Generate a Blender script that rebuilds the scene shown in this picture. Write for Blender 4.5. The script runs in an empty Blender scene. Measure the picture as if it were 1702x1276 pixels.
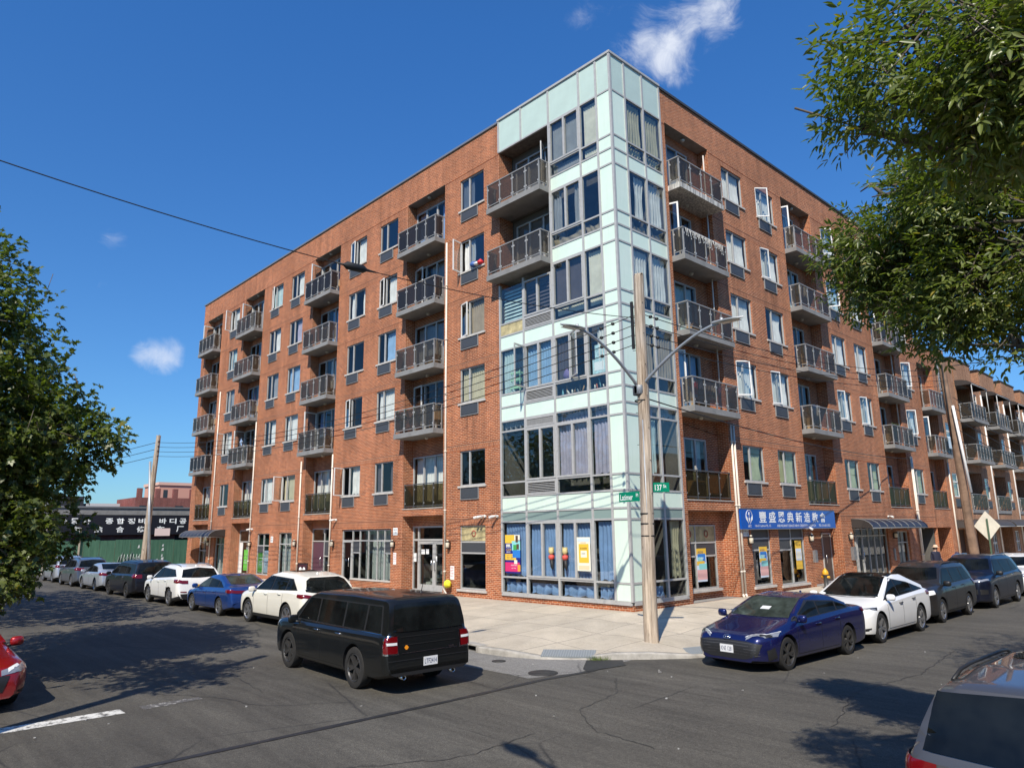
import bpy, math, random
import numpy as np
from mathutils import Vector, Matrix
from mathutils.bvhtree import BVHTree
R = math.radians
SC = bpy.context.scene
COL = SC.collection
# ---------------------------------------------------------------- camera, sky, sun, exposure
cam = bpy.data.objects.new('camera', bpy.data.cameras.new('camera'))
COL.objects.link(cam)
cam.data.sensor_width = 36.0
cam.data.lens = 25.01
cam.data.clip_start = 0.1
cam.data.clip_end = 3000
_y, _p, _r = R(-46.81), R(11.655), R(-0.733)
_f = Vector((math.sin(_y)*math.cos(_p), math.cos(_y)*math.cos(_p), math.sin(_p)))
_h = Vector((math.cos(_y), -math.sin(_y), 0)); _u = _h.cross(_f)
_x = _h*math.cos(_r) + _u*math.sin(_r); _v = -_h*math.sin(_r) + _u*math.cos(_r)
cam.matrix_world = Matrix(((_x.x, _v.x, -_f.x, 14.044), (_x.y, _v.y, -_f.y, -18.146), (_x.z, _v.z, -_f.z, 2.472), (0, 0, 0, 1)))
SC.camera = cam
SC.view_settings.view_transform = 'Standard'
SC.view_settings.look = 'None'
SC.view_settings.gamma = 1
SC.view_settings.exposure = EXPO = 0.28
SUN_DIR = Vector((0.52, -0.855, 1.02)).normalized()      # towards the sun
sun = bpy.data.objects.new('sun', bpy.data.lights.new('sun', 'SUN'))
COL.objects.link(sun)
sun.data.energy = 5.0
sun.data.angle = R(0.5)
sun.data.color = (1.0, 0.92, 0.79)
sun.rotation_euler = SUN_DIR.to_track_quat('Z', 'Y').to_euler()
SC.cycles.max_bounces = 8
SC.cycles.transparent_max_bounces = 16
SC.cycles.caustics_reflective = False
SC.cycles.caustics_refractive = False
SC.cycles.sample_clamp_indirect = 6

class NT:
    """small helper round a node tree"""
    def __init__(s, tree):
        s.t = tree; s.n = tree.nodes; s.l = tree.links
    def node(s, typ, **kw):
        nd = s.n.new('ShaderNode' + typ)
        for k, v in kw.items():
            if k.startswith('i_'):
                key = k[2:].replace('_', ' ')
                sock = nd.inputs[int(key)] if key.isdigit() else nd.inputs[key]
                if isinstance(v, bpy.types.NodeSocket): s.l.new(v, sock)
                else: sock.default_value = v
            else: setattr(nd, k, v)
        return nd
    def math(s, op, a, b=0.0, c=0.0, clamp=False):
        nd = s.n.new('ShaderNodeMath'); nd.operation = op; nd.use_clamp = clamp
        for i, v in enumerate((a, b, c)):
            if isinstance(v, bpy.types.NodeSocket): s.l.new(v, nd.inputs[i])
            else: nd.inputs[i].default_value = v
        return nd.outputs[0]
    def mix(s, fac, a, b, typ='MIX'):
        nd = s.n.new('ShaderNodeMix'); nd.data_type = 'RGBA'; nd.blend_type = typ
        for k, v in ((0, fac), (6, a), (7, b)):
            if isinstance(v, bpy.types.NodeSocket): s.l.new(v, nd.inputs[k])
            else: nd.inputs[k].default_value = v if k == 0 or len(v) == 4 else (*v, 1)
        return nd.outputs[2]
    def ramp(s, fac, stops):
        nd = s.n.new('ShaderNodeValToRGB'); s.l.new(fac, nd.inputs[0])
        e = nd.color_ramp.elements
        while len(e) < len(stops): e.new(0.5)
        for q, (p, c) in zip(e, stops):
            q.position = p; q.color = (c, c, c, 1) if not hasattr(c, '__len__') else (*c, 1)
        return nd.outputs[0]
    def noise(s, vec, scale, detail=3, rough=0.55, out=0):
        nd = s.node('TexNoise', i_Scale=scale, i_Detail=detail, i_Roughness=rough)
        if vec is not None: s.l.new(vec, nd.inputs['Vector'])
        return nd.outputs[out]

world = bpy.data.worlds.new('World')
SC.world = world
world.use_nodes = True
W = NT(world.node_tree)
for n_ in list(W.n): W.n.remove(n_)
sky = W.node('TexSky', sky_type='NISHITA')
sky.sun_disc = False
sky.sun_elevation = math.asin(SUN_DIR.z)
sky.sun_rotation = math.atan2(SUN_DIR.x, SUN_DIR.y)
sky.air_density = 1.0; sky.dust_density = 0.3; sky.ozone_density = 2.0; sky.altitude = 0
wdir = W.node('TexCoord').outputs['Generated']
wz = W.node('SeparateXYZ', i_0=wdir).outputs[2]
warp = W.mix(.16, wdir, W.noise(wdir, 5, 3, .6, 1))
cn = W.noise(W.node('Mapping', i_Vector=warp, i_Scale=(1, 1, 1.7)).outputs[0], 8.5, 9, .64)
def cloud_group(centres, lo, hi, amp, gain=1.5):
    """wispy cloud round a few compass directions of the sky"""
    f = None
    for direction, width in centres:
        dt = W.node('VectorMath', operation='DOT_PRODUCT', i_0=wdir, i_1=Vector(direction).normalized()).outputs['Value']
        a = W.math('SUBTRACT', 1.0, W.math('DIVIDE', W.math('ARCCOSINE', W.math('MINIMUM', dt, .99999)), width), clamp=True)
        f = a if f is None else W.math('MAXIMUM', f, a)
    m = W.math('ADD', W.math('MULTIPLY', W.math('POWER', f, .6), .9), W.math('MULTIPLY', W.math('SUBTRACT', cn, .5), gain))
    m = W.math('MULTIPLY', W.node('MapRange', interpolation_type='SMOOTHSTEP', i_0=m, i_1=lo, i_2=hi, i_3=0.0, i_4=amp).outputs[0], W.math('MULTIPLY', f, 4.0, clamp=True))
    return m
cl = cloud_group([((-.385, .700, .603), .06), ((-.372, .694, .617), .05), ((-.405, .688, .602), .06), ((-.430, .680, .592), .065), ((-.444, .682, .580), .05), ((-.455, .660, .597), .06)], .40, 1.10, .88, 2.0)
cl = W.math('MAXIMUM', cl, cloud_group([((-.475, .640, .605), .075), ((-.500, .606, .620), .06)], .62, 1.4, .38, 2.2))
cl = W.math('MAXIMUM', cl, cloud_group([((-.9383, .2646, .2225), .034), ((-.9355, .275, .2215), .034), ((-.9405, .254, .2225), .030)], .46, 1.1, .82, 1.7))
cl = W.math('MAXIMUM', cl, cloud_group([((-.9134, .1986, .3552), .035), ((-.9337, .1922, .302), .035)], .86, 1.5, .4, 2.4))
tint = W.node('MapRange', data_type='FLOAT_VECTOR', i_6=W.node('CombineXYZ', i_0=wz, i_1=wz, i_2=wz).outputs[0])
tint.inputs[7].default_value = (0, 0, 0); tint.inputs[8].default_value = (.62, .62, .62); tint.inputs[9].default_value = (.44, .72, .98); tint.inputs[10].default_value = (.37, .92, 1.52)
skycol = W.mix(1.0, sky.outputs[0], tint.outputs[1], 'MULTIPLY')
bg = W.node('Background', i_Color=W.mix(cl, skycol, (7.2, 7.6, 8.4, 1)), i_Strength=0.1)
W.node('OutputWorld', i_Surface=bg.outputs[0])
# ---------------------------------------------------------------- mesh helpers
class MB:
    """collects faces, then links them as one mesh"""
    def __init__(s): s.v = []; s.f = []; s.m = []; s.sm = []
    def poly(s, pts, m=0, smooth=False):
        b = len(s.v); s.v += [tuple(p) for p in pts]; s.f.append(tuple(range(b, b+len(pts)))); s.m.append(m); s.sm.append(smooth)
    def box(s, a, b, m=0):
        (x0, y0, z0), (x1, y1, z1) = [min(p, q) for p, q in zip(a, b)], [max(p, q) for p, q in zip(a, b)]
        c = [(x, y, z) for z in (z0, z1) for y in (y0, y1) for x in (x0, x1)]
        for q in ((0, 2, 3, 1), (4, 5, 7, 6), (0, 1, 5, 4), (2, 6, 7, 3), (0, 4, 6, 2), (1, 3, 7, 5)): s.poly([c[i] for i in q], m)
        return s
    def obox(s, mat, a, b, m=0):
        t = MB().box(a, b); s.add(t, mat, m); return s
    def add(s, o, mat=None, m=None):
        b = len(s.v); s.v += [tuple(mat @ Vector(p)) if mat is not None else p for p in o.v]
        s.f += [tuple(i+b for i in f) for f in o.f]; s.m += o.m if m is None else [m]*len(o.m); s.sm += o.sm
    def grid(s, fn, nu, nv, m=0, smooth=True, close_u=False):
        b = len(s.v)
        for i in range(nu+1):
            for j in range(nv+1): s.v.append(tuple(fn(i/nu, j/nv)))
        for i in range(nu):
            for j in range(nv):
                a = b+i*(nv+1)+j; s.f.append((a, a+nv+1, a+nv+2, a+1)); s.m.append(m); s.sm.append(smooth)
        return s
    def tube(s, pts, r, n=8, m=0, caps=True, smooth=True):
        pts = [Vector(p) for p in pts]; rr = r if hasattr(r, '__len__') else [r]*len(pts)
        b = len(s.v); u = None
        for i, p in enumerate(pts):
            d = (pts[min(i+1, len(pts)-1)]-pts[max(i-1, 0)]).normalized()
            if u is None:
                u = d.orthogonal().normalized()
            u = (u-d*u.dot(d)).normalized(); w = d.cross(u)
            for k in range(n):
                a = 2*math.pi*k/n; s.v.append(tuple(p+(u*math.cos(a)+w*math.sin(a))*rr[i]))
        for i in range(len(pts)-1):
            for k in range(n):
                a = b+i*n+k; c = b+i*n+(k+1) % n; s.f.append((a, c, c+n, a+n)); s.m.append(m); s.sm.append(smooth)
        if caps:
            s.f.append(tuple(b+k for k in reversed(range(n)))); s.m.append(m); s.sm.append(False)
            e = b+(len(pts)-1)*n; s.f.append(tuple(e+k for k in range(n))); s.m.append(m); s.sm.append(False)
        return s
    def lathe(s, prof, n=24, axis='Z', o=(0, 0, 0), m=0, smooth=True):
        b = len(s.v)
        for r, h in prof:
            for k in range(n):
                a = 2*math.pi*k/n; c, d = r*math.cos(a), r*math.sin(a)
                p = {'Z': (c, d, h), 'Y': (c, h, d), 'X': (h, c, d)}[axis]; s.v.append((p[0]+o[0], p[1]+o[1], p[2]+o[2]))
        for i in range(len(prof)-1):
            for k in range(n):
                a = b+i*n+k; c = b+i*n+(k+1) % n; s.f.append((a, c, c+n, a+n)); s.m.append(m); s.sm.append(smooth)
        return s
    def mesh(s, name, mats, auto=None):
        me = bpy.data.meshes.new(name); me.from_pydata(s.v, [], s.f)
        for mt in mats if isinstance(mats, (list, tuple)) else [mats]: me.materials.append(mt)
        me.polygons.foreach_set('material_index', s.m); me.polygons.foreach_set('use_smooth', s.sm)
        uv_by_side(me)
        me.update()
        if auto: me.set_sharp_from_angle(angle=R(auto))
        return me
def uv_by_side(me):
    """metre-scaled UVs: each face is laid flat along its dominant side"""
    n = len(me.loops)
    if not n: return
    uv = me.uv_layers.new(name='uv'); co = np.empty(len(me.vertices)*3, 'f'); me.vertices.foreach_get('co', co); co = co.reshape(-1, 3)
    vi = np.empty(n, 'i'); me.loops.foreach_get('vertex_index', vi)
    nf = len(me.polygons); nr = np.empty(nf*3, 'f'); me.polygons.foreach_get('normal', nr); nr = np.abs(nr.reshape(-1, 3))
    tot = np.empty(nf, 'i'); me.polygons.foreach_get('loop_total', tot)
    ax = np.repeat(nr.argmax(1), tot); p = co[vi]
    u = np.where(ax == 0, p[:, 1], p[:, 0]); v = np.where(ax == 2, p[:, 1], p[:, 2])
    uv.data.foreach_set('uv', np.stack([u, v], 1).ravel())
MESHES = {}
def link(name, data, parent=None, loc=(0, 0, 0), rot=(0, 0, 0), label=None):
    o = bpy.data.objects.new(name, data); COL.objects.link(o)
    o.parent = parent; o.location = loc; o.rotation_euler = rot
    if label: o['label'] = label
    return o
def part(name, key, builder, mats, parent=None, loc=(0, 0, 0), rot=(0, 0, 0), auto=None, label=None):
    """one mesh object; parts with the same key share their mesh"""
    me = MESHES.get(key) if key else None
    if me is None:
        b = builder() if callable(builder) else builder
        me = b.mesh(name, mats, auto)
        if key: MESHES[key] = me
    return link(name, me, parent, loc, rot, label)
def thing(name, label, cat, loc=(0, 0, 0), rz=0.0, group=None):
    o = link(name, None, None, loc, (0, 0, rz)); o['label'] = label; o['category'] = cat; o.empty_display_size = .2
    if group: o['group'] = group
    return o
def tag(o, label, cat, group=None):
    o['label'] = label; o['category'] = cat
    if group: o['group'] = group
    return o
def struct(o, kind='structure'):
    o['kind'] = kind; return o
def text_mesh(name, body, mat, parent, mw, width=None, height=None, size=1.0, extrude=0.0, align='LEFT', shear=0, bold=0.0, label=None):
    """lettering as a mesh, lying in the local XY plane of mw, scaled to width / height"""
    c = bpy.data.curves.new(name, 'FONT'); c.body = body; c.size = size; c.extrude = extrude; c.shear = shear; c.offset = bold
    c.resolution_u = 3
    o = bpy.data.objects.new(name, c); COL.objects.link(o)
    dg = bpy.context.evaluated_depsgraph_get()
    me = bpy.data.meshes.new_from_object(o.evaluated_get(dg)); bpy.data.objects.remove(o); bpy.data.curves.remove(c)
    co = np.empty(len(me.vertices)*3, 'f'); me.vertices.foreach_get('co', co); co = co.reshape(-1, 3)
    if len(co):
        lo, hi = co.min(0), co.max(0); sx = width/(hi[0]-lo[0]) if width else None; sy = height/(hi[1]-lo[1]) if height else None
        sx = sx or sy or 1; sy = sy or sx
        co[:, 0] = (co[:, 0]-lo[0])*sx; co[:, 1] = (co[:, 1]-lo[1])*sy
        if align == 'CENTER': co[:, 0] -= (hi[0]-lo[0])*sx/2
        co = np.array([tuple(mw @ Vector(p)) for p in co.tolist()], 'f'); me.vertices.foreach_set('co', co.ravel())
    me.materials.clear(); me.materials.append(mat); me.name = name; me.update()
    return link(name, me, parent, label=label)
# ---------------------------------------------------------------- materials
MATS = {}
def mat(name, color=(.5, .5, .5), rough=.6, metal=0.0, spec=.5, coat=0.0, emit=None, fn=None):
    if name in MATS: return MATS[name]
    m = bpy.data.materials.new(name); m.use_nodes = True; MATS[name] = m
    t = NT(m.node_tree); b = t.n['Principled BSDF']
    b.inputs['Base Color'].default_value = (*color, 1); b.inputs['Roughness'].default_value = rough
    b.inputs['Metallic'].default_value = metal; b.inputs['Specular IOR Level'].default_value = spec
    b.inputs['Coat Weight'].default_value = coat; b.inputs['Coat Roughness'].default_value = .03
    if emit: b.inputs['Emission Color'].default_value = (*emit, 1); b.inputs['Emission Strength'].default_value = 1
    if fn: fn(t, b)
    return m
def worn(amount=.25, scale=3.0, bump=0.0, bscale=40):
    """uneven tone and roughness of a weathered surface"""
    def f(t, b):
        pos = t.node('TexCoord').outputs['Object']
        n = t.noise(pos, scale, 5, .65); base = tuple(b.inputs['Base Color'].default_value)
        k = t.ramp(n, [(.3, 1-amount), (.7, 1+amount*.6)])
        t.l.new(t.mix(1.0, base, k, 'MULTIPLY'), b.inputs['Base Color'])
        if bump:
            t.l.new(t.node('Bump', i_Strength=bump, i_Distance=.01, i_Height=t.noise(pos, bscale, 3)).outputs[0], b.inputs['Normal'])
    return f
def brick_mat(name, c1, c2, mortar, soldier=False, bw=.213, rh=.0667):
    def f(t, b):
        uv = t.node('UVMap').outputs[0]; v = uv
        if soldier:
            sx = t.node('SeparateXYZ', i_0=uv); v = t.node('CombineXYZ', i_0=sx.outputs[1], i_1=sx.outputs[0]).outputs[0]
        br = t.node('TexBrick', i_Vector=v, i_Scale=1.0, i_Color1=(*c1, 1), i_Color2=(*c2, 1), i_Mortar=(*mortar, 1))
        br.inputs['Mortar Size'].default_value = .0072; br.inputs['Mortar Smooth'].default_value = .2; br.inputs['Bias'].default_value = 0.0
        br.inputs['Brick Width'].default_value = bw; br.inputs['Row Height'].default_value = rh
        pos = t.node('TexCoord').outputs['Object']
        n1 = t.ramp(t.noise(pos, .35, 4, .6), [(.3, .80), (.7, 1.14)])
        st = t.node('Mapping', i_Vector=pos, i_Scale=(2.2, 2.2, .16)).outputs[0]
        n2 = t.ramp(t.noise(st, 1.0, 5, .65), [(.35, .76), (.65, 1.06)])
        n3 = t.ramp(t.noise(pos, 14, 2, .7), [(.25, .72), (.75, 1.22)])
        c = t.mix(1.0, t.mix(1.0, t.mix(1.0, br.outputs[0], n1, 'MULTIPLY'), n2, 'MULTIPLY'), n3, 'MULTIPLY')
        ef = t.noise(t.node('Mapping', i_Vector=pos, i_Scale=(1, 1, .5)).outputs[0], 1.3, 6, .7)
        c = t.mix(t.math('MULTIPLY', t.ramp(ef, [(.62, 0), (.8, 1)]), .22), c, (.62, .5, .42))
        t.l.new(c, b.inputs['Base Color'])
        h = t.math('SUBTRACT', 1.0, br.outputs[1])
        t.l.new(t.node('Bump', i_Strength=.5, i_Distance=.006, i_Height=h).outputs[0], b.inputs['Normal'])
    return mat(name, rough=.85, spec=.25, fn=f)
def glass_mat(name, tint, gloss, refl=(1, 1, 1), rough=.015, wav=0.0, edge=.55, film=None):
    """thin pane: lets light through with a tint and mirrors the surroundings more at a flat angle"""
    m = bpy.data.materials.new(name); m.use_nodes = True; MATS[name] = m
    t = NT(m.node_tree); out = t.n['Material Output']; t.n.remove(t.n['Principled BSDF'])
    tr = t.node('BsdfTransparent', i_Color=(*tint, 1)); gl = t.node('BsdfGlossy', i_Color=(*refl, 1), i_Roughness=rough)
    if wav:
        pos = t.node('TexCoord').outputs['Object']
        t.l.new(t.node('Bump', i_Strength=wav, i_Distance=.02, i_Height=t.noise(pos, 1.6, 2)).outputs[0], gl.inputs['Normal'])
    face = t.node('LayerWeight', i_Blend=.5).outputs['Facing']        # same from both sides of the pane
    fac = t.math('ADD', t.math('MULTIPLY', t.math('POWER', face, 4.2), edge), gloss+.04, clamp=True)
    base = tr.outputs[0]
    if film: base = t.node('MixShader', i_0=film[3], i_1=tr.outputs[0], i_2=t.node('BsdfDiffuse', i_Color=(*film[:3], 1)).outputs[0]).outputs[0]
    mx = t.node('MixShader', i_0=fac, i_1=base, i_2=gl.outputs[0]); t.l.new(mx.outputs[0], out.inputs[0])
    return m
def cloth_mat(name, c, trans=.35):
    m = bpy.data.materials.new(name); m.use_nodes = True; MATS[name] = m
    t = NT(m.node_tree); out = t.n['Material Output']; t.n.remove(t.n['Principled BSDF'])
    col = t.mix(1.0, (*c, 1), t.ramp(t.noise(t.node('TexCoord').outputs['Object'], 2.5, 3), [(.3, .85), (.7, 1.1)]), 'MULTIPLY')
    d = t.node('BsdfDiffuse', i_Color=col); tl = t.node('BsdfTranslucent', i_Color=col)
    t.l.new(t.node('MixShader', i_0=trans, i_1=d.outputs[0], i_2=tl.outputs[0]).outputs[0], out.inputs[0]); return m
BRICK = brick_mat('brick', (.465, .132, .045), (.26, .065, .024), (.70, .48, .32))
SOLDIER = brick_mat('soldier_brick', (.43, .127, .045), (.285, .075, .029), (.60, .42, .285), True)
BRICK2 = brick_mat('tan_brick', (.43, .18, .08), (.30, .11, .05), (.62, .47, .33))
BRICKD = brick_mat('dark_red_brick', (.26, .06, .05), (.20, .05, .04), (.30, .2, .17))
def _stain(t, b):
    g = t.node('SeparateXYZ', i_0=t.node('TexCoord').outputs['Generated']); pos = t.node('TexCoord').outputs['Object']; ob = t.node('ObjectInfo').outputs['Random']
    v = t.node('CombineXYZ', i_0=t.math('MULTIPLY', g.outputs[0], 9.0), i_1=t.math('MULTIPLY', ob, 50.0), i_2=t.math('MULTIPLY', g.outputs[2], .8)).outputs[0]
    n = t.ramp(t.noise(v, 1.0, 5, .7), [(.42, 0), (.7, 1)]); ed = t.math('MULTIPLY', t.math('PINGPONG', g.outputs[0], .5), 5.0, clamp=True)
    a = t.math('MULTIPLY', t.math('MULTIPLY', n, t.math('POWER', g.outputs[2], 1.3)), t.math('MULTIPLY', ed, t.math('MULTIPLY', ob, .62)))
    t.l.new(a, b.inputs['Alpha'])
STAIN = mat('rain_stain', (.075, .045, .03), .9, fn=_stain); STAINW = mat('lime_stain', (.62, .54, .46), .9, fn=_stain)
GROOVE = mat('brick_joint_shadow_gap', (.12, .05, .03), .9)
COPING = mat('coping_metal', (.30, .31, .32), .45, .6)
STEELP = mat('steel', (.6, .6, .6), .25, .9)
DCOPING = mat('dark_coping', (.05, .05, .05), .5)
CONC = mat('slab_concrete', (.235, .232, .225), .9, fn=worn(.22, 2.5, .25, 60))
CONCW = mat('streaked_concrete', (.36, .355, .335), .9)
def _streak(t, b):
    pos = t.node('TexCoord').outputs['Object']
    n = t.noise(t.node('Mapping', i_Vector=pos, i_Scale=(14, 14, 1.2)).outputs[0], 1, 4, .7)
    t.l.new(t.mix(t.ramp(n, [(.45, 0), (.58, 1)]), (.27, .265, .25), (.62, .6, .55)), b.inputs['Base Color'])
mat('streaked_concrete_paint', (.4, .4, .4), .9, fn=_streak)
ALU = mat('aluminium_frame', (.43, .425, .41), .5, .08, fn=worn(.12, 6))
ALUD = mat('grey_frame', (.27, .27, .265), .5, .1, fn=worn(.15, 5))
WHITEF = mat('white_frame', (.78, .77, .74), .45, fn=worn(.1, 5))
PIPE = mat('cream_pipe', (.72, .64, .54), .5, fn=worn(.15, 2))
SILL = mat('stone_sill', (.50, .47, .43), .85, fn=worn(.2, 4))
GRILLE = mat('ac_grille', (.16, .165, .18), .5, .3)
def _lines(t, b):
    x = t.node('SeparateXYZ', i_0=t.node('UVMap').outputs[0]).outputs[0]
    w = t.math('PINGPONG', t.math('MULTIPLY', x, 42), .5)
    t.l.new(t.mix(t.ramp(w, [(.35, 0), (.65, 1)]), (.055, .06, .068), (.20, .205, .22)), b.inputs['Base Color'])
    t.l.new(t.node('Bump', i_Strength=.6, i_Distance=.01, i_Height=w).outputs[0], b.inputs['Normal'])
LOUV = mat('ac_fins', (.2, .2, .2), .5, .2, fn=_lines)
BLACK = mat('black_void', (.008, .008, .009), .8)
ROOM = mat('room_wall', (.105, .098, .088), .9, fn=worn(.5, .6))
PANE = glass_mat('window_glass', (.93, .955, .95), .02, wav=.05)
PANEB = glass_mat('blue_window_glass', (.62, .68, .72), .10, wav=.05)
PANED = glass_mat('shop_glass', (.80, .84, .84), .02, wav=.05)
SMOKE = glass_mat('smoked_rail_glass', (.56, .535, .49), -.01, rough=.05, edge=.10, film=(.13, .118, .10, .20))
SMOKED = glass_mat('dark_rail_glass', (.26, .26, .265), -.01, rough=.05, edge=.10, film=(.05, .05, .055, .4))
def _span(t, b):
    pos = t.node('TexCoord').outputs['Object']
    n = t.noise(pos, .9, 5, .6); d = t.noise(t.node('Mapping', i_Vector=pos, i_Scale=(5, 5, .4)).outputs[0], 1.2, 5, .7)
    c = t.mix(t.ramp(n, [(.3, 0), (.75, 1)]), (.61, .755, .64), (.72, .82, .715))
    c = t.mix(t.math('MULTIPLY', t.ramp(d, [(.55, 0), (.8, 1)]), .3), c, (.50, .60, .50))
    t.l.new(c, b.inputs['Base Color'])
SPAN = mat('pale_green_spandrel', (.6, .8, .7), .25, spec=.4, coat=.3, fn=_span)
SPANG = mat('parapet_green_glass', (.50, .62, .55), .3, spec=.4, coat=.25, fn=worn(.1, .8))
SPAND = mat('grey_green_strip', (.23, .31, .29), .25, coat=.4)
SPANT = mat('stained_tan_panel', (.50, .42, .22), .5, fn=worn(.5, 3))
CURT = {k: cloth_mat('curtain_'+k, c, tr) for k, c, tr in (('white', (.82, .82, .78), .25), ('blue', (.26, .40, .66), .2), ('cyan', (.58, .74, .74), .3), ('grey', (.33, .34, .35), .25),
        ('lilac', (.46, .43, .54), .2), ('yellow', (.60, .55, .38), .3), ('green', (.42, .47, .30), .3), ('tan', (.36, .30, .22), .2), ('dark', (.10, .09, .10), .1), ('purple', (.20, .18, .33), .2), ('skyblue', (.32, .50, .72), .25))}
BLIND = cloth_mat('vertical_blind', (.78, .75, .63), .25)
# ---------------------------------------------------------------- ground, roads, pavements
def _asph(base, lo, hi, patch):
    def f(t, b):
        pos = t.node('TexCoord').outputs['Object']
        n = t.noise(pos, .22, 5, .6); fine = t.noise(pos, 55, 2, .8)
        st = t.noise(t.node('Mapping', i_Vector=pos, i_Scale=(.35, 3.2, 1)).outputs[0], 1.0, 4, .65)
        vor = t.node('TexVoronoi', i_Vector=pos, i_Scale=70).outputs['Distance']
        k = t.math('ADD', t.math('MULTIPLY', n, .5), t.math('MULTIPLY', st, .5))
        c = t.mix(t.ramp(k, [(.32, 0), (.68, 1)]), lo, hi)
        c = t.mix(1.0, c, t.ramp(fine, [(.25, .45), (.5, 1.0), (.78, 2.0)]), 'MULTIPLY'); c = t.mix(1.0, c, t.ramp(t.noise(pos, 14, 3, .8), [(.3, .78), (.5, 1.0), (.7, 1.25)]), 'MULTIPLY')
        c = t.mix(t.math('MULTIPLY', t.ramp(t.noise(pos, 31, 2, .6), [(.68, 0), (.74, 1)]), .45), c, patch)
        oil = t.math('MULTIPLY', t.ramp(t.noise(pos, .55, 4, .7), [(.60, 0), (.70, 1)]), .35); c = t.mix(oil, c, (.025, .024, .022))
        crack = t.node('TexVoronoi', feature='DISTANCE_TO_EDGE', i_Scale=.28,
                       i_Vector=t.mix(.12, pos, t.noise(pos, 1.3, 5, .7, 1))).outputs['Distance']
        cm = t.math('MULTIPLY', t.ramp(crack, [(0, 1), (.006, 0)]), t.ramp(t.noise(pos, .35, 2), [(.45, 0), (.6, .8)]))
        c = t.mix(cm, c, (.016, .016, .017))
        t.l.new(c, b.inputs['Base Color'])
        h = t.math('ADD', fine, t.math('MULTIPLY', vor, .6))
        t.l.new(t.node('Bump', i_Strength=.35, i_Distance=.008, i_Height=h).outputs[0], b.inputs['Normal'])
    return f
ASPH = mat('asphalt', rough=.82, spec=.35, fn=_asph(0, (.043, .039, .033), (.104, .096, .080), (.20, .185, .155)))
ASPHO = mat('old_asphalt', rough=.9, spec=.25, fn=_asph(0, (.15, .145, .135), (.225, .215, .20), (.33, .31, .29)))
TAR = mat('tar_seam', (.024, .023, .023), .6, fn=worn(.4, 5))
def _walk(t, b):
    pos = t.node('TexCoord').outputs['Object']
    rot = t.node('Mapping', i_Vector=pos, i_Location=(.35, .1, 0)).outputs[0]
    br = t.node('TexBrick', i_Vector=rot, i_Scale=1.0, i_Color1=(.53, .46, .36, 1), i_Color2=(.45, .395, .315, 1), i_Mortar=(.20, .185, .16, 1))
    br.offset = 0; br.offset_frequency = 1
    br.inputs['Mortar Size'].default_value = .013; br.inputs['Mortar Smooth'].default_value = .3
    br.inputs['Brick Width'].default_value = 1.55; br.inputs['Row Height'].default_value = 1.52
    k = t.ramp(t.noise(pos, .9, 6, .65), [(.3, .80), (.7, 1.12)])
    k2 = t.ramp(t.noise(pos, 22, 3, .7), [(.3, .88), (.7, 1.08)])
    st = t.math('MULTIPLY', t.ramp(t.noise(pos, 2.3, 5, .75), [(.60, 0), (.72, 1)]), .35)
    c = t.mix(1.0, t.mix(1.0, br.outputs[0], k, 'MULTIPLY'), k2, 'MULTIPLY')
    spots = t.node('TexVoronoi', i_Vector=pos, i_Scale=2.1).outputs['Distance']
    c = t.mix(st, c, (.26, .24, .21)); c = t.mix(t.math('MULTIPLY', t.ramp(spots, [(.03, 1), (.05, 0)]), .7), c, (.12, .11, .10))
    t.l.new(c, b.inputs['Base Color'])
    t.l.new(t.node('Bump', i_Strength=.3, i_Distance=.006, i_Height=t.math('SUBTRACT', t.noise(pos, 60, 3), br.outputs[1])).outputs[0], b.inputs['Normal'])
WALK = mat('pavement_concrete', rough=.9, spec=.25, fn=_walk)
KERB = mat('kerb_concrete', (.36, .335, .295), .9, fn=worn(.35, 3.5, .3, 50))
def _tact(t, b):
    pos = t.node('TexCoord').outputs['Object']; v = t.node('TexVoronoi', i_Vector=pos, i_Scale=17, i_Randomness=0).outputs['Distance']
    t.l.new(t.mix(t.ramp(v, [(.25, 1), (.35, 0)]), (.20, .22, .23), (.30, .32, .33)), b.inputs['Base Color'])
    t.l.new(t.node('Bump', i_Strength=.8, i_Distance=.01, i_Height=t.ramp(v, [(.2, 1), (.4, 0)])).outputs[0], b.inputs['Normal'])
TACT = mat('tactile_paving', rough=.7, fn=_tact)
IRON = mat('cast_iron', (.05, .047, .044), .6, .4, fn=worn(.3, 12))
def _paint(t, b):
    pos = t.node('TexCoord').outputs['Object']; n = t.noise(pos, 7, 6, .8)
    t.l.new(t.mix(t.ramp(n, [(.40, 0), (.52, 1)]), (.09, .085, .08), (.62, .61, .57)), b.inputs['Base Color'])
RPAINT = mat('worn_road_paint', rough=.8, fn=_paint)
ZR = -.42
b = MB(); b.poly([(-1500, -1500, -.5), (1500, -1500, -.5), (1500, 1500, -.5), (-1500, 1500, -.5)])
struct(part('ground', None, b, mat('far_ground', (.10, .10, .085), .95, fn=worn(.3, .05))))
b = MB().grid(lambda u, v: (-160+320*u, -120+280*v, ZR), 16, 14, smooth=False)
struct(part('road', None, b, ASPH))
CURB = [(-57, -5.75), (-30, -5.75), (-14, -5.8), (-8, -5.85), (-4, -5.98), (-1.5, -6.15), (.1, -6.3), (1.0, -6.22), (1.9, -5.9), (2.5, -5.42), (3.1, -4.85), (3.7, -4.2), (4.25, -3.55), (4.62, -2.8), (4.75, -1.9), (4.76, 0), (4.76, 12), (4.76, 30), (4.76, 70), (4.76, 150)]
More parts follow.
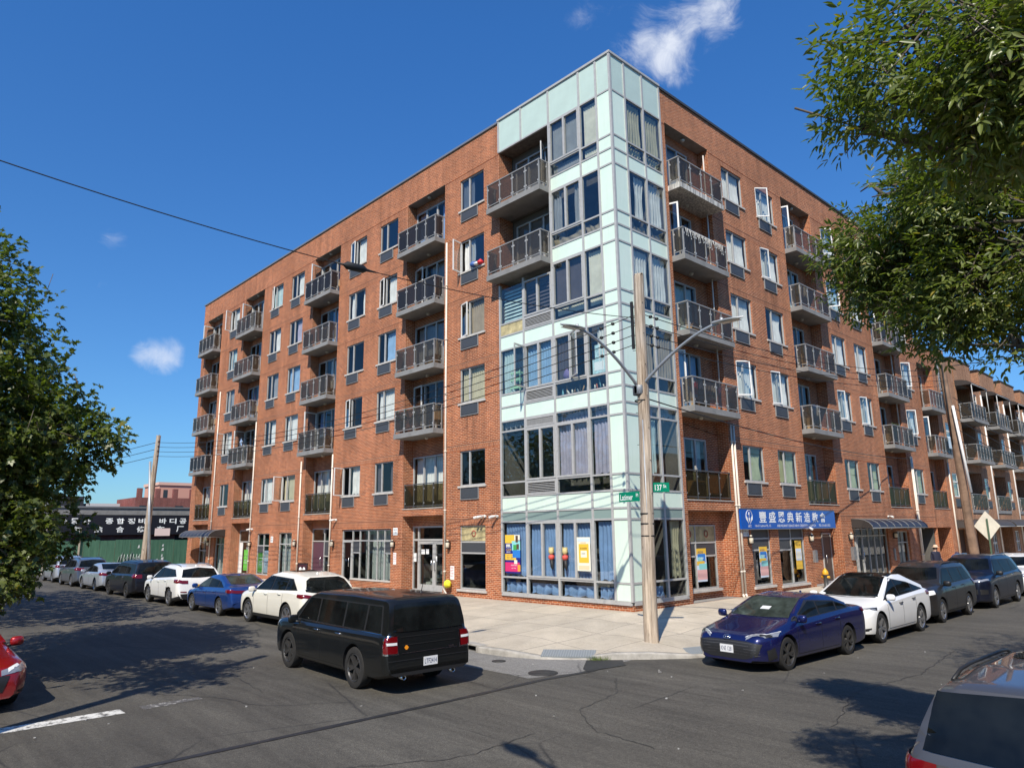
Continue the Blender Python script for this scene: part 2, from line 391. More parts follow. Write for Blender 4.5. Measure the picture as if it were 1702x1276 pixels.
WALL = [(-57, .3), (-30, .3), (-14, .3), (-8, .3), (-4, .3), (-1.5, .3), (-.6, .3), (-.3, .25), (-.25, .2), (-.25, .2), (-.25, .2), (-.25, .2), (-.25, .2), (-.3, .3), (-.3, .6), (-.3, 1.5), (-.3, 12), (-.3, 30), (-.3, 70), (-.3, 150)]
def ctop(i):                                # kerb top drops at the two ramps
    return {8: -.36, 9: -.375, 13: -.37, 12: -.33}.get(i, -.275)
b = MB(); NW = 12
def wk(i, v):
    (x0, y0), (x1, y1) = WALL[i], CURB[i]
    d = Vector((x1-x0, y1-y0)); L = d.length; k = (L-.16)/L*v
    return (x0+d.x*k, y0+d.y*k, .012*(1-v)+ctop(i)*v**1.15)
for i in range(len(CURB)-1):
    for j in range(NW): b.poly([wk(i, j/NW), wk(i, (j+1)/NW), wk(i+1, (j+1)/NW), wk(i+1, j/NW)], smooth=True)
struct(part('pavement', None, b, WALK))
b = MB()
def kb(i, w):
    (x0, y0), (x1, y1) = WALL[i], CURB[i]; d = Vector((x1-x0, y1-y0)).normalized(); return x1-d.x*w, y1-d.y*w
for i in range(len(CURB)-1):
    prof = lambda i: [(*kb(i, .16), ctop(i)-.004), (*kb(i, .04), ctop(i)-.002), (*kb(i, .0), ctop(i)-.03), (*kb(i, -.02), ZR-.02)]
    p, q = prof(i), prof(i+1)
    if i == 5: continue
    for k in range(3): b.poly([p[k], q[k], q[k+1], p[k+1]])
struct(part('kerb', None, b, KERB))
# storm drain mouth let into the kerb
t_ = thing('storm_drain', 'dark open storm drain slot under the kerb beside the black wagon', 'storm drain', (-.7, -6.22, ZR))
b = MB(); x0, y0, x1, y1 = -1.5-.02, -6.15, .1, -6.3
for k in range(1):
    b.box((-.8, .3, .125), (.82, .05, .158)); b.box((-.82, .3, 0), (-.72, .03, .125)); b.box((.70, .3, 0), (.82, .0, .125))
part('iron_frame', None, b, KERB, t_, rot=(0, 0, R(-5.4)))
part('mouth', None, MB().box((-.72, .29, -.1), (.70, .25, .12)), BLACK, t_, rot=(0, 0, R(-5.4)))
# other pavements across the two streets
def slab(name, pts):
    b = MB(); top = [(x, y, -.27) for x, y in pts]; b.poly(top)
    for i in range(len(pts)):
        p, q = pts[i], pts[(i+1) % len(pts)]; b.poly([(*p, ZR-.02), (*q, ZR-.02), (*q, -.27), (*p, -.27)])
    return struct(part(name, None, b, WALK))
slab('pavement', [(-57, -22), (1.2, -22), (2.3, -20.5), (2.3, -18.6), (1.2, -17.5), (-57, -17.4)])
slab('pavement', [(14.35, 120), (14.35, -15.5), (13.2, -16.5), (12.2, -17.2), (12.2, -24), (24, -24), (24, 120)])
# repairs, seams and paint lie on the road a few millimetres up
def sheet(name, pts, m, z): return struct(part(name, None, MB().grid(lambda u, v: Vector((*((Vector(pts[0])*(1-u)+Vector(pts[1])*u)*(1-v)+(Vector(pts[3])*(1-u)+Vector(pts[2])*u)*v), z)), 6, 3), m))
b = MB(); b.poly([(-2.6, -7.6, 0), (3.2, -7.62, 0), (3.52, -6.6, 0), (3.45, -4.6, 0), (2.4, -5.4, 0), (1.2, -6.05, 0), (.1, -6.2, 0), (-2.6, -6.0, 0)])
struct(part('road_patch', None, b, ASPHO, loc=(0, 0, ZR+.004)))
def strip(name, pts, w, m, z, jit=0.0):
    b = MB(); rnd = random.Random(5)
    ps = []
    for i in range(len(pts)-1):
        n = max(2, int((Vector(pts[i+1])-Vector(pts[i])).length/(.12 if jit else .35)))
        ps += [Vector(pts[i]).lerp(Vector(pts[i+1]), k/n) for k in range(n)]
    ps.append(Vector(pts[-1])); L, Rr = [], []
    if jit:
        for _ in range(3): ps = [ps[0]]+[(ps[i-1]+ps[i]*2+ps[i+1])/4 for i in range(1, len(ps)-1)]+[ps[-1]]
        ps = [p+Vector((rnd.uniform(-jit, jit), rnd.uniform(-jit, jit))) for p in ps]
    for i, p in enumerate(ps):
        d = (ps[min(i+1, len(ps)-1)]-ps[max(i-1, 0)]).normalized(); nrm = Vector((-d.y, d.x)); ww = w*(.8+.4*rnd.random())/2
        L.append((*(p+nrm*ww), z)); Rr.append((*(p-nrm*ww), z))
    for i in range(len(ps)-1): b.poly([L[i], L[i+1], Rr[i+1], Rr[i]])
    return struct(part(name, None, b, m))
strip('road_seam', [(3.55, -19), (3.6, -13.4), (3.58, -10), (3.5, -7.5), (3.62, -6.2), (3.35, -4.9)], .13, TAR, ZR+.008)
for k, pts in enumerate(([(-1.2, -13.6), (.2, -12.7), (1.5, -12.4), (2.4, -11.2)], [(4.4, -6.4), (5.3, -7.4), (5.6, -8.8), (6.6, -9.6), (7.8, -9.7)], [(1.0, -10.8), (1.4, -9.4), (2.6, -8.6), (3.5, -8.7)], [(-8, -12.6), (-4.5, -12.2), (-2, -11.6), (.5, -11.9)], [(5.4, -13.2), (6.2, -11.8), (6.1, -10.3)], [(8.2, 1.5), (8.6, -2), (8.3, -4.5), (9.0, -7)])): strip('road_crack', pts, .012, TAR, ZR+.007, .035)
b = MB(); b.poly([(2.75, -5.35, 0), (3.3, -4.75, 0), (3.75, -5.2, 0), (3.6, -6.3, 0), (3.35, -6.15, 0)])
struct(part('tar_patch', None, b, TAR, loc=(0, 0, ZR+.012)))
sheet('stop_line', [(-.05, -17.3), (.35, -17.3), (.33, -14.2), (-.03, -14.2)], RPAINT, ZR+.005)
sheet('stop_line', [(-.02, -13.9), (.30, -13.9), (.22, -12.9), (.0, -12.9)], mat('faint_road_paint', rough=.8, fn=lambda t, b: t.l.new(t.mix(t.ramp(t.noise(t.node('TexCoord').outputs['Object'], 9, 5, .8), [(.52, 0), (.6, 1)]), (.085, .08, .075), (.34, .33, .31)), b.inputs['Base Color'])), ZR+.005)
def ramp_pad(name, c, ang, w, d, tilt, lb):
    o = part('tactile_pad', None, MB().box((-w/2, -d/2, -.03), (w/2, d/2, .006)), TACT, loc=c, rot=(tilt, 0, ang)); tag(o, lb, 'paving pad'); return o
ramp_pad('tactile_pad', (2.15, -5.28, -.325), R(38), 1.25, .62, R(4.5), 'grey bumpy tactile pad on the kerb ramp nearest the middle of the corner')
ramp_pad('tactile_pad', (4.17, -2.75, -.325), R(72), 1.2, .6, R(4), 'grey bumpy tactile pad by the front bumper of the dark blue sedan')
for p, r_, lb in (((3.05, -7.05), .31, 'large round iron manhole cover in the pale road patch'), ((1.35, -6.75), .16, 'small round iron valve cover near the storm drain')):
    o = part('manhole_cover', None, MB().lathe([(0, .014), (r_*.9, .014), (r_*.91, .008), (r_, .012), (r_, 0)], 28), IRON, loc=(*p, ZR+.004)); tag(o, lb, 'manhole cover', 'iron covers in the road')
# ---------------------------------------------------------------- the corner apartment building
SIDE = {'L': lambda x, y, z: (x, y, z), 'R': lambda x, y, z: (-y, x, z)}     # local facade x, depth inward, height
RZ = {'L': 0.0, 'R': R(90)}
FLOOR = [4.25, 7.60, 10.39, 13.24, 16.07]          # sill heights, second floor up
HEAD = [5.65, 9.05, 11.87, 14.66, 17.5]
SLABT = [3.47, 6.71, 9.49, 12.34, 15.17]           # balcony slab tops
def wall_mb(x0, x1, z0, z1, holes, bands=(), y=0.0):
    """brick wall in the facade plane with real openings and their reveals; bands are rows of upright bricks"""
    xs = sorted({x0, x1, *[h[0] for h in holes], *[h[1] for h in holes]}); xs = [v for v in xs if x0-1e-6 <= v <= x1+1e-6]
    zs = sorted({z0, z1, *[h[2] for h in holes], *[h[3] for h in holes], *[v for bd in bands for v in bd]}); zs = [v for v in zs if z0-1e-6 <= v <= z1+1e-6]
    b = MB()
    for i in range(len(xs)-1):
        for j in range(len(zs)-1):
            cx, cz = (xs[i]+xs[i+1])/2, (zs[j]+zs[j+1])/2
            if any(h[0] < cx < h[1] and h[2] < cz < h[3] for h in holes): continue
            m = 1 if any(a < cz < c for a, c in bands) else 0
            b.poly([(xs[i], y, zs[j]), (xs[i+1], y, zs[j]), (xs[i+1], y, zs[j+1]), (xs[i], y, zs[j+1])], m)
    for h in holes:
        a, c, lo, hi, d = h[:5]; skip = h[5] if len(h) > 5 else ''
        if 'l' not in skip: b.poly([(a, y, lo), (a, y+d, lo), (a, y+d, hi), (a, y, hi)])
        if 'r' not in skip: b.poly([(c, y, lo), (c, y, hi), (c, y+d, hi), (c, y+d, lo)])
        b.poly([(a, y, hi), (a, y+d, hi), (c, y+d, hi), (c, y, hi)], 2 if d > .3 else 0); b.poly([(a, y, lo), (c, y, lo), (c, y+d, lo), (a, y+d, lo)], 2)
    return b
BANDS = [(h+.005, h+.215) for h in (2.72, 5.65, 9.05, 11.87, 14.66, 17.5)]
WALLM = [BRICK, SOLDIER, CONC]
apt = thing('apartment_building', 'six storey orange brick corner apartment block with pale green glass corner and stacked balconies', 'apartment building')
TOP = 19.16
Lwin = {'A': (-8.44, -6.87), 'B': (-14.79, -13.22), 'C': (-17.7, -16.05), 'D': (-24.42, -22.8), 'E': (-27.14, -25.54), 'F': (-33.46, -32.0)}
Lrec = {'R1': (-12.42, -9.52), 'R2': (-21.61, -18.7), 'R3': (-31.1, -28.2), 'R4': (-37.8, -35.0)}
Rwin = {'a': (7.3, 8.98), 'b': (10.16, 11.84), 'c': (16.82, 18.5), 'd': (19.55, 21.2), 'e': (26.2, 27.9)}
Rrec = {'Q1': (3.27, 6.33), 'Q2': (12.62, 15.69), 'Q3': (22.16, 25.28)}
RD = .5
Lground = [(-8.44, -6.87, .29, 2.71, .14), (-17.57, -13.28, .06, 2.63, .14), (-24.42, -22.85, .3, 2.53, .14), (-27.25, -25.6, .2, 2.5, .14), (-33.75, -32.05, .02, 2.35, .2)]
Lh = [(a, c, s, h, .13) for a, c in Lwin.values() for s, h in zip(FLOOR, HEAD)] + Lground
Lh += [(a, c, 3.47, 17.79, RD) for a, c in Lrec.values()] + [(a, c, .01, 3.15, .55) for a, c in Lrec.values()]
Rground = [(7.46, 8.95, .30, 2.55, .14), (9.62, 11.88, .22, 2.5, .14), (16.95, 21.3, .02, 2.45, .2), (22.5, 24.3, .02, 2.2, .2), (26.05, 29.0, -.6, 2.35, 1.6, 'r')]
Rh = [(a, c, s, h, .13) for a, c in Rwin.values() for s, h in zip(FLOOR, HEAD)] + Rground
Rh += [(a, c, 3.47, 17.85, RD) for a, c in Rrec.values()] + [(a, c, .01, 3.1, .55) for k, (a, c) in Rrec.items() if k != 'Q3']
GL, GR, GB = -5.91, 2.97, .28                       # curtain wall edges and foot
def joints(side, x0, x1, holes, zs):
    for z in zs:
        cut = sorted([(h[0], h[1]) for h in holes if h[2] < z < h[3]]); x = x0
        for a, c in cut+[(x1, x1)]:
            if a > x+.02: part('relieving_joint', None, MB().box((x+.002, -.004, z), (a-.002, .01, z+.022)), GROOVE, apt, rot=(0, 0, RZ[side]))
            x = max(x, c)
JZ = [h+.225 for h in (2.72, 5.65, 9.05, 11.87, 14.66, 17.5)]
bl = wall_mb(-38.6, GL, -.6, TOP, Lh, BANDS); br_ = wall_mb(GR, 29.0, -.6, TOP, Rh, BANDS)
part('wall', None, bl, WALLM, apt); part('wall', None, br_, WALLM, apt, rot=(0, 0, RZ['R']))
joints('L', -38.6, GL, Lh, JZ); joints('R', GR, 29.0, Rh, JZ)
b = MB().box((GL, .0, -.6), (0, .3, GB-.03)); b.box((-.3, .3, -.6), (0, GR, GB-.03)); part('plinth', None, b, BRICK, apt)
for a, c in Lrec.values():                           # back walls of the recesses behind the balcony doors
    part('recess_wall', None, wall_mb(a, c, 3.47, 17.79, [(a+.04, a+2.5, s, s+2.28, .1) for s in SLABT], (), RD), WALLM, apt)
    part('recess_wall', None, wall_mb(a, c, 0, 3.15, [(a+.04, c-.04, .02, 2.72, .1)], (), .55), WALLM, apt)
for k, (a, c) in Rrec.items():
    part('recess_wall', None, wall_mb(a, c, 3.47, 17.85, [(a+.04, a+2.25, s, s+2.28, .1) for s in SLABT], (), RD), WALLM, apt, rot=(0, 0, RZ['R']))
    if k != 'Q3': part('recess_wall', None, wall_mb(a, c, 0, 3.1, [(a+.2, c-.5, .35, 2.62, .1)] if k == 'Q1' else [(a+.3, a+.75, .02, 2.3, .1), (c-1.0, c-.1, .02, 2.2, .1)], (), .55), WALLM, apt, rot=(0, 0, RZ['R']))
b = MB()                                             # remaining outer walls and roof
b.box((-38.6, 24, -.6), (-29.0, 24.3, TOP)); b.poly([(-38.6, 0, -.6), (-38.6, 24, -.6), (-38.6, 24, TOP), (-38.6, 0, TOP)]); b.poly([(0, 29, -.6), (-29, 29, -.6), (-29, 29, TOP), (0, 29, TOP)])
part('wall', None, b, BRICK, apt)
b = MB(); b.poly([(-38.59, .01, 18.6), (-.01, .01, 18.6), (-.01, 28.99, 18.6), (-38.59, 23.99, 18.6)]); part('roof', None, b, mat('roof_felt', (.2, .2, .2), .9), apt)
b = MB(); b.box((-38.68, -.06, TOP), (GL-.02, .3, TOP+.09)); b.box((-38.68, .3, TOP), (-38.4, 24, TOP+.09)); part('coping', None, b, COPING, apt)
b = MB(); b.box((GR+.02, -.06, TOP), (29.05, .3, TOP+.10)); part('coping', None, b, DCOPING, apt, rot=(0, 0, RZ['R']))
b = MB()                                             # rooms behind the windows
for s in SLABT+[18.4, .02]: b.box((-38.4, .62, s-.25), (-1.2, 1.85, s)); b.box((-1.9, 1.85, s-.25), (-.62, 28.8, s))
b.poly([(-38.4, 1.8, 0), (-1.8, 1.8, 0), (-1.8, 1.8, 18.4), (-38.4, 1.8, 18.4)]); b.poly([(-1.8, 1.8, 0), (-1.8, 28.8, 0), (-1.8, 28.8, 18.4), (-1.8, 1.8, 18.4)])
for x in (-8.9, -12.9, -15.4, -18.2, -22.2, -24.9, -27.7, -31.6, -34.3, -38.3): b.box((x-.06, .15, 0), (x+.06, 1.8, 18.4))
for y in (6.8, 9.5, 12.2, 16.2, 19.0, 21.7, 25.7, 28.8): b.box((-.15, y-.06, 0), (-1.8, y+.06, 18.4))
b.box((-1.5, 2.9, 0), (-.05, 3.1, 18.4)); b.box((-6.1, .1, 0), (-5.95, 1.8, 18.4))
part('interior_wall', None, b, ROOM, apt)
# ---- window, one of a kind and then repeated
def frame_mb(w, h, mull=(), trans=(), t=.05, y=.05, d=.06, m=0):
    b = MB(); b.box((0, y, 0), (t, y+d, h), m); b.box((w-t, y, 0), (w, y+d, h), m); b.box((t, y, 0), (w-t, y+d, t), m); b.box((t, y, h-t), (w-t, y+d, h), m)
    for x in mull: b.box((x-t*.7, y-.004, t), (x+t*.7, y+d-.004, h-t), m)
    for z in trans: b.box((t, y+.004, z-t*.6), (w-t, y+d+.003, z+t*.6), m)
    return b
def pane_mb(w, h, x0=.0, y=.085): b = MB(); b.poly([(x0, y, .03), (w, y, .03), (w, y, h-.03), (x0, y, h-.03)]); return b
def drape_mb(x0, x1, z0, z1, y=.2, folds=None, amp=.028, gather=0.0, seed=0):
    rnd = random.Random(seed+int(x0*97)+int(z1*31)); n = folds or max(3, int((x1-x0)/.13)); ph = rnd.random()*6; hem = rnd.random()*6
    def f(u, v):
        x = x0+(x1-x0)*u; k = 1-gather*math.sin(math.pi*min(1, v*1.1))*.5
        xx = x0+(x-x0)*k; a = amp*(1.15-.5*v)
        return (xx, y+a*math.sin(u*n*6.283+ph+.7*math.sin(5*u+3*v))+.01*math.sin(9*v+3*u), z0+(z1-z0)*v+.04*(1-v)*math.sin(u*n*3.1+hem))
    return MB().grid(f, max(12, n*7), 6)
def slats_mb(x0, x1, z0, z1, y=.17, vertical=True):
    b = MB(); n = int((x1-x0)/.095) if vertical else int((z1-z0)/.13)
    for i in range(n):
        if vertical:
            x = x0+(x1-x0)*i/n; b.poly([(x, y, z0), (x+.09, y+.035, z0), (x+.09, y+.035, z1), (x, y, z1)])
        else:
            z = z0+(z1-z0)*i/n; b.poly([(x0, y, z), (x1, y, z), (x1, y+.05, z+.11), (x0, y+.05, z+.11)])
    return b
CK = {'w': 'white', 'b': 'blue', 'c': 'cyan', 'g': 'grey', 'l': 'lilac', 'y': 'yellow', 'n': 'green', 't': 'tan', 'd': 'dark', 'p': 'purple', 's': 'skyblue'}
def curtain(code, w, h, parent, key, z0=.06, y=.2):
    """code: colour letter + how it hangs: f full, r right part, l left part, s both sides, v vertical blind, k shade half down"""
    if code in ('-', ''): return
    m = CURT[CK[code[0]]]; hang = code[1] if len(code) > 1 else 'f'; mk = f'drape_{key}_{w:.2f}_{h:.2f}_{hang}'; sd = hash(code[0]) % 7 if False else ord(code[0])
    if hang == 'v': part('vertical_blind', mk, lambda: slats_mb(.06, w-.06, z0, h-.05, y), BLIND if code[0] == 'w' else m, parent); return
    if hang == 'k': part('roller_shade', mk+code[0], lambda: slats_mb(.06, w-.06, h*.05, h-.05, y, False), m, parent); return
    spans = {'f': [(.05, w-.05)], 'r': [(w*.42, w-.06)], 'l': [(.06, w*.5)], 's': [(.06, w*.3), (w*.72, w-.06)], 'm': [(w*.4, w*.75)]}[hang]
    for i, (a, c) in enumerate(spans):
        part('curtain', f'{mk}{code[0]}{i}', lambda: drape_mb(a, c, z0, h-.04, y, seed=sd, gather=.25 if hang in 'rm' else 0), m, parent)
def window(side, x0, z0, w, h, code='-', opened=0, ac=True, parent=apt, blue=False, frame=ALU):
    loc = SIDE[side](x0, 0, z0); rz = RZ[side]
    f = part('window', f'win_{w:.2f}_{h:.2f}_{frame.name}', lambda: frame_mb(w, h, (w*.37,)), frame, parent, loc, (0, 0, rz))
    if opened: part('pane', f'pane_o{w:.2f}{h:.2f}{blue}', lambda: pane_mb(w, h, w*.38), PANEB if blue else PANE, f)
    else: part('pane', f'pane_{w:.2f}{h:.2f}{blue}', lambda: pane_mb(w, h), PANEB if blue else PANE, f)
    part('sill', f'sill_{w:.2f}', lambda: MB().box((-.07, -.055, -.075), (w+.07, .1, -.002)), SILL, f)
    if ac:
        def acb():
            b = MB(); a, c = .12, .12+1.06
            b.box((a, -.025, -.52), (c, .03, -.08), 1); b.box((a-.025, -.05, -.545), (a-.001, .03, -.078), 0); b.box((c+.001, -.05, -.545), (c+.025, .03, -.078), 0)
            b.box((a, -.045, -.545), (c, .03, -.521), 0); b.box((a+.04, -.033, -.48), (c-.04, -.0255, -.12), 1); return b
        part('air_conditioner_grille', 'acg', acb, [ALUD, LOUV], f)
    part('rain_stain', f'stain{int(z0*7+x0*3)%3}', lambda: MB().grid(lambda u, v: (.02+u*1.3, -.0025, -.56-1.15*(1-v)), 1, 1), STAINW if int(z0*5-x0*3) % 4 == 0 else STAIN, f)
    curtain(code, w, h, f, 'win')
    if opened:
        ow = w*.36
        def ob():
            b = frame_mb(ow, h-.04, (), (), .045, -.02, .04); return b
        s = part('open_sash', f'osash{ow:.2f}{h:.2f}', ob, WHITEF, f, (.03, .05, .02), (0, 0, R(-opened)))
        # the sash's own glass stays in the same mesh level as a sub-part would go one too deep
        part('open_sash_pane', f'osp{ow:.2f}{h:.2f}', lambda: MB().box((.045, -.004, .045), (ow-.045, .0, h-.085)), PANE, f, (.03, .05, .02), (0, 0, R(-opened)))
    return f
LC = {'A': ['-', 'yf', 'tf', 'wl', 'gl'], 'B': ['ds', 'wf', 'sr', 'wr', '-'], 'C': ['wr', '-', '-', 'ws', 'wr'], 'D': ['yf', 'wf', 'sf', 'lr', 'wr'], 'E': ['wf', 'wr', 'gr', 'wr', 'cf'], 'F': ['-', 'wf', 'gf', 'cf', 'wf']}  # column D fourth floor: the sky-blue drape paints in reflected sky
LO = {('A', 3): 78, ('A', 2): 14, ('C', 0): 80, ('D', 0): 82, ('C', 1): 12, ('C', 4): 12, ('F', 1): 75, ('F', 4): 70, ('E', 4): 16, ('B', 3): 14}
RC = {'a': ['nr', 'wf', 'wf', 'wf', 'wf'], 'b': ['nf', 'wf', 'wr', 'wf', 'wf'], 'c': ['nr', 'wf', 'wf', 'cf', 'wf'], 'd': ['ns', 'wf', 'wf', 'wf', '-'], 'e': ['nf', 'wf', 'wf', 'wf', 'wf']}
RO = {('a', 1): 38, ('b', 4): 40, ('c', 4): 42, ('c', 3): 60, ('b', 1): 14, ('c', 1): 16, ('d', 1): 16, ('b', 3): 12, ('e', 1): 40, ('e', 2): 38}
for k, (a, c) in Lwin.items():
    for i in range(5): window('L', a, FLOOR[i], c-a, HEAD[i]-FLOOR[i], LC[k][i], LO.get((k, i), 0), blue=(k == 'B' and i == 4) or (k == 'A' and i > 2))
for k, (a, c) in Rwin.items():
    for i in range(5): window('R', a, FLOOR[i], c-a, HEAD[i]-FLOOR[i], RC[k][i], RO.get((k, i), 0))
# ---- balconies and their doors
def door_mb(w, h):
    return frame_mb(w, h, (w/3, 2*w/3), (), .06, .0, .07)
def balcony_door(side, x0, z0, w, code, parent=apt, h=2.26, depth=RD, opened=0):
    f = part('balcony_door', f'bdoor{w:.2f}{h}', lambda: door_mb(w, h), ALU, parent, SIDE[side](x0, depth, z0), (0, 0, RZ[side]))
    part('pane', f'bpane{w:.2f}{h}', lambda: pane_mb(w, h, 0, .035), PANE, f); curtain(code, w, h, f, 'bd', .03, .22)
    if opened:
        s = part('open_sash', f'bos{w:.2f}', lambda: frame_mb(w/3, h-.06, (), (), .06, -.02, .045), WHITEF, f, (.0, -.02, .02), (0, 0, R(-opened)))
        part('open_sash_pane', f'bosp{w:.2f}', lambda: MB().box((.06, 0, .06), (w/3-.06, .004, h-.12)), PANE, f, (.0, -.02, .02), (0, 0, R(-opened)))
    return f
def rail_mb(w, d, n):
    """posts, top rail, clamps and end returns; x 0..w along the front, y 0 at the wall face, front at -d"""
    b = MB(); H = 1.05
    for i in range(n+1):
        x = .05+(w-.1)*i/n; b.box((x-.022, -d+.03, 0), (x+.022, -d+.075, H-.03))
        for z in (.2, .82):
            if i < n: b.box((x+.02, -d+.035, z-.03), (x+.075, -d+.07, z+.03), 1)
            if i: b.box((x-.075, -d+.035, z-.03), (x-.02, -d+.07, z+.03), 1)
    b.box((.0, -d+.02, H-.04), (w, -d+.085, H)); b.box((.05, -d+.035, .1), (w-.05, -d+.065, .13))
    for x in (.025, w-.025):
        b.box((x-.022, -.12, 0), (x+.022, -.075, H-.03)); b.box((x-.025, -d+.085, H-.04), (x+.025, -.0, H)); b.box((x-.015, -d+.08, .1), (x+.015, -.08, .13))
        for z in (.2, .82): b.box((x-.025, -.16, z-.03), (x+.025, -.11, z+.03), 1)
    return b
def rglass_mb(w, d, n):
    b = MB()
    for i in range(n):
        a, c = .05+(w-.1)*i/n+.03, .05+(w-.1)*(i+1)/n-.03; b.box((a, -d+.047, .15), (c, -d+.057, .98))
    for x in (.025, w-.025): b.box((x-.005, -d+.09, .15), (x+.005, -.13, .98))
    return b
def balcony(side, x0, w, zt, n=4, glass=None, parent=apt, d=.55, streak=False, inner=RD):
    def sl(): return MB().box((0, -d, -.21), (w, -.001, 0)).box((.001, -.001, -.209), (w-.001, inner-.002, -.001))
    s = part('balcony', f'slab{w:.2f}{d}{streak}', sl, MATS['streaked_concrete_paint'] if streak else CONC, parent, SIDE[side](x0, 0, zt), (0, 0, RZ[side]))
    part('railing', f'rail{w:.2f}{d}{n}', lambda: rail_mb(w, d, n), [ALUD, ALU], s); part('railing_glass', f'rgl{w:.2f}{d}{n}{glass}', lambda: rglass_mb(w, d, n), glass or SMOKE, s)
    return s
def juliet(side, x0, w, zt, n=4, parent=apt):
    def rb():
        b = MB(); H = 1.03
        for i in range(n+1):
            x = .04+(w-.08)*i/n; b.box((x-.02, .05, 0), (x+.02, .09, H-.03))
            for z in (.2, .8):
                if i < n: b.box((x+.02, .055, z-.03), (x+.07, .085, z+.03), 1)
        b.box((0, .04, H-.04), (w, .1, H)); b.box((.02, .055, .06), (w-.02, .085, .09)); return b
    s = part('juliet_railing', f'jul{w:.2f}{n}', rb, [mat('dark_rail', (.09, .09, .09), .5, .3), ALUD], parent, SIDE[side](x0, 0, zt+.02), (0, 0, RZ[side]))
    def gb():
        b = MB()
        for i in range(n): b.box((.06+(w-.08)*i/n, .066, .1), (.02+(w-.08)*(i+1)/n, .074, .97))
        return b
    part('railing_glass', f'julg{w:.2f}{n}', gb, mat_bronze, s)
    part('ledge', f'jull{w:.2f}', lambda: MB().box((-.03, -.03, -.05), (w+.03, .02, -.02)), SILL, s)
mat_bronze = glass_mat('bronze_rail_glass', (.40, .36, .25), .0, (.9, .8, .6), .05, edge=.15, film=(.10, .09, .06, .15))
DC = {'R1': ['wf', '-', 'gf', 'gr', 'bs'], 'R2': ['wf', 'bs', 'wr', 'br', '-'], 'R3': ['wf', '-', 'bs', '-', 'gr'], 'R4': ['wf', 'dr', 'wf', '-', 'wr'], 'Q1': ['cs', 'bf', 'cf', '-', 'gr'], 'Q2': ['gr', '-', '-', 'cf', 'gs'], 'Q3': ['-', 'cf', '-', '-', '-']}
DO = {('R1', 3): 12, ('R1', 1): 10, ('R2', 4): 75, ('R2', 1): 78, ('R3', 4): 74, ('R4', 4): 82, ('R3', 1): 75, ('Q1', 3): 72, ('Q2', 4): 70, ('Q3', 3): 74, ('Q1', 1): 25}
for k, (a, c) in list(Lrec.items())+list(Rrec.items()):
    s = 'L' if k in Lrec else 'R'; n = 4 if s == 'L' else 4
    for i in range(5):
        balcony_door(s, a+.05, SLABT[i]+.01, 2.44 if s == 'L' else 2.19, DC[k][i], opened=DO.get((k, i), 0))
        if i: balcony(s, a-.01, c-a+.02, SLABT[i], n if k != 'R1' else 4, SMOKED if (k, i) in (('R1', 4), ('R1', 3), ('R2', 4), ('R4', 1)) else None, streak=(k, i) == ('Q1', 4))
        else: juliet(s, a+.02, c-a-.04, SLABT[0], 4)
        l_ = part('ceiling_light', 'clight', lambda: MB().lathe([(0, -.09), (.06, -.08), (.09, -.03), (.09, 0)], 14), mat('lamp_bowl', (.5, .48, .42), .3), apt, SIDE[s]((a+c)/2, .2, (SLABT[i+1]-.215) if i < 4 else 17.78))
# ---------------------------------------------------------------- pale green curtain wall on the corner
UL = [-5.91, -4.58, -3.04, -1.47, -.64, 0.0]; UR = [0.0, .80, 1.88, 2.97]
# (bottom, top, kind): v vision, t transom, s spandrel, d grey strip, p parapet
ROWS = [(.28, .84, 'v'), (.84, 2.80, 'v'), (2.80, 3.15, 'd'), (3.15, 3.71, 's'), (3.71, 4.23, 't'), (4.23, 6.15, 'v'), (6.15, 6.54, 't'), (6.54, 7.09, 's'), (7.09, 7.58, 't'), (7.58, 9.33, 'v'), (9.33, 9.89, 's'),
        (9.89, 10.38, 't'), (10.38, 12.12, 'v'), (12.12, 12.71, 's'), (12.71, 13.23, 't'), (13.23, 14.97, 'v'), (14.97, 15.55, 's'), (15.55, 16.07, 't'), (16.07, 17.82, 'v'), (17.82, 19.24, 'p')]
Zs = [r[0] for r in ROWS]+[19.24]
mul = {'L': MB(), 'R': MB()}
def bar(side, a, c): mul[side].box(a, c)
for side, U in (('L', UL), ('R', UR)):
    for i, x in enumerate(U):
        if abs(x) < 1e-6:
            continue
        w = .045
        if side == 'L' and i in (0, 1):
            bar(side, (x-w, -.035, .28), (x+w, .06, 12.0)) ; bar(side, (x-w, -.035, 17.82), (x+w, .05, 19.24))
        else: bar(side, (x-w, -.035, .28), (x+w, .06, 19.24))
    for j, z in enumerate(Zs):
        if side == 'L':
            lo = UL[0] if z < 12 or z > 17.5 else UL[2]
            bar(side, (lo, -.028, z-.03), (UL[-1]-.045, .05, z+.03))
        else: bar(side, (.045, -.028, z-.03), (UR[-1], .05, z+.03))
mul['L'].box((-.045, -.04, .28), (.04, .045, 19.24))
mul['L'].box((UL[0]-.06, -.06, 19.241), (.06, .25, 19.33)); mul['R'].box((.25, -.06, 19.241), (UR[-1]+.05, .25, 19.33))
mul['L'].box((UL[0]-.02, -.05, .18), (.0, .06, .249)); mul['R'].box((.06, -.05, .18), (UR[-1]+.02, .06, .249))
part('mullion_frame', None, mul['L'], ALU, apt); part('mullion_frame', None, mul['R'], ALU, apt, rot=(0, 0, RZ['R']))
def sash2(w, h):
    b = frame_mb(w, h, (w*.5,), (), .062, -.05, .09)
    for z in (.1, h*.5, h-.16):
        b.box((.015, -.062, z), (.045, -.051, z+.07)); b.box((w-.045, -.062, z), (w-.015, -.051, z+.07))
    return b
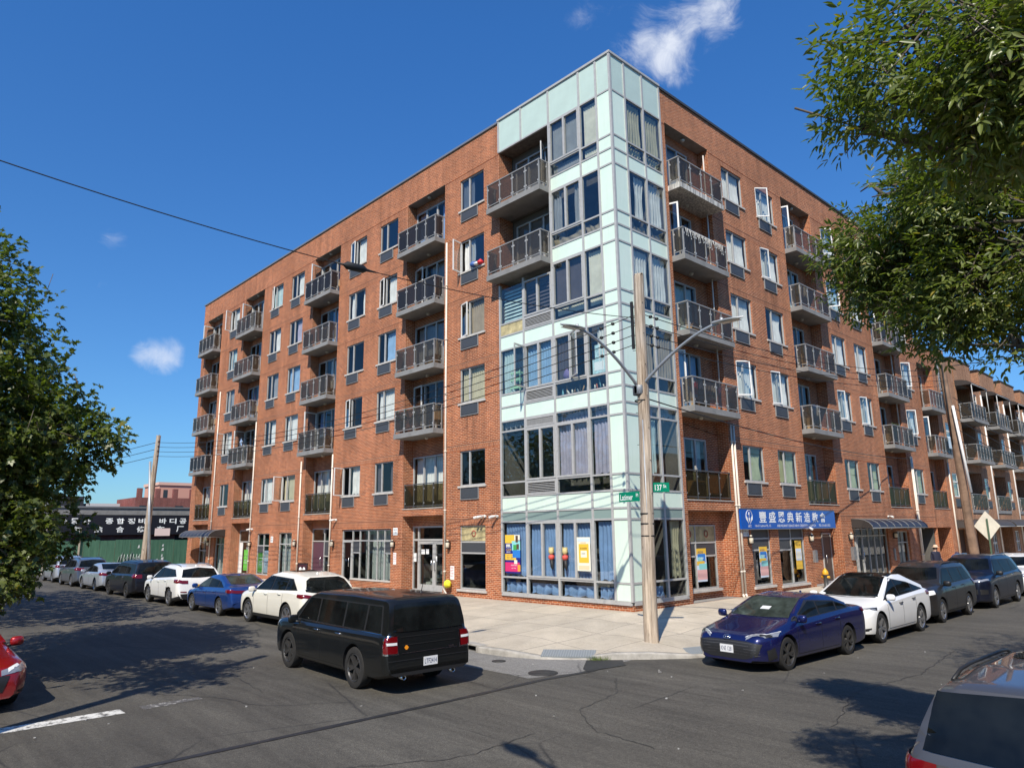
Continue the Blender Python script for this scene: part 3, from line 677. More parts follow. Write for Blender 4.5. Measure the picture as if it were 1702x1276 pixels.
def louver_mb(w, h):
    b = frame_mb(w, h, (), (), .05, -.04, .07); n = 6
    for i in range(n):
        z = .06+(h-.12)*i/n; b.box((.05, -.03, z), (w-.05, .0, z+.02))
    b.box((.05, .021, .05), (w-.05, .03, h-.05), 1); return b
fl_of = lambda z: 0 if z < 3 else 1 if z < 6.6 else 2 if z < 9.4 else 3 if z < 12.2 else 4 if z < 15 else 5
CWC = {  # curtain codes per floor: left columns 0..3, right columns 1..2
 'L': [['bf', 'bf', 'bf', 'bf'], ['-', '-', 'lf', 'lf'], ['cl', 'sf', 'dl', 'wr'], ['ck', 'dk', 'dv', 'wv'], ['', '', 'gs', '-'], ['', '', 'gv', 'wv']],
 'R': [['', 'bl', 'yr'], ['', 'cf', '-'], ['', 'tf', 'tf'], ['', 'wf', 'wf'], ['', 'wr', 'wf'], ['', 'yf', 'yf']]}
for side, U in (('L', UL), ('R', UR)):
    for i in range(len(U)-1):
        corner = (side == 'L' and i == 4) or (side == 'R' and i == 0)
        for z0, z1, kd in ROWS:
            x0, x1 = U[i]+.045, U[i+1]-.045; w, h = x1-x0, z1-z0-.06; fl = fl_of(z0); zz = z0+.03
            if side == 'L' and i < 2 and 11.9 < z0 < 17.5: continue
            if side == 'L' and i < 2 and z0 == 10.38: h = 11.85-z0-.06
            loc = SIDE[side](x0, 0, zz); rot = (0, 0, RZ[side]); pk = f'{w:.2f}_{h:.2f}'
            if kd == 'p' or kd == 's' or kd == 'd' or corner or (kd == 't' and side == 'L' and i == 0 and fl in (2, 3)):
                m = SPANG if kd == 'p' else SPAND if kd == 'd' and not corner else SPAN
                if kd == 't' and not corner: m = SPANT if fl == 3 else SPAN
                part('spandrel_panel', f'sp{pk}{m.name}', lambda: MB().box((0, -.006, 0), (w, .02, h)), m, apt, loc, rot); continue
            if kd == 't' and side == 'L' and i == 1 and fl in (1, 2, 3):
                part('air_conditioner_louver', 'lv'+pk, lambda: louver_mb(w, h), [ALU, BLACK], apt, loc, rot); continue
            g = part('glass_pane', 'gp'+pk, lambda: MB().box((0, .0, 0), (w, .008, h)), PANE, apt, loc, rot)
            code = CWC[side][fl][i]
            if fl == 0 and z1 < 1: part('curtain', 'cwl'+pk, lambda: drape_mb(.02, w-.02, .0, h*.72, .16, folds=4, amp=.05, seed=3), CURT['blue'], g) if side == 'L' or i == 1 else None
            elif kd == 't' and fl in (4, 3): 
                part('stored_bundle' if fl == 4 else 'blind_hem', f'cwt{pk}{fl}', lambda: (MB().grid(lambda u, v: (w*u, .12+.03*math.sin(u*23+v*5), h*.8*v*(.8+.2*math.sin(u*9))), 20, 4) if fl == 4 else slats_mb(.03, w-.03, h*.45, h, .17)), CURT['tan'] if fl == 4 else BLIND, g)
            elif kd == 't' and fl == 1 and z0 > 6: curtain('lf', w, h, g, 'cw', 0) if code != '-' else part('curtain', 'cwv'+pk, lambda: drape_mb(.03, w-.03, h*.25, h, .15, amp=.03), CURT['grey'], g)
            elif kd == 't' and fl == 5: curtain(code, w, h, g, 'cw', h*.3, .12)
            elif kd == 'v': curtain(code, w, h, g, 'cw', .02, .12)
            if kd == 'v' and z0 > .5 and side == 'L' and ((i == 1 and fl < 4) or (i == 2)):
                part('window_sash', 'sash'+pk, lambda: sash2(w, h), ALU, apt, loc, rot)
def osash(x, z, w, h, ang, mirror=False):
    s = part('open_window_sash', f'cwo{w:.2f}{h:.2f}', lambda: frame_mb(w, h, (), (), .05, -.02, .04), ALU, apt, (x, -.07, z), (0, 0, R(-ang)))
    part('pane', f'cwop{w:.2f}{h:.2f}', lambda: MB().box((.05, -.003, .05), (w-.05, .003, h-.05)), PANE, s)
osash(-4.5, 7.66, .66, 1.6, 80); osash(-2.2, 7.66, .66, 1.6, 30)
# recessed balconies beside the glass bay, fifth and sixth floors
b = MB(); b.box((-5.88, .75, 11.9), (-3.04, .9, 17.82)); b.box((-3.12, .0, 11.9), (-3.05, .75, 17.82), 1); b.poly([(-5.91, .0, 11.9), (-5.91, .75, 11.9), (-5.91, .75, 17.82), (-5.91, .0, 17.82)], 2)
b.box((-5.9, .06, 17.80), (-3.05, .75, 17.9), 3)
part('balcony_recess', None, b, [mat('recess_dark', (.12, .11, .10), .9), mat('blue_grey_metal', (.42, .50, .60), .35, .5, fn=worn(.15, 3)), BRICK, mat('soffit_boards', (.16, .14, .12), .8, fn=worn(.4, 6))], apt)  # blue in the metal side panel's base colour imitates the sky it reflects
for i in (3, 4):
    f = balcony_door('L', -5.6, SLABT[i]+.01, 2.3, 'gr' if i == 4 else '-', depth=.66); balcony('L', -6.1, 3.02, SLABT[i], 4, SMOKE, inner=.7)
part('open_sash', None, lambda: frame_mb(.75, 2.1, (), (), .06, 0, .045), ALU, f, (1.7, .0, .05), (0, 0, R(-60)))
# ---------------------------------------------------------------- shopfronts, entrances, fittings
def shopfront(side, x0, z0, w, h, mull, trans, depth=.06, glass=None, code='-', door=None, panels=(), t=.05, fr=ALU):
    """door: (x, width) ; panels: cells (xa, xb, za, zb, material) set in the frame"""
    loc = SIDE[side](x0, depth, z0); rot = (0, 0, RZ[side])
    b = MB(); b.box((0, 0, 0), (t, .08, h)); b.box((w-t, 0, 0), (w, .08, h)); b.box((t, 0, 0), (w-t, .08, t)); b.box((t, 0, h-t), (w-t, .08, h))
    for x in mull: b.box((x-t*.55, -.004, t), (x+t*.55, .076, h-t))
    for q in trans: z, xa, xb = q if hasattr(q, '__len__') else (q, 0, w); b.box((max(xa, t), .003, z-t*.6), (min(xb, w-t), .083, z+t*.6))
    for (xa, xb, za, zb, mi) in panels: b.box((xa, .02, za), (xb, .05, zb), mi)
    if door:
        x, dw = door; dh = 2.05; a = .08
        b.box((x, -.02, .02), (x+a, .05, dh)); b.box((x+dw-a, -.02, .02), (x+dw, .05, dh)); b.box((x+a, -.02, dh-a), (x+dw-a, .05, dh)); b.box((x+a, -.02, .02), (x+dw-a, .05, .2))
    f = part('shop_window' if not door else 'entrance_door', None, b, [fr, LOUV, SPANT, mat('purple_door', (.10, .045, .065), .5), WHITEF, mat('dark_door', (.07, .06, .055), .5)], apt, loc, rot)
    part('pane', None, MB().box((t*.5, .036, t*.5), (w-t*.5, .042, h-t*.5)), glass or PANED, f); 
    if code != '-': curtain(code, w, h, f, f'shop{x0}', .05, .2)
    if door:
        hb = MB()
        for hx in ((door[0]+door[1]-.14,) if door[1] < 1.3 else (door[0]+door[1]/2-.1, door[0]+door[1]/2+.1)): hb.tube([(hx, -.02, .85), (hx, -.09, .85), (hx, -.09, 1.25), (hx, -.02, 1.25)], .014, 6)
        part('door_handle', None, hb, mat('steel', (.6, .6, .6), .25, .9), f)
    return f
# left street, from the glass corner outwards
shopfront('L', -8.44, .29, 1.57, 2.42, (), (1.36, 1.78), panels=[(.05, 1.52, 1.4, 1.74, 1), (.05, 1.52, 1.82, 2.37, 2)])
part('emblem', None, MB().lathe([(.085, -.002), (.13, -.004), (.13, .004), (.085, .002)], 20, 'Y'), mat('emblem_red', (.35, .08, .05), .5), apt, (-7.65, .075, 2.39))
part('sill', None, MB().box((-8.55, -.06, .2), (-6.78, .1, .285)), SILL, apt)
ent = shopfront('L', -12.38, .02, 2.82, 2.7, (.42,), (2.12,), depth=.55, t=.07, panels=[(.49, 1.56, .02, .1, 0)])
b = MB()
for x in (.47, 1.6):
    w_ = 1.12; b.box((x, -.03, .02), (x+.1, .03, 2.06)); b.box((x+w_-.1, -.03, .02), (x+w_, .03, 2.06)); b.box((x+.1, -.03, 1.94), (x+w_-.1, .03, 2.06)); b.box((x+.1, -.03, .02), (x+w_-.1, .03, .27))
part('door', None, b, ALU, ent); hb = MB()
for hx in (1.5, 1.69): hb.tube([(hx, -.03, .88), (hx, -.1, .88), (hx, -.1, 1.28), (hx, -.03, 1.28)], .016, 6)
part('door_handle', None, hb, MATS['steel'], ent)
for x, w_, z, h_ in ((.66, .26, 1.52, .2), (1.0, .2, 1.53, .2), (1.66, .12, 1.25, .2), (.1, .2, 1.2, .36)): part('paper_notice', None, MB().box((x, -.012, z), (x+w_, -.006, z+h_)), mat('paper', (.8, .8, .78), .8), ent)
b = MB()
for k in range(8): b.box((.2+.3*k, .35+.02*k, .06+.16*k), (.5+.3*k, 1.2, .08+.16*k+.1))
part('stair', None, b, mat('stair_white', (.6, .58, .5), .7), ent)
shopfront('L', -17.57, .06, 4.29, 2.55, (.95, 1.6, 2.35, 3.1, 3.7), (2.05, (1.5, .95, 1.6), (1.5, 3.7, 4.24)), door=(.06, .86), panels=[(.98, 1.57, 1.55, 2.0, 1), (3.73, 4.2, 1.55, 2.0, 1)])
part('curtain', None, drape_mb(1.62, 4.2, .32, 2.5, .3, folds=14, amp=.05), CURT['white'], apt, (-17.57, .12, .06))
b = MB().box((-16.62, -.02, -.1), (-13.25, .12, .32)); part('bulkhead', None, b, BRICK, apt); part('sill', None, MB().box((-16.62, -.05, .322), (-13.25, .13, .39)), SILL, apt)
f = shopfront('L', -21.57, .02, 2.83, 2.7, (1.3,), (2.05, (1.3, 1.3, 2.78)), depth=.55, panels=[(.12, 1.2, .05, 1.98, 3), (1.34, 2.74, 1.36, 2.0, 1)])
part('door_handle', None, MB().tube([(1.1, -.02, .85), (1.1, -.09, .85), (1.1, -.09, 1.25), (1.1, -.02, 1.25)], .014, 6), MATS['steel'], f); part('curtain', None, drape_mb(1.75, 2.7, .05, 1.2, .2), CURT['cyan'], f)
shopfront('L', -24.42, .3, 1.57, 2.23, (.78,), (1.62,), code='wf'); shopfront('L', -27.25, .2, 1.65, 2.3, (.82,), (1.62,), panels=[(.05, .78, 1.25, 1.58, 1)])
f = shopfront('L', -31.06, .02, 2.82, 2.7, (1.4,), (2.0, (1.3, 1.4, 2.8)), depth=.55, panels=[(.06, .5, .05, 1.95, 4), (1.45, 2.75, 1.35, 1.95, 1)]); part('curtain', None, drape_mb(.55, 1.35, .9, 1.9, .25), CURT['white'], f)
shopfront('L', -33.75, .02, 1.7, 2.3, (.85,), (1.85,), depth=.12, code='wf'); shopfront('L', -37.76, .02, 2.72, 2.7, (.9, 1.8), (1.4, 1.95), depth=.55, code='yf')
# right street
f = shopfront('R', 3.47, .35, 2.36, 2.25, (1.0,), (1.15, 1.62), depth=.55, panels=[(.06, .96, 1.2, 1.57, 1), (1.05, 2.3, 1.2, 1.57, 1), (.06, 2.3, 1.66, 2.2, 2)])
shopfront('R', 7.46, .3, 1.49, 2.25, (), (1.33, 1.76), panels=[(.05, 1.44, 1.37, 1.72, 1), (.05, 1.44, 1.8, 2.2, 5), (.05, .35, .05, 1.28, 5)]); shopfront('R', 9.62, .22, 2.26, 2.25, (1.12,), (1.8, (1.36, 0, 1.12)), panels=[(.05, 1.07, 1.4, 1.76, 1), (.05, 2.2, 1.84, 2.2, 5)])
for a_, c_ in (((7.38, -.07, .21), (9.03, .1, .298)), ((9.54, -.07, .13), (11.96, .1, .218)), ((3.4, .42, .26), (5.9, .6, .348))): part('sill', None, MB().box(a_, c_), SILL, apt, rot=(0, 0, RZ['R']))
shopfront('R', 12.92, .02, .45, 2.28, (), (2.0,), depth=.5, panels=[(.05, .4, .05, 1.95, 0)]); f = shopfront('R', 14.69, .02, .9, 2.18, (), (), depth=.5, panels=[(.05, .85, .05, 2.1, 5)]); part('door_handle', None, MB().tube([(.12, -.0, .85), (.12, -.08, .85), (.12, -.08, 1.2), (.12, 0, 1.2)], .014, 6), MATS['steel'], f)
shopfront('R', 16.95, .02, 4.35, 2.43, (.45, 1.25, 2.0, 2.75, 3.5), (2.0,), depth=.1, door=(.5, .72)); shopfront('R', 22.5, .02, 1.8, 2.18, (.9,), (1.6,), depth=.12, code='wf')
part('emblem', None, MB().lathe([(.09, -.002), (.13, -.004), (.13, .004), (.09, .002)], 20, 'Y').lathe([(.09, -.002), (.13, -.004), (.13, .004), (.09, .002)], 20, 'Y', (1.1, 0, 0)), MATS['emblem_red'], apt, SIDE['R'](4.1, .55, 2.28), (0, 0, RZ['R']))
# awnings
BRAWN = mat('brown_awning', (.06, .05, .045), .6)
AWN = mat('navy_awning', (.030, .032, .045), .45, spec=.35); AWNI = mat('awning_side', (.035, .028, .025), .8)
def awning(side, x0, x1, z, d, h):
    b = MB(); w = x1-x0; n = 8
    pr = [(0, h), (-.35*d, h*.98), (-.62*d, h*.86), (-.83*d, h*.6), (-.96*d, h*.28), (-d, 0)]
    for i in range(n):
        xa, xb = w*i/n, w*(i+1)/n
        for k in range(5): b.poly([(xa, *pr[k]), (xa, *pr[k+1]), (xb, *pr[k+1]), (xb, *pr[k])], 0, True)
    for x in (0.0, w): b.poly([(x, p[0], p[1]) for p in pr]+[(x, 0, 0)], 1)
    for i in range(n+1): b.tube([(w*i/n, p[0]-.004, p[1]+.006) for p in pr], .014, 5, 2)
    b.tube([(0, -d, -.01), (w, -d, -.01)], .022, 6, 2); b.tube([(0.05, 0, -.06), (.05, -d, -.02)], .018, 5, 2); b.tube([(w-.05, 0, -.06), (w-.05, -d, -.02)], .018, 5, 2)
    for x in (.3, w*.35, w*.65, w-.3): b.lathe([(0, -.1), (.05, -.09), (.055, 0)], 8, o=(x, -d+.12, 0), m=2)
    part('awning', None, b, [AWN, AWNI, ALUD], apt, SIDE[side](x0, 0, z), (0, 0, RZ[side]))
awning('R', 16.85, 24.3, 2.40, .95, .42); awning('L', -37.2, -32.0, 2.36, 1.05, .42)
# drain pipes
def pipe(side, x, z0, z1, foot=True, y=-.06):
    pts = [(x, y, z1), (x, y, z0)]; b = MB().tube(pts, .042, 8)
    for z in np.arange(z0+.8, z1, 2.4): b.lathe([(.043, -.03), (.06, -.03), (.06, .03), (.043, .03)], 8, o=(x, y, z)); b.box((x-.012, y, z-.02), (x+.012, 0, z+.02))
    if foot: b.tube([(x, y, z0), (x, y-.05, z0-.12)], .045, 8)
    part('drain_pipe', None, b, PIPE, apt, rot=(0, 0, RZ[side]))
for x, z1 in ((-9.3, 14.9), (-18.62, 6.4), (-22.0, 6.3), (-28.15, 9.2), (-34.3, 12)): pipe('L', x, .12, z1)
for x, z1 in ((6.42, 6.4), (6.62, 6.4), (25.75, 6.3), (25.95, 6.3)): pipe('R', x, .1, z1)
for y_ in (6.05, 25.0): part('drain_pipe', None, MB().tube([(y_, .06, 6.6), (y_, .06, 17.5)], .03, 6), mat('thin_pipe', (.55, .50, .44), .5), apt, rot=(0, 0, RZ['R']))
# wall lamps, cameras, boxes
def wlamp_mb():
    b = MB(); b.box((-.06, -.03, -.16), (.06, 0, .12), 0); b.lathe([(.05, -.1), (.075, -.08), (.085, .1), (.07, .14), (.03, .2), (0, .21)], 10, o=(0, -.12, 0), m=1); b.lathe([(.09, .1), (.1, .12), (.05, .17), (0, .22)], 10, o=(0, -.12, 0), m=0)
    b.box((-.05, -.17, -.14), (.05, -.05, -.1), 0); return b
for s, x, z in (('L', -9.05, 1.95), ('L', -13.0, 1.95), ('L', -18.3, 1.95), ('L', -22.3, 1.95), ('L', -28.0, 1.9), ('L', -34.5, 1.9), ('R', 7.2, 2.0), ('R', 12.3, 2.0), ('R', 16.4, 2.0), ('R', 22.0, 2.0)):
    part('wall_lamp', 'wlamp', wlamp_mb, [mat('bronze_metal', (.05, .04, .035), .5, .5), mat('lamp_glass', (.72, .66, .52), .35)], apt, SIDE[s](x, 0, z), (0, 0, RZ[s]))
def cam_mb(): return MB().tube([(0, 0, 0), (0, -.08, .02)], .05, 10).tube([(0, -.08, .03), (-.1, -.22, -.0), (-.16, -.32, -.03)], [.035, .05, .05], 10).lathe([(0, 0), (.06, 0), (.06, -.03)], 10, 'Y')
for s, x, z in (('L', -7.05, 3.0), ('L', -6.85, 3.02), ('L', -6.15, 3.0), ('L', -18.1, 3.1), ('L', -27.9, 2.75), ('L', -38.3, 2.45), ('R', 12.15, 2.42), ('R', 25.55, 2.75), ('R', 21.5, 2.95)):
    part('security_camera', 'scam', cam_mb, mat('white_plastic', (.75, .74, .7), .4), apt, SIDE[s](x, 0, z), (0, 0, RZ[s]))
for a_, c_ in (((12.5, -.12, 1.0), (12.72, 0, 1.5)), ((16.45, -.14, .95), (16.75, 0, 1.55)), ((21.75, -.06, .75), (21.9, 0, 1.35))): part('meter_box', None, MB().box(a_, c_), mat('box_grey', (.25, .25, .25), .5, .3), apt, rot=(0, 0, RZ['R']))
for s, x, z in (('L', -8.97, .55), ('R', 16.6, .3)): pass
b = MB().tube([(-9.0, 0, .42), (-9.0, -.14, .42)], .05, 8).tube([(-9.0, -.14, .42), (-9.06, -.22, .34)], .065, 8).tube([(-9.0, -.14, .42), (-8.93, -.22, .34)], .065, 8)
b.grid(lambda u, v: (-8.98+(.16+.02*math.sin(3*u*6.28+9*v))*math.sin(math.pi*min(1, .12+.88*v))**.5*math.cos(2*math.pi*u), -.16+.15*math.sin(math.pi*min(1, .12+.88*v))**.5*math.sin(2*math.pi*u), .33+.27*v+.02*math.sin(5*u*6.28)), 18, 8, 1); part('fire_connection', None, b, [mat('brass', (.45, .30, .1), .35, .7), mat('yellow_cover', (.75, .70, .03), .6, fn=worn(.3, 12))], apt)
b = MB().tube([(-9.25, -.2, .32), (-8.2, -.75, .04)], .035, 8); tag(part('drain_spout', None, b, PIPE), 'cream plastic pipe length lying from the wall onto the pavement by the glass doors', 'pipe')
# ---- wing further down the right street, its garage, and its balconies
wing = thing('apartment_wing', 'lower four storey brick wing with a garage door and balconies beyond the tall block', 'apartment building', (0, 29, 0))
Hw = [(29.05, 31.85, 3.47, 12.3, RD), (29.02, 31.6, -.6, 2.35, 1.6, 'l')]
def rw(name, b, m, **k): return part(name, None, b, m, wing, loc=(0, -29, 0), rot=(0, 0, RZ['R']), **k)
b = wall_mb(29.02, 32.55, -.6, 13.5, Hw, ()); b.add(wall_mb(29.05, 31.85, 3.47, 12.3, [(29.1, 31.3, s, s+2.28, .1) for s in SLABT[:3]], (), RD)); rw('wall', b, WALLM)
b = MB().box((26.0, 1.45, -.6), (28.6, 1.5, 2.34)); b.box((28.6, 1.55, -.6), (31.62, 1.6, 2.34), 1)
rw('garage_door', b, [mat('garage_grey', (.13, .13, .12), .6, fn=worn(.15, 3)), BRICK])
rw('coping', MB().box((29.06, -.05, 13.5), (32.6, .3, 13.58)), DCOPING); b = MB(); b.poly([(29.02, 0, 13.2), (32.55, 0, 13.2), (32.55, 12, 13.2), (29.02, 12, 13.2)]); rw('roof', b, MATS['roof_felt'])
_S = SIDE; SIDE = dict(SIDE); SIDE['R'] = lambda x, y, z: (-y, x-29, z)
for i in range(3):
    balcony_door('R', 29.1, SLABT[i]+.01, 2.19, ('-', 'cf', '-')[i], wing, opened=(0, 70, 0)[i])
    if i: balcony('R', 29.04, 2.84, SLABT[i], 5, None, wing)
    else: juliet('R', 29.07, 2.76, SLABT[0], 4, wing)
SIDE = _S
b = MB().tube([(32.35, -.06, .1), (32.35, -.06, 6.3)], .05, 8).tube([(32.35, -.06, 6.3), (32.3, .2, 9.2)], .05, 8); rw('drain_pipe', b, PIPE)
# ---- row of town houses beyond
def townhouse(y0, w, label, first=False):
    t = thing('town_house', label, 'town house', (0, y0, 0), group='brick town houses down the right street')
    P = lambda name, b, m, **k: part(name, None, b, m, t, rot=(0, 0, RZ['R']), **k)
    xs = w*.62                                            # balcony bay first, stair bay after it
    Hs = [(.25, xs-.35, s, s+2.5, .9) for s in SLABT[:3]]+[(xs+.25, xs+1.3, s+.75, s+2.2, .12) for s in SLABT[:3]]+[(.3, xs-.4, .0, 2.3, .7), (xs+.2, xs+1.35, .55, 2.0, .12)]
    b = wall_mb(0, w, -.6, 12.35, Hs); P('wall', b, [BRICK2, SOLDIER, CONC])
    b = MB().box((w*.02, .02, 12.351), (w*.72, 2.6, 13.75)); b.poly([(0, 0, 12.3), (w, 0, 12.3), (w, 10, 12.3), (0, 10, 12.3)]); b.poly([(0, 0, 0), (0, 10, 0), (0, 10, 12.3), (0, 0, 12.3)]); b.poly([(w, 0, 0), (w, 10, 0), (w, 10, 12.3), (w, 0, 12.3)]); P('stair_bulkhead', b, BRICK2)
    P('coping', MB().box((w*.0, -.03, 13.75), (w*.74, 2.65, 13.84)), DCOPING)
    b = MB()
    for s in SLABT[:3]: b.poly([(.2, .9, s), (xs-.3, .9, s), (xs-.3, .9, s+2.6), (.2, .9, s+2.6)])
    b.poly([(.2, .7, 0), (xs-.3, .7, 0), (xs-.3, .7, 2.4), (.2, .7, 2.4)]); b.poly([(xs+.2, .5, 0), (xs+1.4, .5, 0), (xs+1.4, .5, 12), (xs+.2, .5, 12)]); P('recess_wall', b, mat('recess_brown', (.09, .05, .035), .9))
    for i, s in enumerate(SLABT[:3]):
        d = part('balcony_door', f'thd{w:.1f}', lambda: frame_mb(1.7, 2.1, (.85,), (), .06, 0, .05), WHITEF, t, (-.84, .7, s+.02), (0, 0, RZ['R'])); part('pane', 'thdp', lambda: MB().box((.05, .02, .05), (1.65, .026, 2.05)), PANED, d)
        f = part('window', f'thw{w:.1f}', lambda: frame_mb(1.05, 1.45, (), (.95,), .06, .04, .06), WHITEF, t, (0, xs+.25, s+.75), (0, 0, RZ['R'])); part('pane', 'thwp', lambda: MB().box((.05, .06, .05), (1.0, .066, 1.4)), PANE, f)
        part('air_conditioner_grille', 'thac', lambda: MB().box((.05, -.04, -.6), (1.0, .03, -.12)), LOUV, f); curtain('yf' if i == 0 else 'wf', 1.05, 1.45, f, 'th')
        s_ = part('balcony', f'ths{w:.1f}{i>0}', lambda: MB().box((0, -.85 if i else -.05, -.22), (xs-.15, .88, 0)), CONC, t, (0, .12, s), (0, 0, RZ['R']))
        part('railing', f'thr{w:.1f}{i>0}', lambda: rail_mb(xs-.15, .8 if i else .06, 5), [ALUD, ALU], s_); part('railing_glass', f'thg{w:.1f}{i>0}', lambda: rglass_mb(xs-.15, .8 if i else .14, 5), SMOKE, s_)
    f = part('window', None, frame_mb(1.15, 1.45, (.57,), (.7,), .05, .04, .05), WHITEF, t, (0, xs+.2, .55), (0, 0, RZ['R'])); part('pane', None, MB().box((.03, .06, .03), (1.12, .066, 1.42)), PANE, f)
    def aw(z, x1, d, h):
        b = MB()
        for k in range(6):
            a0, a1 = R(90*k/6), R(90*(k+1)/6); b.poly([(0, -d*math.sin(a0), z+h*math.cos(a0)), (x1, -d*math.sin(a0), z+h*math.cos(a0)), (x1, -d*math.sin(a1), z+h*math.cos(a1)), (0, -d*math.sin(a1), z+h*math.cos(a1))], 0, True)
        for x in (0, x1): b.poly([(x, -d*math.sin(R(15*k)), z+h*math.cos(R(15*k))) for k in range(7)]+[(x, 0, z)], 1)
        b.tube([(0, -d, z), (x1, -d, z)], .03, 6, 2); return b
    b = aw(11.75, xs, 1.0, .4); b.tube([(.06, -.95, 11.75), (.06, -.95, SLABT[2])], .03, 6, 2); b.tube([(xs-.1, -.95, 11.75), (xs-.1, -.95, SLABT[2])], .03, 6, 2); P('balcony_canopy', b, [AWNI, AWNI, ALU])
    P('door_awning', aw(2.35, w-.1, 1.0, .5), [mat('brown_awning', (.06, .05, .045), .6), AWNI, ALU])
    P('drain_pipe', MB().tube([(w-.1, -.06, 0), (w-.1, -.06, 11.8)], .05, 6), WHITEF)
    return t
b = None
th0 = thing('town_house', 'plain flat fronted brick town house right after the garage wing, behind the leaning pole', 'town house', (0, 32.57, 0), group='brick town houses down the right street')
Hs = [(.5, 1.7, s+.75, s+2.25, .12) for s in SLABT[:3]]+[(.3, 3.2, .0, 2.2, .9)]
part('wall', None, wall_mb(0, 3.6, -.6, 13.45, Hs), [BRICK2, SOLDIER, CONC], th0, loc=(.02, 0, 0), rot=(0, 0, RZ['R']))
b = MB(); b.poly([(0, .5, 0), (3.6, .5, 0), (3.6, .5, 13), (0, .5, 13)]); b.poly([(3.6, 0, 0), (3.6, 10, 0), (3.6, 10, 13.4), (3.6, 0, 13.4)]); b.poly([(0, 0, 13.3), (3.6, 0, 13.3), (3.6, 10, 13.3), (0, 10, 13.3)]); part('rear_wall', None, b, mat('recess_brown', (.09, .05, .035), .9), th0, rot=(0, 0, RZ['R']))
part('coping', None, MB().box((0, -.04, 13.45), (3.62, .3, 13.54)), DCOPING, th0, loc=(.02, 0, 0), rot=(0, 0, RZ['R']))
for i, s in enumerate(SLABT[:3]):
    f = part('window', 'th0w', lambda: frame_mb(1.2, 1.5, (), (.95,), .07, .03, .06), WHITEF, th0, (.02, .5, s+.75), (0, 0, RZ['R'])); part('pane', 'th0p', lambda: MB().box((.05, .06, .05), (1.15, .066, 1.45)), PANE, f); part('air_conditioner_grille', 'th0a', lambda: MB().box((.05, -.05, -.62), (1.1, .03, -.1)), LOUV, f); curtain('yf' if i < 2 else 'wf', 1.2, 1.5, f, 'th0')
b = MB()
for k in range(6):
    a0, a1 = R(90*k/6), R(90*(k+1)/6); b.poly([(.1, -math.sin(a0), 2.3+.5*math.cos(a0)), (3.4, -math.sin(a0), 2.3+.5*math.cos(a0)), (3.4, -math.sin(a1), 2.3+.5*math.cos(a1)), (.1, -math.sin(a1), 2.3+.5*math.cos(a1))], 0, True)
b.poly([(.1, 0, 2.3), (.1, -1, 2.3), (.1, -.7, 2.65), (.1, 0, 2.8)]); part('door_awning', None, b, MATS['brown_awning'], th0, rot=(0, 0, RZ['R']))
townhouse(36.4, 5.9, 'brick town house with canopied balconies just right of the leaning utility pole'); townhouse(42.6, 5.9, 'second brick town house with canopied balconies past the leaning pole'); townhouse(48.8, 5.9, 'third brick town house with canopied balconies, partly cut by the photo edge'); townhouse(55.0, 5.9, 'farthest brick town house, only its roof block in view')
# ---------------------------------------------------------------- cars
def paint(name, c, metal=.35, rough=.32, coat=1.0):
    def f(t, b):
        pos = t.node('TexCoord').outputs['Object']; n = t.noise(pos, 2.2, 4, .6); z = t.node('SeparateXYZ', i_0=pos).outputs[2]
        dirt = t.math('MULTIPLY', t.ramp(t.math('ADD', t.math('MULTIPLY', n, .5), z), [(.45, 1), (.9, 0)]), .16 if max(c) > .1 else .05)
        t.l.new(t.mix(dirt, (*c, 1), (.16, .145, .12, 1)), b.inputs['Base Color'])
        t.l.new(t.math('ADD', t.math('MULTIPLY', dirt, .9), rough), b.inputs['Roughness'])
    return mat('paint_'+name, c, rough, metal, .5 if coat > .9 else .3, coat, fn=f)
def car_glass(name, c, edge):
    m = bpy.data.materials.new(name); m.use_nodes = True; MATS[name] = m; t = NT(m.node_tree); out = t.n['Material Output']; t.n.remove(t.n['Principled BSDF'])
    n = t.noise(t.node('TexCoord').outputs['Object'], 1.7, 3, .6); col = t.mix(t.ramp(n, [(.4, 0), (.62, 1)]), tuple(v*.4 for v in c), c)
    d = t.node('BsdfDiffuse', i_Color=col); g = t.node('BsdfGlossy', i_Roughness=.03)
    f = t.math('ADD', t.math('MULTIPLY', t.math('POWER', t.node('LayerWeight', i_Blend=.5).outputs['Facing'], 4.0), edge), .035, clamp=True)
    t.l.new(t.node('MixShader', i_0=f, i_1=d.outputs[0], i_2=g.outputs[0]).outputs[0], out.inputs[0]); return m
CGLASS = car_glass('car_glass', (.010, .012, .012), .30); CGLASSL = car_glass('clear_car_glass', (.055, .07, .06), .40)
CTRIM = mat('car_black_trim', (.016, .016, .017), .5); CHROME = mat('chrome', (.7, .7, .7), .15, 1.0)
TYRE = mat('tyre_rubber', (.018, .017, .016), .85, fn=worn(.35, 9)); RIMS = mat('alloy_rim', (.38, .38, .39), .3, .8); RIMD = mat('dark_rim', (.085, .082, .08), .35, .6)
LRED = mat('tail_red', (.13, .003, .005), .12, spec=.5, coat=.5); LCLR = mat('headlamp', (.30, .31, .33), .1, .3, coat=1); LWHT = mat('lamp_white', (.75, .75, .74), .15, coat=1); AMBER = mat('amber', (.8, .28, .02), .2, coat=1)
PLATE = mat('plate_white', (.72, .72, .72), .4); PLATEY = mat('plate_gold', (.62, .36, .06), .4); PTXT = mat('plate_ink', (.03, .04, .12), .5); LINE = mat('panel_gap', (.004, .004, .004), .9)
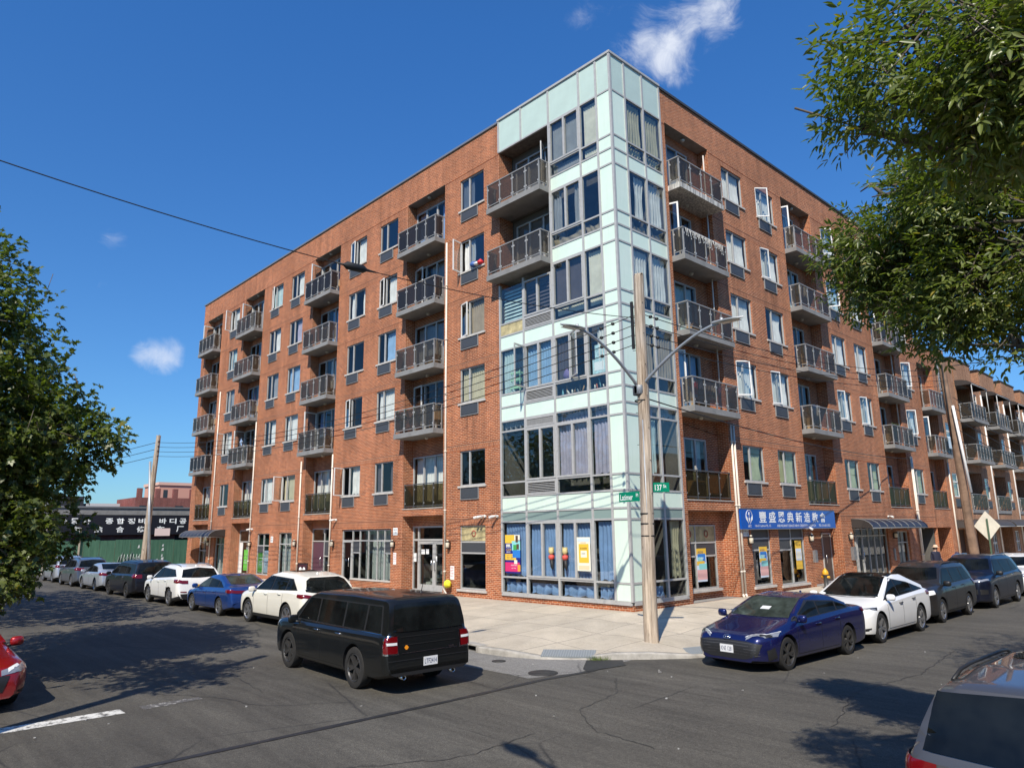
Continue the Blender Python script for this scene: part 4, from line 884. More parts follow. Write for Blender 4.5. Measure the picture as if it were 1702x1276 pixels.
def smooth_line(pts, w=.1, n=600):
    """height along the car from corner points, rounded over w metres; x runs front to rear"""
    x = np.array([p[0] for p in pts], float); z = np.array([p[1] for p in pts], float); o = np.argsort(x); x, z = x[o], z[o]
    xs = np.linspace(x[0], x[-1], n); k = max(1, int(w/(xs[1]-xs[0]))); zz = np.interp(xs, x, z); pad = np.concatenate([2*zz[0]-zz[1:k+1][::-1], zz, 2*zz[-1]-zz[-k-1:-1][::-1]])
    for _ in range(2):
        c = np.convolve(pad, np.ones(k)/k, 'same'); pad = c
    zz = pad[k:-k]; return lambda q: float(np.interp(q, xs, zz))
def car(name, label, cat, loc, heading, S):
    L, Wd, wb, fo, H = S['L'], S['W'], S['wb'], S['fo'], S['H']; ro = L-wb-fo; xF, xR = wb/2+fo, -(wb/2+ro); hw = Wd/2; wr = S.get('wr', .335)
    top = smooth_line(S['top'], S.get('sm', .11)); belt = smooth_line(S['belt'], .25); zb = S.get('zb', .21); dl = S.get('overhang', .10)
    bot = smooth_line([(xR, zb+dl), (xR+.5, zb), (xF-.5, zb), (xF, zb+dl*.3)], .2)
    nr, rr = S.get('nose_r', .55), S.get('tail_r', .30); nk, rk = S.get('nose_w', .72), S.get('tail_w', .86)
    def plan(x):
        w = 1.0
        if x > xF-nr: t = (x-(xF-nr))/nr; w = 1-(1-nk)*t**2.4
        if x < xR+rr: t = ((xR+rr)-x)/rr; w = 1-(1-rk)*t**2.6
        return hw*w
    tum = S.get('tumble', .36)
    def section(x):
        W_, b0, zt = plan(x), bot(x), top(x); zs = min(belt(x), zt-.055); h = zt-zs; hood = h < .16
        wt = W_*.93-tum*h if not hood else W_*.86
        pts = [(0, b0), (W_*.55, b0), (W_*.86, b0+.005), (W_*.955, b0+.05), (W_*.985, b0+.14), (W_*.995, b0+.42*(zs-b0)), (W_*1.0, b0+.60*(zs-b0)), (W_*.994, b0+.78*(zs-b0)), (W_*.978, zs-.045), (W_*.945, zs-.006)]
        if hood: pts += [(W_*.91, zs+h*.30), (W_*.84, zs+h*.62), (W_*.74, zs+h*.80), (W_*.60, zs+h*.90), (W_*.4, zs+h*.965), (W_*.2, zs+h*.99), (0, zt)]
        else:
            e = W_*.925; pts += [(e, zs+.012), (e+(wt-e)*.33, zs+h*.30), (e+(wt-e)*.66, zs+h*.60), (wt, zs+h*S.get('rk', .86)), (wt-.055, zs+h*(S.get('rk', .86)*.4+.6)), (wt*.72, zs+h*.985), (0, zt)]
        return pts
    xs = sorted(set(np.round(np.concatenate([np.linspace(xR, xF, 64), xF-np.array([.01, .03, .06, .1, .15, .2, .27]), xR+np.array([.01, .03, .06, .1, .15, .2])]), 3).tolist()))
    V, Fc = [], []; n = len(section(0)); ring = 2*n-2
    for x in xs:
        p = section(x); V += [(x, y, z) for y, z in p]+[(x, -y, z) for y, z in p[-2:0:-1]]
    for i in range(len(xs)-1):
        for k in range(ring): a, c = i*ring+k, i*ring+(k+1) % ring; Fc.append((a, c, c+ring, a+ring))
    Fc.append(tuple(range(ring-1, -1, -1))); e = (len(xs)-1)*ring; Fc.append(tuple(e+k for k in range(ring)))
    bvh = BVHTree.FromPolygons(V, Fc)
    root = thing(name, label, cat, loc, heading, S.get('group'))
    pm = S['paint']; clad = S.get('clad', 0)
    me = bpy.data.meshes.new('body'); me.from_pydata(V, [], Fc); me.update()
    o = bpy.data.objects.new('body', me); COL.objects.link(o); ra = wr+S.get('gap', .055)
    cb = MB()
    for sx in (wb/2, -wb/2):
        for sy in (-1, 1): cb.lathe([(0, sy*(hw-.30)), (ra, sy*(hw-.30)), (ra, sy*(hw+.2)), (0, sy*(hw+.2))][::sy], 36, 'Y', (sx, 0, wr+.01), smooth=False)
    cme = bpy.data.meshes.new('cut'); cme.from_pydata(cb.v, [], cb.f); cme.validate(); co = bpy.data.objects.new('cut', cme); COL.objects.link(co)
    import bmesh
    bm = bmesh.new(); bm.from_mesh(cme); bmesh.ops.remove_doubles(bm, verts=bm.verts, dist=1e-4); bmesh.ops.recalc_face_normals(bm, faces=bm.faces); bm.to_mesh(cme); bm.free()
    bm = bmesh.new(); bm.from_mesh(me); bmesh.ops.recalc_face_normals(bm, faces=bm.faces); bm.to_mesh(me); bm.free()
    md = o.modifiers.new('b', 'BOOLEAN'); md.operation = 'DIFFERENCE'; md.object = co; md.solver = 'EXACT'
    dg = bpy.context.evaluated_depsgraph_get(); me2 = bpy.data.meshes.new_from_object(o.evaluated_get(dg)); o.modifiers.clear(); o.data = me2; me2.name = 'body'; bpy.data.objects.remove(co)
    me2.materials.clear(); me2.materials.append(pm); me2.materials.append(CTRIM); me2.materials.append(S.get('roofmat', pm))
    for pl in me2.polygons:
        c = pl.center; inw = any(math.hypot(c.x-sx, c.z-wr-.01) < ra-.004 or (abs(math.hypot(c.x-sx, c.z-wr-.01)-ra) < .012 and abs(pl.normal.y) < .5 and abs(c.y) < hw*.985) for sx in (wb/2, -wb/2)) and abs(c.y) > hw-.4
        z0 = bot(c.x); m = 1 if inw or c.z < z0+.03+clad*.6 or (pl.normal.z < -.6 and c.z < z0+.1) else 0
        if S.get('arch') and m == 0 and any(math.hypot(c.x-sx, c.z-wr) < ra+.03 for sx in (wb/2, -wb/2)): m = 1
        if m == 0 and 'roofmat' in S and abs(c.y) < .57 and c.z > belt(c.x)+.22 and pl.normal.z > .5: m = 2
        pl.material_index = m; pl.use_smooth = True
    me2.set_sharp_from_angle(angle=R(32)); o.parent = root
    def snap(p, off):
        q = bvh.find_nearest(Vector(p)); return q[0]+q[1].normalized()*off*(1 if (q[1].dot(q[0]-Vector((q[0].x*.8, 0, .6)))) > 0 else -1)
    def ray(o_, d, off):
        h = bvh.ray_cast(Vector(o_), Vector(d))
        if h[0] is None: return None
        nrm = h[1] if h[1].dot(Vector(d)) < 0 else -h[1]; return h[0]+nrm*off
    def lerpl(pts, u):
        k = u*(len(pts)-1); i = min(int(k), len(pts)-2); return Vector(pts[i]).lerp(Vector(pts[i+1]), k-i)
    def patch(nm, view, lo, hi, m, off=.006, nu=14, nv=5, sy=1, label=None, parent=None):
        """a panel laid on the body: lo and hi are its lower and upper edges seen from one side"""
        b = MB()
        def fn(u, v):
            p = lerpl(lo, u).lerp(lerpl(hi, u), v)
            if view == 'side': r = ray((p.x, sy*5, p.y), (0, -sy, 0), off); return r or snap((p.x, sy*hw, p.y), off)
            if view == 'front': r = ray((9, p.x, p.y), (-1, 0, 0), off); return r or snap((xF, p.x, p.y), off)
            if view == 'rear': r = ray((-9, p.x, p.y), (1, 0, 0), off); return r or snap((xR, p.x, p.y), off)
            if view == 'top': r = ray((p.x, p.y, 5), (0, 0, -1), off); return r or snap((p.x, p.y, H), off)
            return snap((p.x, p.y*sy, p.z), off)
        b.grid(fn, nu, nv); return part(nm, None, b, m, parent or root, label=label)
    G_ = S.get('glass', CGLASS); gf = S.get('glassf', CGLASS)
    for sy in (1, -1):                                   # side glazing, doors, handles, mirrors
        fr_ = patch('window_trim', 'side', S['dlo'][0], S['dlo'][1], S.get('dlom', CTRIM), .003, 40, 6, sy)
        for k, (lo, hi) in enumerate(S['wins']): patch('side_window', 'side', lo, hi, gf if k == 0 else G_, .007, 14, 6, sy)
        for x, zl in S.get('seams', ()): patch('door_seam', 'side', [(x, bot(x)+.1), (x+.014, bot(x)+.1)], [(x+zl, belt(x)-.03), (x+zl+.014, belt(x)-.03)], LINE, .002, 1, 12, sy)
        patch('door_seam', 'side', [(S['rock'][0], bot(0)+.10), (S['rock'][1], bot(0)+.10)], [(S['rock'][0], bot(0)+.112), (S['rock'][1], bot(0)+.112)], LINE, .002, 10, 1, sy)
        for x, z in S['handles']:
            hp = ray((x, sy*5, z), (0, -sy, 0), 0)
            if hp: part('door_handle', None, MB().tube([(x-.1, hp.y-.004*sy, z), (x-.09, hp.y+.028*sy, z+.003), (x+.09, hp.y+.028*sy, z+.003), (x+.1, hp.y-.004*sy, z)], .014, 6), S.get('handlem', pm), root)
        mx, mz = S['mirror']; hp = ray((mx, sy*5, mz), (0, -sy, 0), 0) or Vector((mx, sy*hw*.9, mz)); my = abs(hp.y)
        b = MB()
        def mf(u, v):
            a = math.pi*(v-.5); q = 2*math.pi*u; return (mx+.06+.075*math.cos(a)*math.cos(q)*(1 if math.cos(q) > 0 else .45), sy*(my+.15+.115*math.copysign(abs(math.cos(a))**.6, 1)*math.sin(q)), mz+.05+.085*math.copysign(abs(math.sin(a))**.7, math.sin(a)))
        b.grid(mf, 16, 8); b.tube([(mx+.03, sy*(my-.02), mz-.02), (mx+.05, sy*(my+.1), mz)], .025, 6, 1); part('side_mirror', None, b, [S.get('mirrorm', pm), CTRIM], root)
        for lo, hi, m, nm in S.get('lights', ()): patch(nm, 'snap', lo, hi, m, {'taillight_surround': .006, 'taillight': .016, 'reversing_light': .024, 'headlamp_projector': .013, 'daytime_light': .016, 'headlamp_ring': .014}.get(nm, .008), 20, 8, sy)
        for lo, hi, m, nm in S.get('sidebits', ()): patch(nm, 'side', lo, hi, m, .006, 12, 4, sy)
    for nm, lo, hi in (('windshield', S['ws'][0], S['ws'][1]), ('rear_window', S['rw'][0], S['rw'][1])):
        sgn = 1 if nm == 'windshield' else -1
        def fn(u, v, lo=lo, hi=hi):
            x = lo[0]+(hi[0]-lo[0])*v; y = (2*u-1)*(lo[1]+(hi[1]-lo[1])*v); x -= sgn*S.get('bow', .10)*(abs(2*u-1)**2)*(1-v*.3)
            r = ray((x, y, 5), (0, 0, -1), .006)
            if r is None: return snap((x, y, H), .006)
            return r
        if nm == 'rear_window' and S.get('rwv'): patch(nm, 'rear', S['rwv'][0], S['rwv'][1], S.get('rearg', G_), .014, 44, 16)
        else: part(nm, None, MB().grid(fn, 24, 14), S.get('wsg', gf) if sgn == 1 else S.get('rearg', G_), root)
    for view, nm, lo, hi, m in S.get('bits', ()): patch(nm, view, lo, hi, m, .008, 20, 5)
    for view, z, w_, h_, m, txt in S.get('plates', ()):
        x = xF if view == 'front' else xR; h = ray((9 if view == 'front' else -9, 0, z), (-1 if view == 'front' else 1, 0, 0), .012); sg = 1 if view == 'front' else -1
        pl = part('licence_plate', None, MB().box((h.x-.004, -w_/2, z-h_/2), (h.x+.004, w_/2, z+h_/2)), m, root)
        if txt: text_mesh('lettering', txt, PTXT, pl, Matrix(((0, 0, sg, h.x+sg*.007), (sg, 0, 0, 0), (0, 1, 0, z-.042), (0, 0, 0, 1))), width=w_*.86, height=.085, align='CENTER')
    if S.get('rails'):
        z0 = S['rails']
        for sy in (1, -1):
            def rp(x):
                h = ray((x, sy*(hw*.93-tum*(H-belt(0))-.03), 5), (0, 0, -1), 0); return h or Vector((x, sy*.6, H))
            ps = [rp(z0[0]+(z0[1]-z0[0])*k/8) for k in range(9)]; part('roof_rail', None, MB().tube([p+Vector((0, 0, .0 if k in (0, 8) else .04)) for k, p in enumerate(ps)], .016, 6), S.get('railm', CTRIM), root)
    if S.get('fin'): part('antenna', None, MB().lathe([(.05, 0), (.03, .03), (.012, .06), (0, .065)], 10, o=(S['fin'], 0, top(S['fin'])-.01)), S.get('roofmat', pm) if not S.get('finm') else S['finm'], root)
    if S.get('mast'): part('antenna', None, MB().tube([(S['mast'][0], S['mast'][1], top(S['mast'][0])-.02), (S['mast'][0]-.13, S['mast'][1], top(S['mast'][0])+.33)], [.009, .004], 6).lathe([(.035, -.02), (.03, .02), (0, .04)], 10, o=(S['mast'][0], S['mast'][1], top(S['mast'][0])-.01)), CTRIM, root)
    for x, y, z in S.get('exhaust', ()): part('exhaust_tip', None, MB().lathe([(.028, 0), (.036, 0), (.04, -.02), (.04, .12)], 14, 'X', (x, y, z)).lathe([(0, .03), (.03, .03)], 14, 'X', (x, y, z), 1), [CHROME, BLACK], root)
    # wheels
    tw = S.get('tw', .215); rim = S.get('rim', RIMS); rs = S.get('rs', .70); spk = S.get('spokes', 5)
    kt, kr = f'tyre{wr}{tw}', f'rim{wr}{tw}{rim.name}{spk}{rs}'
    def tyre_b():
        h = tw/2; r0 = wr*rs; return MB().lathe([(r0, -h*.8), (r0+.01, -h*.98), (wr*.88, -h*1.02), (wr*.965, -h*.93), (wr, -h*.72), (wr, h*.72), (wr*.965, h*.93), (wr*.88, h*1.02), (r0+.01, h*.98), (r0, h*.8), (r0-.02, 0), (r0, -h*.8)], 40, 'Y')
    def rim_b():
        b = MB(); h = tw/2; r0 = wr*rs
        b.lathe([(r0, -h*.9), (r0-.012, -h*.97), (r0-.03, -h*.8), (r0-.035, h*.7)], 40, 'Y'); b.lathe([(0, -h*.25), (r0*.9, -h*.2), (r0-.03, h*.3)], 30, 'Y', m=1)
        b.lathe([(0, -h*.82), (.03, -h*.8), (.055, -h*.72), (.065, -h*.4), (.065, -h*.2)], 16, 'Y')
        for k in range(spk):
            for dv in ((-.16, .16) if spk <= 6 else (0,)):
                a = 2*math.pi*k/spk+dv; a2 = 2*math.pi*k/spk+dv*.35; c = Vector((math.cos(a), 0, math.sin(a))); c2 = Vector((math.cos(a2), 0, math.sin(a2))); t_ = Vector((-math.sin(a), 0, math.cos(a))); wv = r0*.075
                p = [c2*.045-t_*wv*1.1, c2*.045+t_*wv*1.1, c*(r0-.02)+t_*wv, c*(r0-.02)-t_*wv]; y0, y1 = Vector((0, -h*.78, 0)), Vector((0, -h*.92, 0)); q0 = Vector((0, -h*.45, 0))
                f = [p[0]+y0, p[1]+y0, p[2]+y1, p[3]+y1]; g = [p[0]+q0, p[1]+q0, p[2]+q0, p[3]+q0]
                b.poly(f)
                for i in range(4): b.poly([f[i], g[i], g[(i+1) % 4], f[(i+1) % 4]])
        return b
    for ax, sx in enumerate((wb/2, -wb/2)):
        for sy in (1, -1):
            w = link('wheel', None, root, (sx, sy*(hw-tw/2-.02), wr), (0, 0, (R(180) if sy > 0 else 0)+(S.get('steer', 0) if ax == 0 else 0)))
            w.empty_display_size = .1
            part('tyre', kt, tyre_b, TYRE, w, auto=40); part('rim', kr, rim_b, [rim, BLACK], w, (0, 0, 0), (0, R(17*ax+9), 0), auto=35)
    part('underbody', None, MB().box((xF-.5, -hw*.8, zb+.0), (xR+.5, hw*.8, zb+.12)).tube([(wb/2, -hw+.2, wr), (wb/2, hw-.2, wr)], .05, 6).tube([(-wb/2, -hw+.2, wr), (-wb/2, hw-.2, wr)], .06, 6), BLACK, root)
    return root
def spec(L, W, H, wb, fo, top, belt, **k):
    d = dict(L=L, W=W, H=H, wb=wb, fo=fo, top=top, belt=belt); d.update(k); return d
def side_glass(xa, xb, za, zt, splits, lean_f, lean_r, zr=None, zrt=None, pil=.035):
    """trim outline and panes of a side window line; xa front foot, xb rear foot, lean_* how far the top is drawn in"""
    zr = za if zr is None else zr; zrt = zt if zrt is None else zrt
    bl = lambda x: za+(zr-za)*(xa-x)/(xa-xb)
    xt0, xt1 = xa-lean_f, xb+lean_r; tl = lambda x: zt+(zrt-zt)*max(0, (xt0-x))/(xt0-xt1)
    N = 8; foot = [(xa-(xa-xb)*i/N, bl(xa-(xa-xb)*i/N)) for i in range(N+1)]; head = [(xt0-(xt0-xt1)*i/N, tl(xt0-(xt0-xt1)*i/N)) for i in range(N+1)]
    ws = []; e = [xa]+list(splits)+[xb]
    for i in range(len(e)-1):
        a0 = e[i]-(.06 if i == 0 else pil); a1 = e[i+1]+(.06 if i == len(e)-2 else pil)
        t0 = xt0-.05 if i == 0 else e[i]-pil-.02; t1 = xt1+.05 if i == len(e)-2 else e[i+1]+pil-.02
        t0 = min(t0, xt0-.05); t1 = max(t1, xt1+.04) if i == len(e)-2 else t1
        t1 = min(t1, t0-.03)
        ws.append(([(a0+(a1-a0)*q/4, bl(a0+(a1-a0)*q/4)+.02) for q in range(5)], [(t0+(t1-t0)*q/4, tl(t0+(t1-t0)*q/4)-.025) for q in range(5)]))
    return (foot, head), ws
PBLK = paint('black', (.009, .010, .010), .2, .35, .55); PCRM = paint('pearl_white', (.78, .75, .66), .0); PBLU = paint('bright_blue', (.012, .055, .24), .45); PWHT = paint('white', (.78, .78, .77), .0)
PDRK = paint('dark_violet_grey', (.010, .010, .014), .2, .35, .4); PSIL = paint('pale_silver', (.50, .54, .60), .5); PGRY = paint('slate_grey', (.10, .115, .14), .4); PRED = paint('red', (.33, .010, .012), .4)
PNAV = paint('navy_blue', (.007, .010, .078), .4, .26); PCHR = paint('charcoal', (.026, .024, .023), .3, .38, .5); PMID = paint('midnight_blue', (.006, .009, .022), .25, .35, .5); PGUN = paint('gunmetal', (.085, .082, .080), .45, .38)
def tail(xr, y0, y1, z0, z1, wrap, m=LRED, zr=.05): return ([(xr+.02, y0, z0), (xr+.03, (y0+y1)/2+.06, z0+.01), (xr+wrap*.4, y1, z0+zr*.5), (xr+wrap, y1+.03, z0+zr)], [(xr+.05, y0, z1), (xr+.07, (y0+y1)/2+.06, z1+.01), (xr+wrap*.45, y1, z1+zr*.4), (xr+wrap*1.05, y1+.03, z1+zr*.6)], m, 'taillight')
def head(xf, y0, y1, z0, z1, wrap, m=LCLR): return ([(xf-.05, y0, z0), (xf-.13, (y0+y1)/2+.05, z0+.02), (xf-wrap, y1+.02, z0+.06)], [(xf-.06, y0, z1-.02), (xf-.16, (y0+y1)/2+.05, z1+.01), (xf-wrap*1.1, y1+.02, z1+.06)], m, 'headlight')
D, Wn = side_glass(1.22, -2.44, 1.06, 1.555, [.22, -.92, -1.78], .46, .10)
car('black_wagon', 'boxy black wagon driving across the corner with its square red taillight towards us', 'car', (-.02, -9.55, ZR), R(180-2.4), spec(5.13, 1.93, 1.73, 2.995, .93,
    [(2.43, .70), (2.40, .98), (2.2, 1.05), (1.4, 1.10), (.80, 1.58), (.45, 1.68), (-1, 1.715), (-2.4, 1.69), (-2.53, 1.63), (-2.64, 1.10), (-2.685, 1.0), (-2.70, .60)], [(2.43, .93), (1.3, 1.0), (-2.4, 1.05), (-2.7, 1.0)], paint=PBLK, tumble=.17, rk=.91, sm=.07, wr=.375, rim=RIMD, rs=.68, spokes=5, tw=.235, nose_w=.8, tail_w=.92, tail_r=.2,
    dlo=D, wins=Wn, ws=((1.34, .74), (.86, .62)), rw=((-2.6, .7), (-2.48, .6)), rwv=([(-.78, 1.10), (-.4, 1.09), (.4, 1.09), (.78, 1.10)], [(-.69, 1.57), (0, 1.59), (.69, 1.57)]), seams=((.95, .02), (-.08, 0), (-1.1, 0)), rock=(1.0, -1.0), handles=((.12, .93), (-.86, .94)), handlem=CHROME, mirror=(1.02, 1.02), gap=.05, zb=.24,
    lights=[([(-2.70, .68, .71), (-2.69, .80, .71), (-2.63, .92, .71), (-2.57, .965, .72)], [(-2.69, .68, 1.06), (-2.68, .80, 1.06), (-2.62, .92, 1.06), (-2.56, .96, 1.06)], CHROME, 'taillight_surround'), ([(-2.715, .71, .74), (-2.705, .80, .74), (-2.64, .92, .74), (-2.60, .955, .75)], [(-2.705, .71, 1.03), (-2.695, .80, 1.03), (-2.635, .92, 1.03), (-2.60, .95, 1.03)], LRED, 'taillight'), ([(-2.725, .72, .885), (-2.715, .82, .885), (-2.66, .93, .885)], [(-2.72, .72, .93), (-2.71, .82, .93), (-2.66, .93, .93)], LWHT, 'reversing_light'), head(2.43, .62, .9, .78, .94, .35)],
    bits=[('rear', 'tailgate_groove', [(-.62, 1.0-.14*k), (.62, 1.0-.14*k)], [(-.62, 1.012-.14*k), (.62, 1.012-.14*k)], CHROME if k == 2 else LINE) for k in range(3)]+[('rear', 'reflector_disc', [(.47, .82), (.50, .785), (.53, .785), (.56, .82)], [(.47, .825), (.50, .86), (.53, .86), (.56, .825)], AMBER), ('rear', 'bumper_step', [(-.9, .60), (.9, .60)], [(-.9, .615), (.9, .615)], CTRIM), ('rear', 'inspection_sticker', [(-.62, 1.44), (-.53, 1.44)], [(-.62, 1.55), (-.53, 1.55)], mat('sticker', (.6, .65, .4), .5)), ('rear', 'badge', [(-.55, .74), (-.43, .74)], [(-.55, .77), (-.43, .77)], CHROME), ('rear', 'rear_wiper', [(-.35, 1.12), (.1, 1.13)], [(-.35, 1.135), (.1, 1.145)], CTRIM)],
    plates=[('rear', .545, .31, .155, PLATE, 'LTF2414')], exhaust=[(-2.66, .55, .30), (-2.66, -.55, .30)], mast=(-1.72, -.42), clad=.05, sidebits=[([(1.22, 1.045), (-2.44, 1.048)], [(1.22, 1.062), (-2.44, 1.065)], CHROME, 'belt_trim'), ([(.22, 1.08), (.205, 1.08)], [(.23, 1.55), (.215, 1.55)], CHROME, 'pillar_trim')]))
D, Wn = side_glass(1.02, -2.0, 1.07, 1.555, [-.18, -1.2], .72, .52, 1.17, 1.50)
car('white_crossover', 'cream white crossover parked at the kerb right behind the black wagon', 'car', (-9.1, -6.58, ZR), R(180), spec(4.92, 1.96, 1.71, 2.82, .95,
    [(2.36, .60), (2.32, .93), (1.9, 1.04), (1.1, 1.14), (.28, 1.60), (-.35, 1.70), (-1.3, 1.67), (-2.0, 1.56), (-2.42, 1.12), (-2.50, 1.02), (-2.56, .62)], [(2.36, .86), (1.05, 1.02), (-1.6, 1.13), (-2.56, 1.06)], paint=PCRM, wr=.375, rim=RIMS, spokes=5, rs=.72, tw=.24, dlo=D, wins=Wn, ws=((1.02, .74), (.35, .6)), rw=((-2.4, .7), (-2, .6)), rwv=([(-.80, 1.14), (-.5, 1.10), (.5, 1.10), (.80, 1.14)], [(-.66, 1.45), (-.5, 1.53), (.5, 1.53), (.66, 1.45)]),
    seams=((.95, 0), (-.12, 0), (-1.15, .0)), rock=(.95, -.95), handles=((.06, .98), (-.92, 1.02)), mirror=(.88, 1.05), lights=[tail(-2.54, .38, .90, .93, 1.03, .40), head(2.36, .5, .88, .74, .86, .4)], plates=[('rear', .72, .31, .155, PLATE, '')], bits=[('rear', 'bumper_trim', [(-.8, .36), (.8, .36)], [(-.85, .46), (.85, .46)], CTRIM), ('top', 'sunroof', [(-.95, -.4), (-.95, .4)], [(-.25, -.42), (-.25, .42)], CGLASS)], exhaust=[(-2.5, .6, .33), (-2.5, -.6, .33)], fin=-1.55, clad=.12, gap=.06, arch=0))
D, Wn = side_glass(1.0, -1.62, .925, 1.31, [-.17, -1.05], .80, .68, 1.0, 1.24)
car('blue_sedan', 'bright metallic blue sedan between the cream crossover and a white crossover', 'car', (-14.42, -6.66, ZR), R(180), spec(4.57, 1.80, 1.44, 2.70, .86,
    [(2.21, .5), (2.17, .72), (1.8, .84), (1.05, .95), (.12, 1.37), (-.35, 1.435), (-.9, 1.40), (-1.82, 1.07), (-2.22, 1.04), (-2.30, .98), (-2.36, .55)], [(2.21, .68), (1.0, .87), (-1.3, .96), (-2.36, .98)], paint=PBLU, wr=.32, rim=RIMS, spokes=5, rs=.7, dlo=D, wins=Wn, ws=((1.0, .68), (.2, .54)), rw=((-1.78, .60), (-.98, .52)), rearg=CGLASSL, glassf=CGLASSL, seams=((.93, 0), (-.12, 0), (-1.05, 0)), rock=(.95, -.9), handles=((.04, .80), (-.85, .83)), mirror=(.80, .93),
    lights=[tail(-2.34, .30, .83, .80, .90, .36), head(2.21, .45, .84, .62, .74, .45)], plates=[('rear', .62, .31, .155, PLATE, '')], clad=0, fin=-.95))
D, Wn = side_glass(1.0, -1.95, 1.04, 1.53, [-.15, -1.15], .72, .45, 1.20, 1.47)
car('white_crossover', 'white crossover with roof rails parked between the blue sedan and a dark minivan', 'car', (-19.85, -6.62, ZR), R(180), spec(4.70, 1.88, 1.69, 2.70, .92,
    [(2.27, .6), (2.24, .93), (1.85, 1.03), (1.05, 1.13), (.30, 1.58), (-.3, 1.675), (-1.3, 1.66), (-2.0, 1.56), (-2.30, 1.15), (-2.37, 1.02), (-2.43, .6)], [(2.27, .86), (1.05, 1.0), (-1.6, 1.14), (-2.43, 1.08)], paint=PWHT, wr=.36, rim=RIMS, spokes=5, dlo=D, wins=Wn, ws=((1.0, .72), (.38, .58)), rw=((-2.3, .6), (-2, .5)), rwv=([(-.74, 1.17), (0, 1.14), (.74, 1.17)], [(-.64, 1.47), (0, 1.54), (.64, 1.47)]), seams=((.92, 0), (-.1, 0), (-1.1, 0)), rock=(.9, -.9), handles=((.05, .95), (-.86, 1.0)), mirror=(.88, 1.04),
    lights=[tail(-2.41, .50, .86, .92, 1.05, .45), head(2.27, .5, .85, .76, .9, .4)], bits=[('rear', 'bumper_trim', [(-.8, .32), (.8, .32)], [(-.88, .52), (.88, .52)], CTRIM), ('rear', 'reflector', [(.55, .56), (.80, .58)], [(.55, .61), (.80, .62)], LRED)], plates=[('rear', .80, .31, .155, PLATEY, '')], rails=(.0, -1.9), railm=RIMS, fin=-1.7, clad=.14, arch=1))
D, Wn = side_glass(1.42, -2.35, 1.05, 1.60, [.25, -.95], .98, .25, 1.12, 1.56)
car('dark_minivan', 'dark minivan with black rear glass ahead of the white crossover on the left street', 'car', (-25.8, -6.62, ZR), R(180), spec(5.15, 2.01, 1.74, 3.0, 1.0,
    [(2.5, .6), (2.43, .90), (2.05, 1.0), (1.55, 1.10), (.55, 1.64), (-.3, 1.73), (-1.6, 1.72), (-2.32, 1.63), (-2.55, 1.15), (-2.61, 1.0), (-2.65, .6)], [(2.5, .84), (1.4, 1.0), (-1.6, 1.08), (-2.65, 1.05)], paint=PDRK, wr=.345, rim=RIMD, tumble=.28, dlo=D, wins=Wn, ws=((1.45, .76), (.65, .62)), rw=((-2.5, .6), (-2.3, .5)), rwv=([(-.80, 1.14), (.80, 1.14)], [(-.70, 1.55), (0, 1.60), (.70, 1.55)]), seams=((1.1, 0), (.1, 0), (-1.1, 0)), rock=(1.0, -1.0), handles=((.3, .92), (-.9, .95)), handlem=CHROME, mirror=(1.2, 1.02),
    lights=[tail(-2.63, .62, .92, .92, 1.10, .35), head(2.5, .55, .92, .74, .9, .45)], plates=[('rear', .74, .31, .155, PLATE, '')], fin=-1.9))
D, Wn = side_glass(1.0, -1.62, .95, 1.34, [-.2, -1.05], .80, .68, 1.0, 1.28)
car('silver_sedan', 'pale silver sedan between the dark minivan and a dusty grey crossover', 'car', (-31.75, -6.62, ZR), R(180), spec(4.81, 1.82, 1.46, 2.775, .95,
    [(2.34, .5), (2.28, .74), (1.9, .87), (1.1, .98), (.15, 1.39), (-.35, 1.455), (-.95, 1.42), (-1.80, 1.10), (-2.3, 1.08), (-2.42, 1.0), (-2.47, .55)], [(2.34, .7), (1.05, .9), (-1.3, .98), (-2.47, 1.0)], paint=PSIL, wr=.33, dlo=D, wins=Wn, ws=((1.05, .68), (.22, .54)), rw=((-1.76, .62), (-1.02, .53)), seams=((.93, 0), (-.12, 0)), rock=(.95, -.9), handles=((.04, .82), (-.9, .85)), mirror=(.82, .95), lights=[tail(-2.45, .40, .84, .82, .95, .32), head(2.34, .5, .86, .64, .76, .45)], plates=[('rear', .66, .31, .155, PLATE, '')]))
D, Wn = side_glass(1.0, -1.9, 1.04, 1.52, [-.15, -1.15], .72, .45, 1.12, 1.47)
SUVT = [(2.25, .6), (2.2, .93), (1.85, 1.03), (1.05, 1.13), (.30, 1.56), (-.3, 1.66), (-1.3, 1.64), (-1.95, 1.54), (-2.22, 1.15), (-2.30, 1.02), (-2.35, .6)]; SUVB = [(2.25, .86), (1.05, 1.0), (-1.6, 1.1), (-2.35, 1.06)]
SUVK = dict(wr=.35, dlo=D, wins=Wn, ws=((1.0, .72), (.38, .58)), rw=((-2.2, .6), (-2, .5)), rwv=([(-.74, 1.14), (0, 1.12), (.74, 1.14)], [(-.62, 1.46), (0, 1.52), (.62, 1.46)]), seams=((.92, 0), (-.1, 0)), rock=(.9, -.9), handles=((.05, .95), (-.86, .98)), mirror=(.88, 1.04), lights=[tail(-2.33, .48, .84, .92, 1.08, .35), head(2.25, .5, .85, .76, .9, .4)], plates=[('rear', .78, .31, .155, PLATE, '')], rails=(0, -1.8), clad=.1)
car('grey_crossover', 'slate grey crossover parked next past the silver sedan towards the green fence', 'car', (-36.95, -6.62, ZR), R(180), spec(4.6, 1.85, 1.66, 2.69, .9, SUVT, SUVB, paint=PGRY, **SUVK))
car('silver_crossover', 'silver crossover farthest along the left kerb, half hidden by low maple leaves', 'car', (-42.6, -6.5, ZR), R(180), spec(4.6, 1.85, 1.66, 2.69, .9, SUVT, SUVB, paint=PSIL, **SUVK))
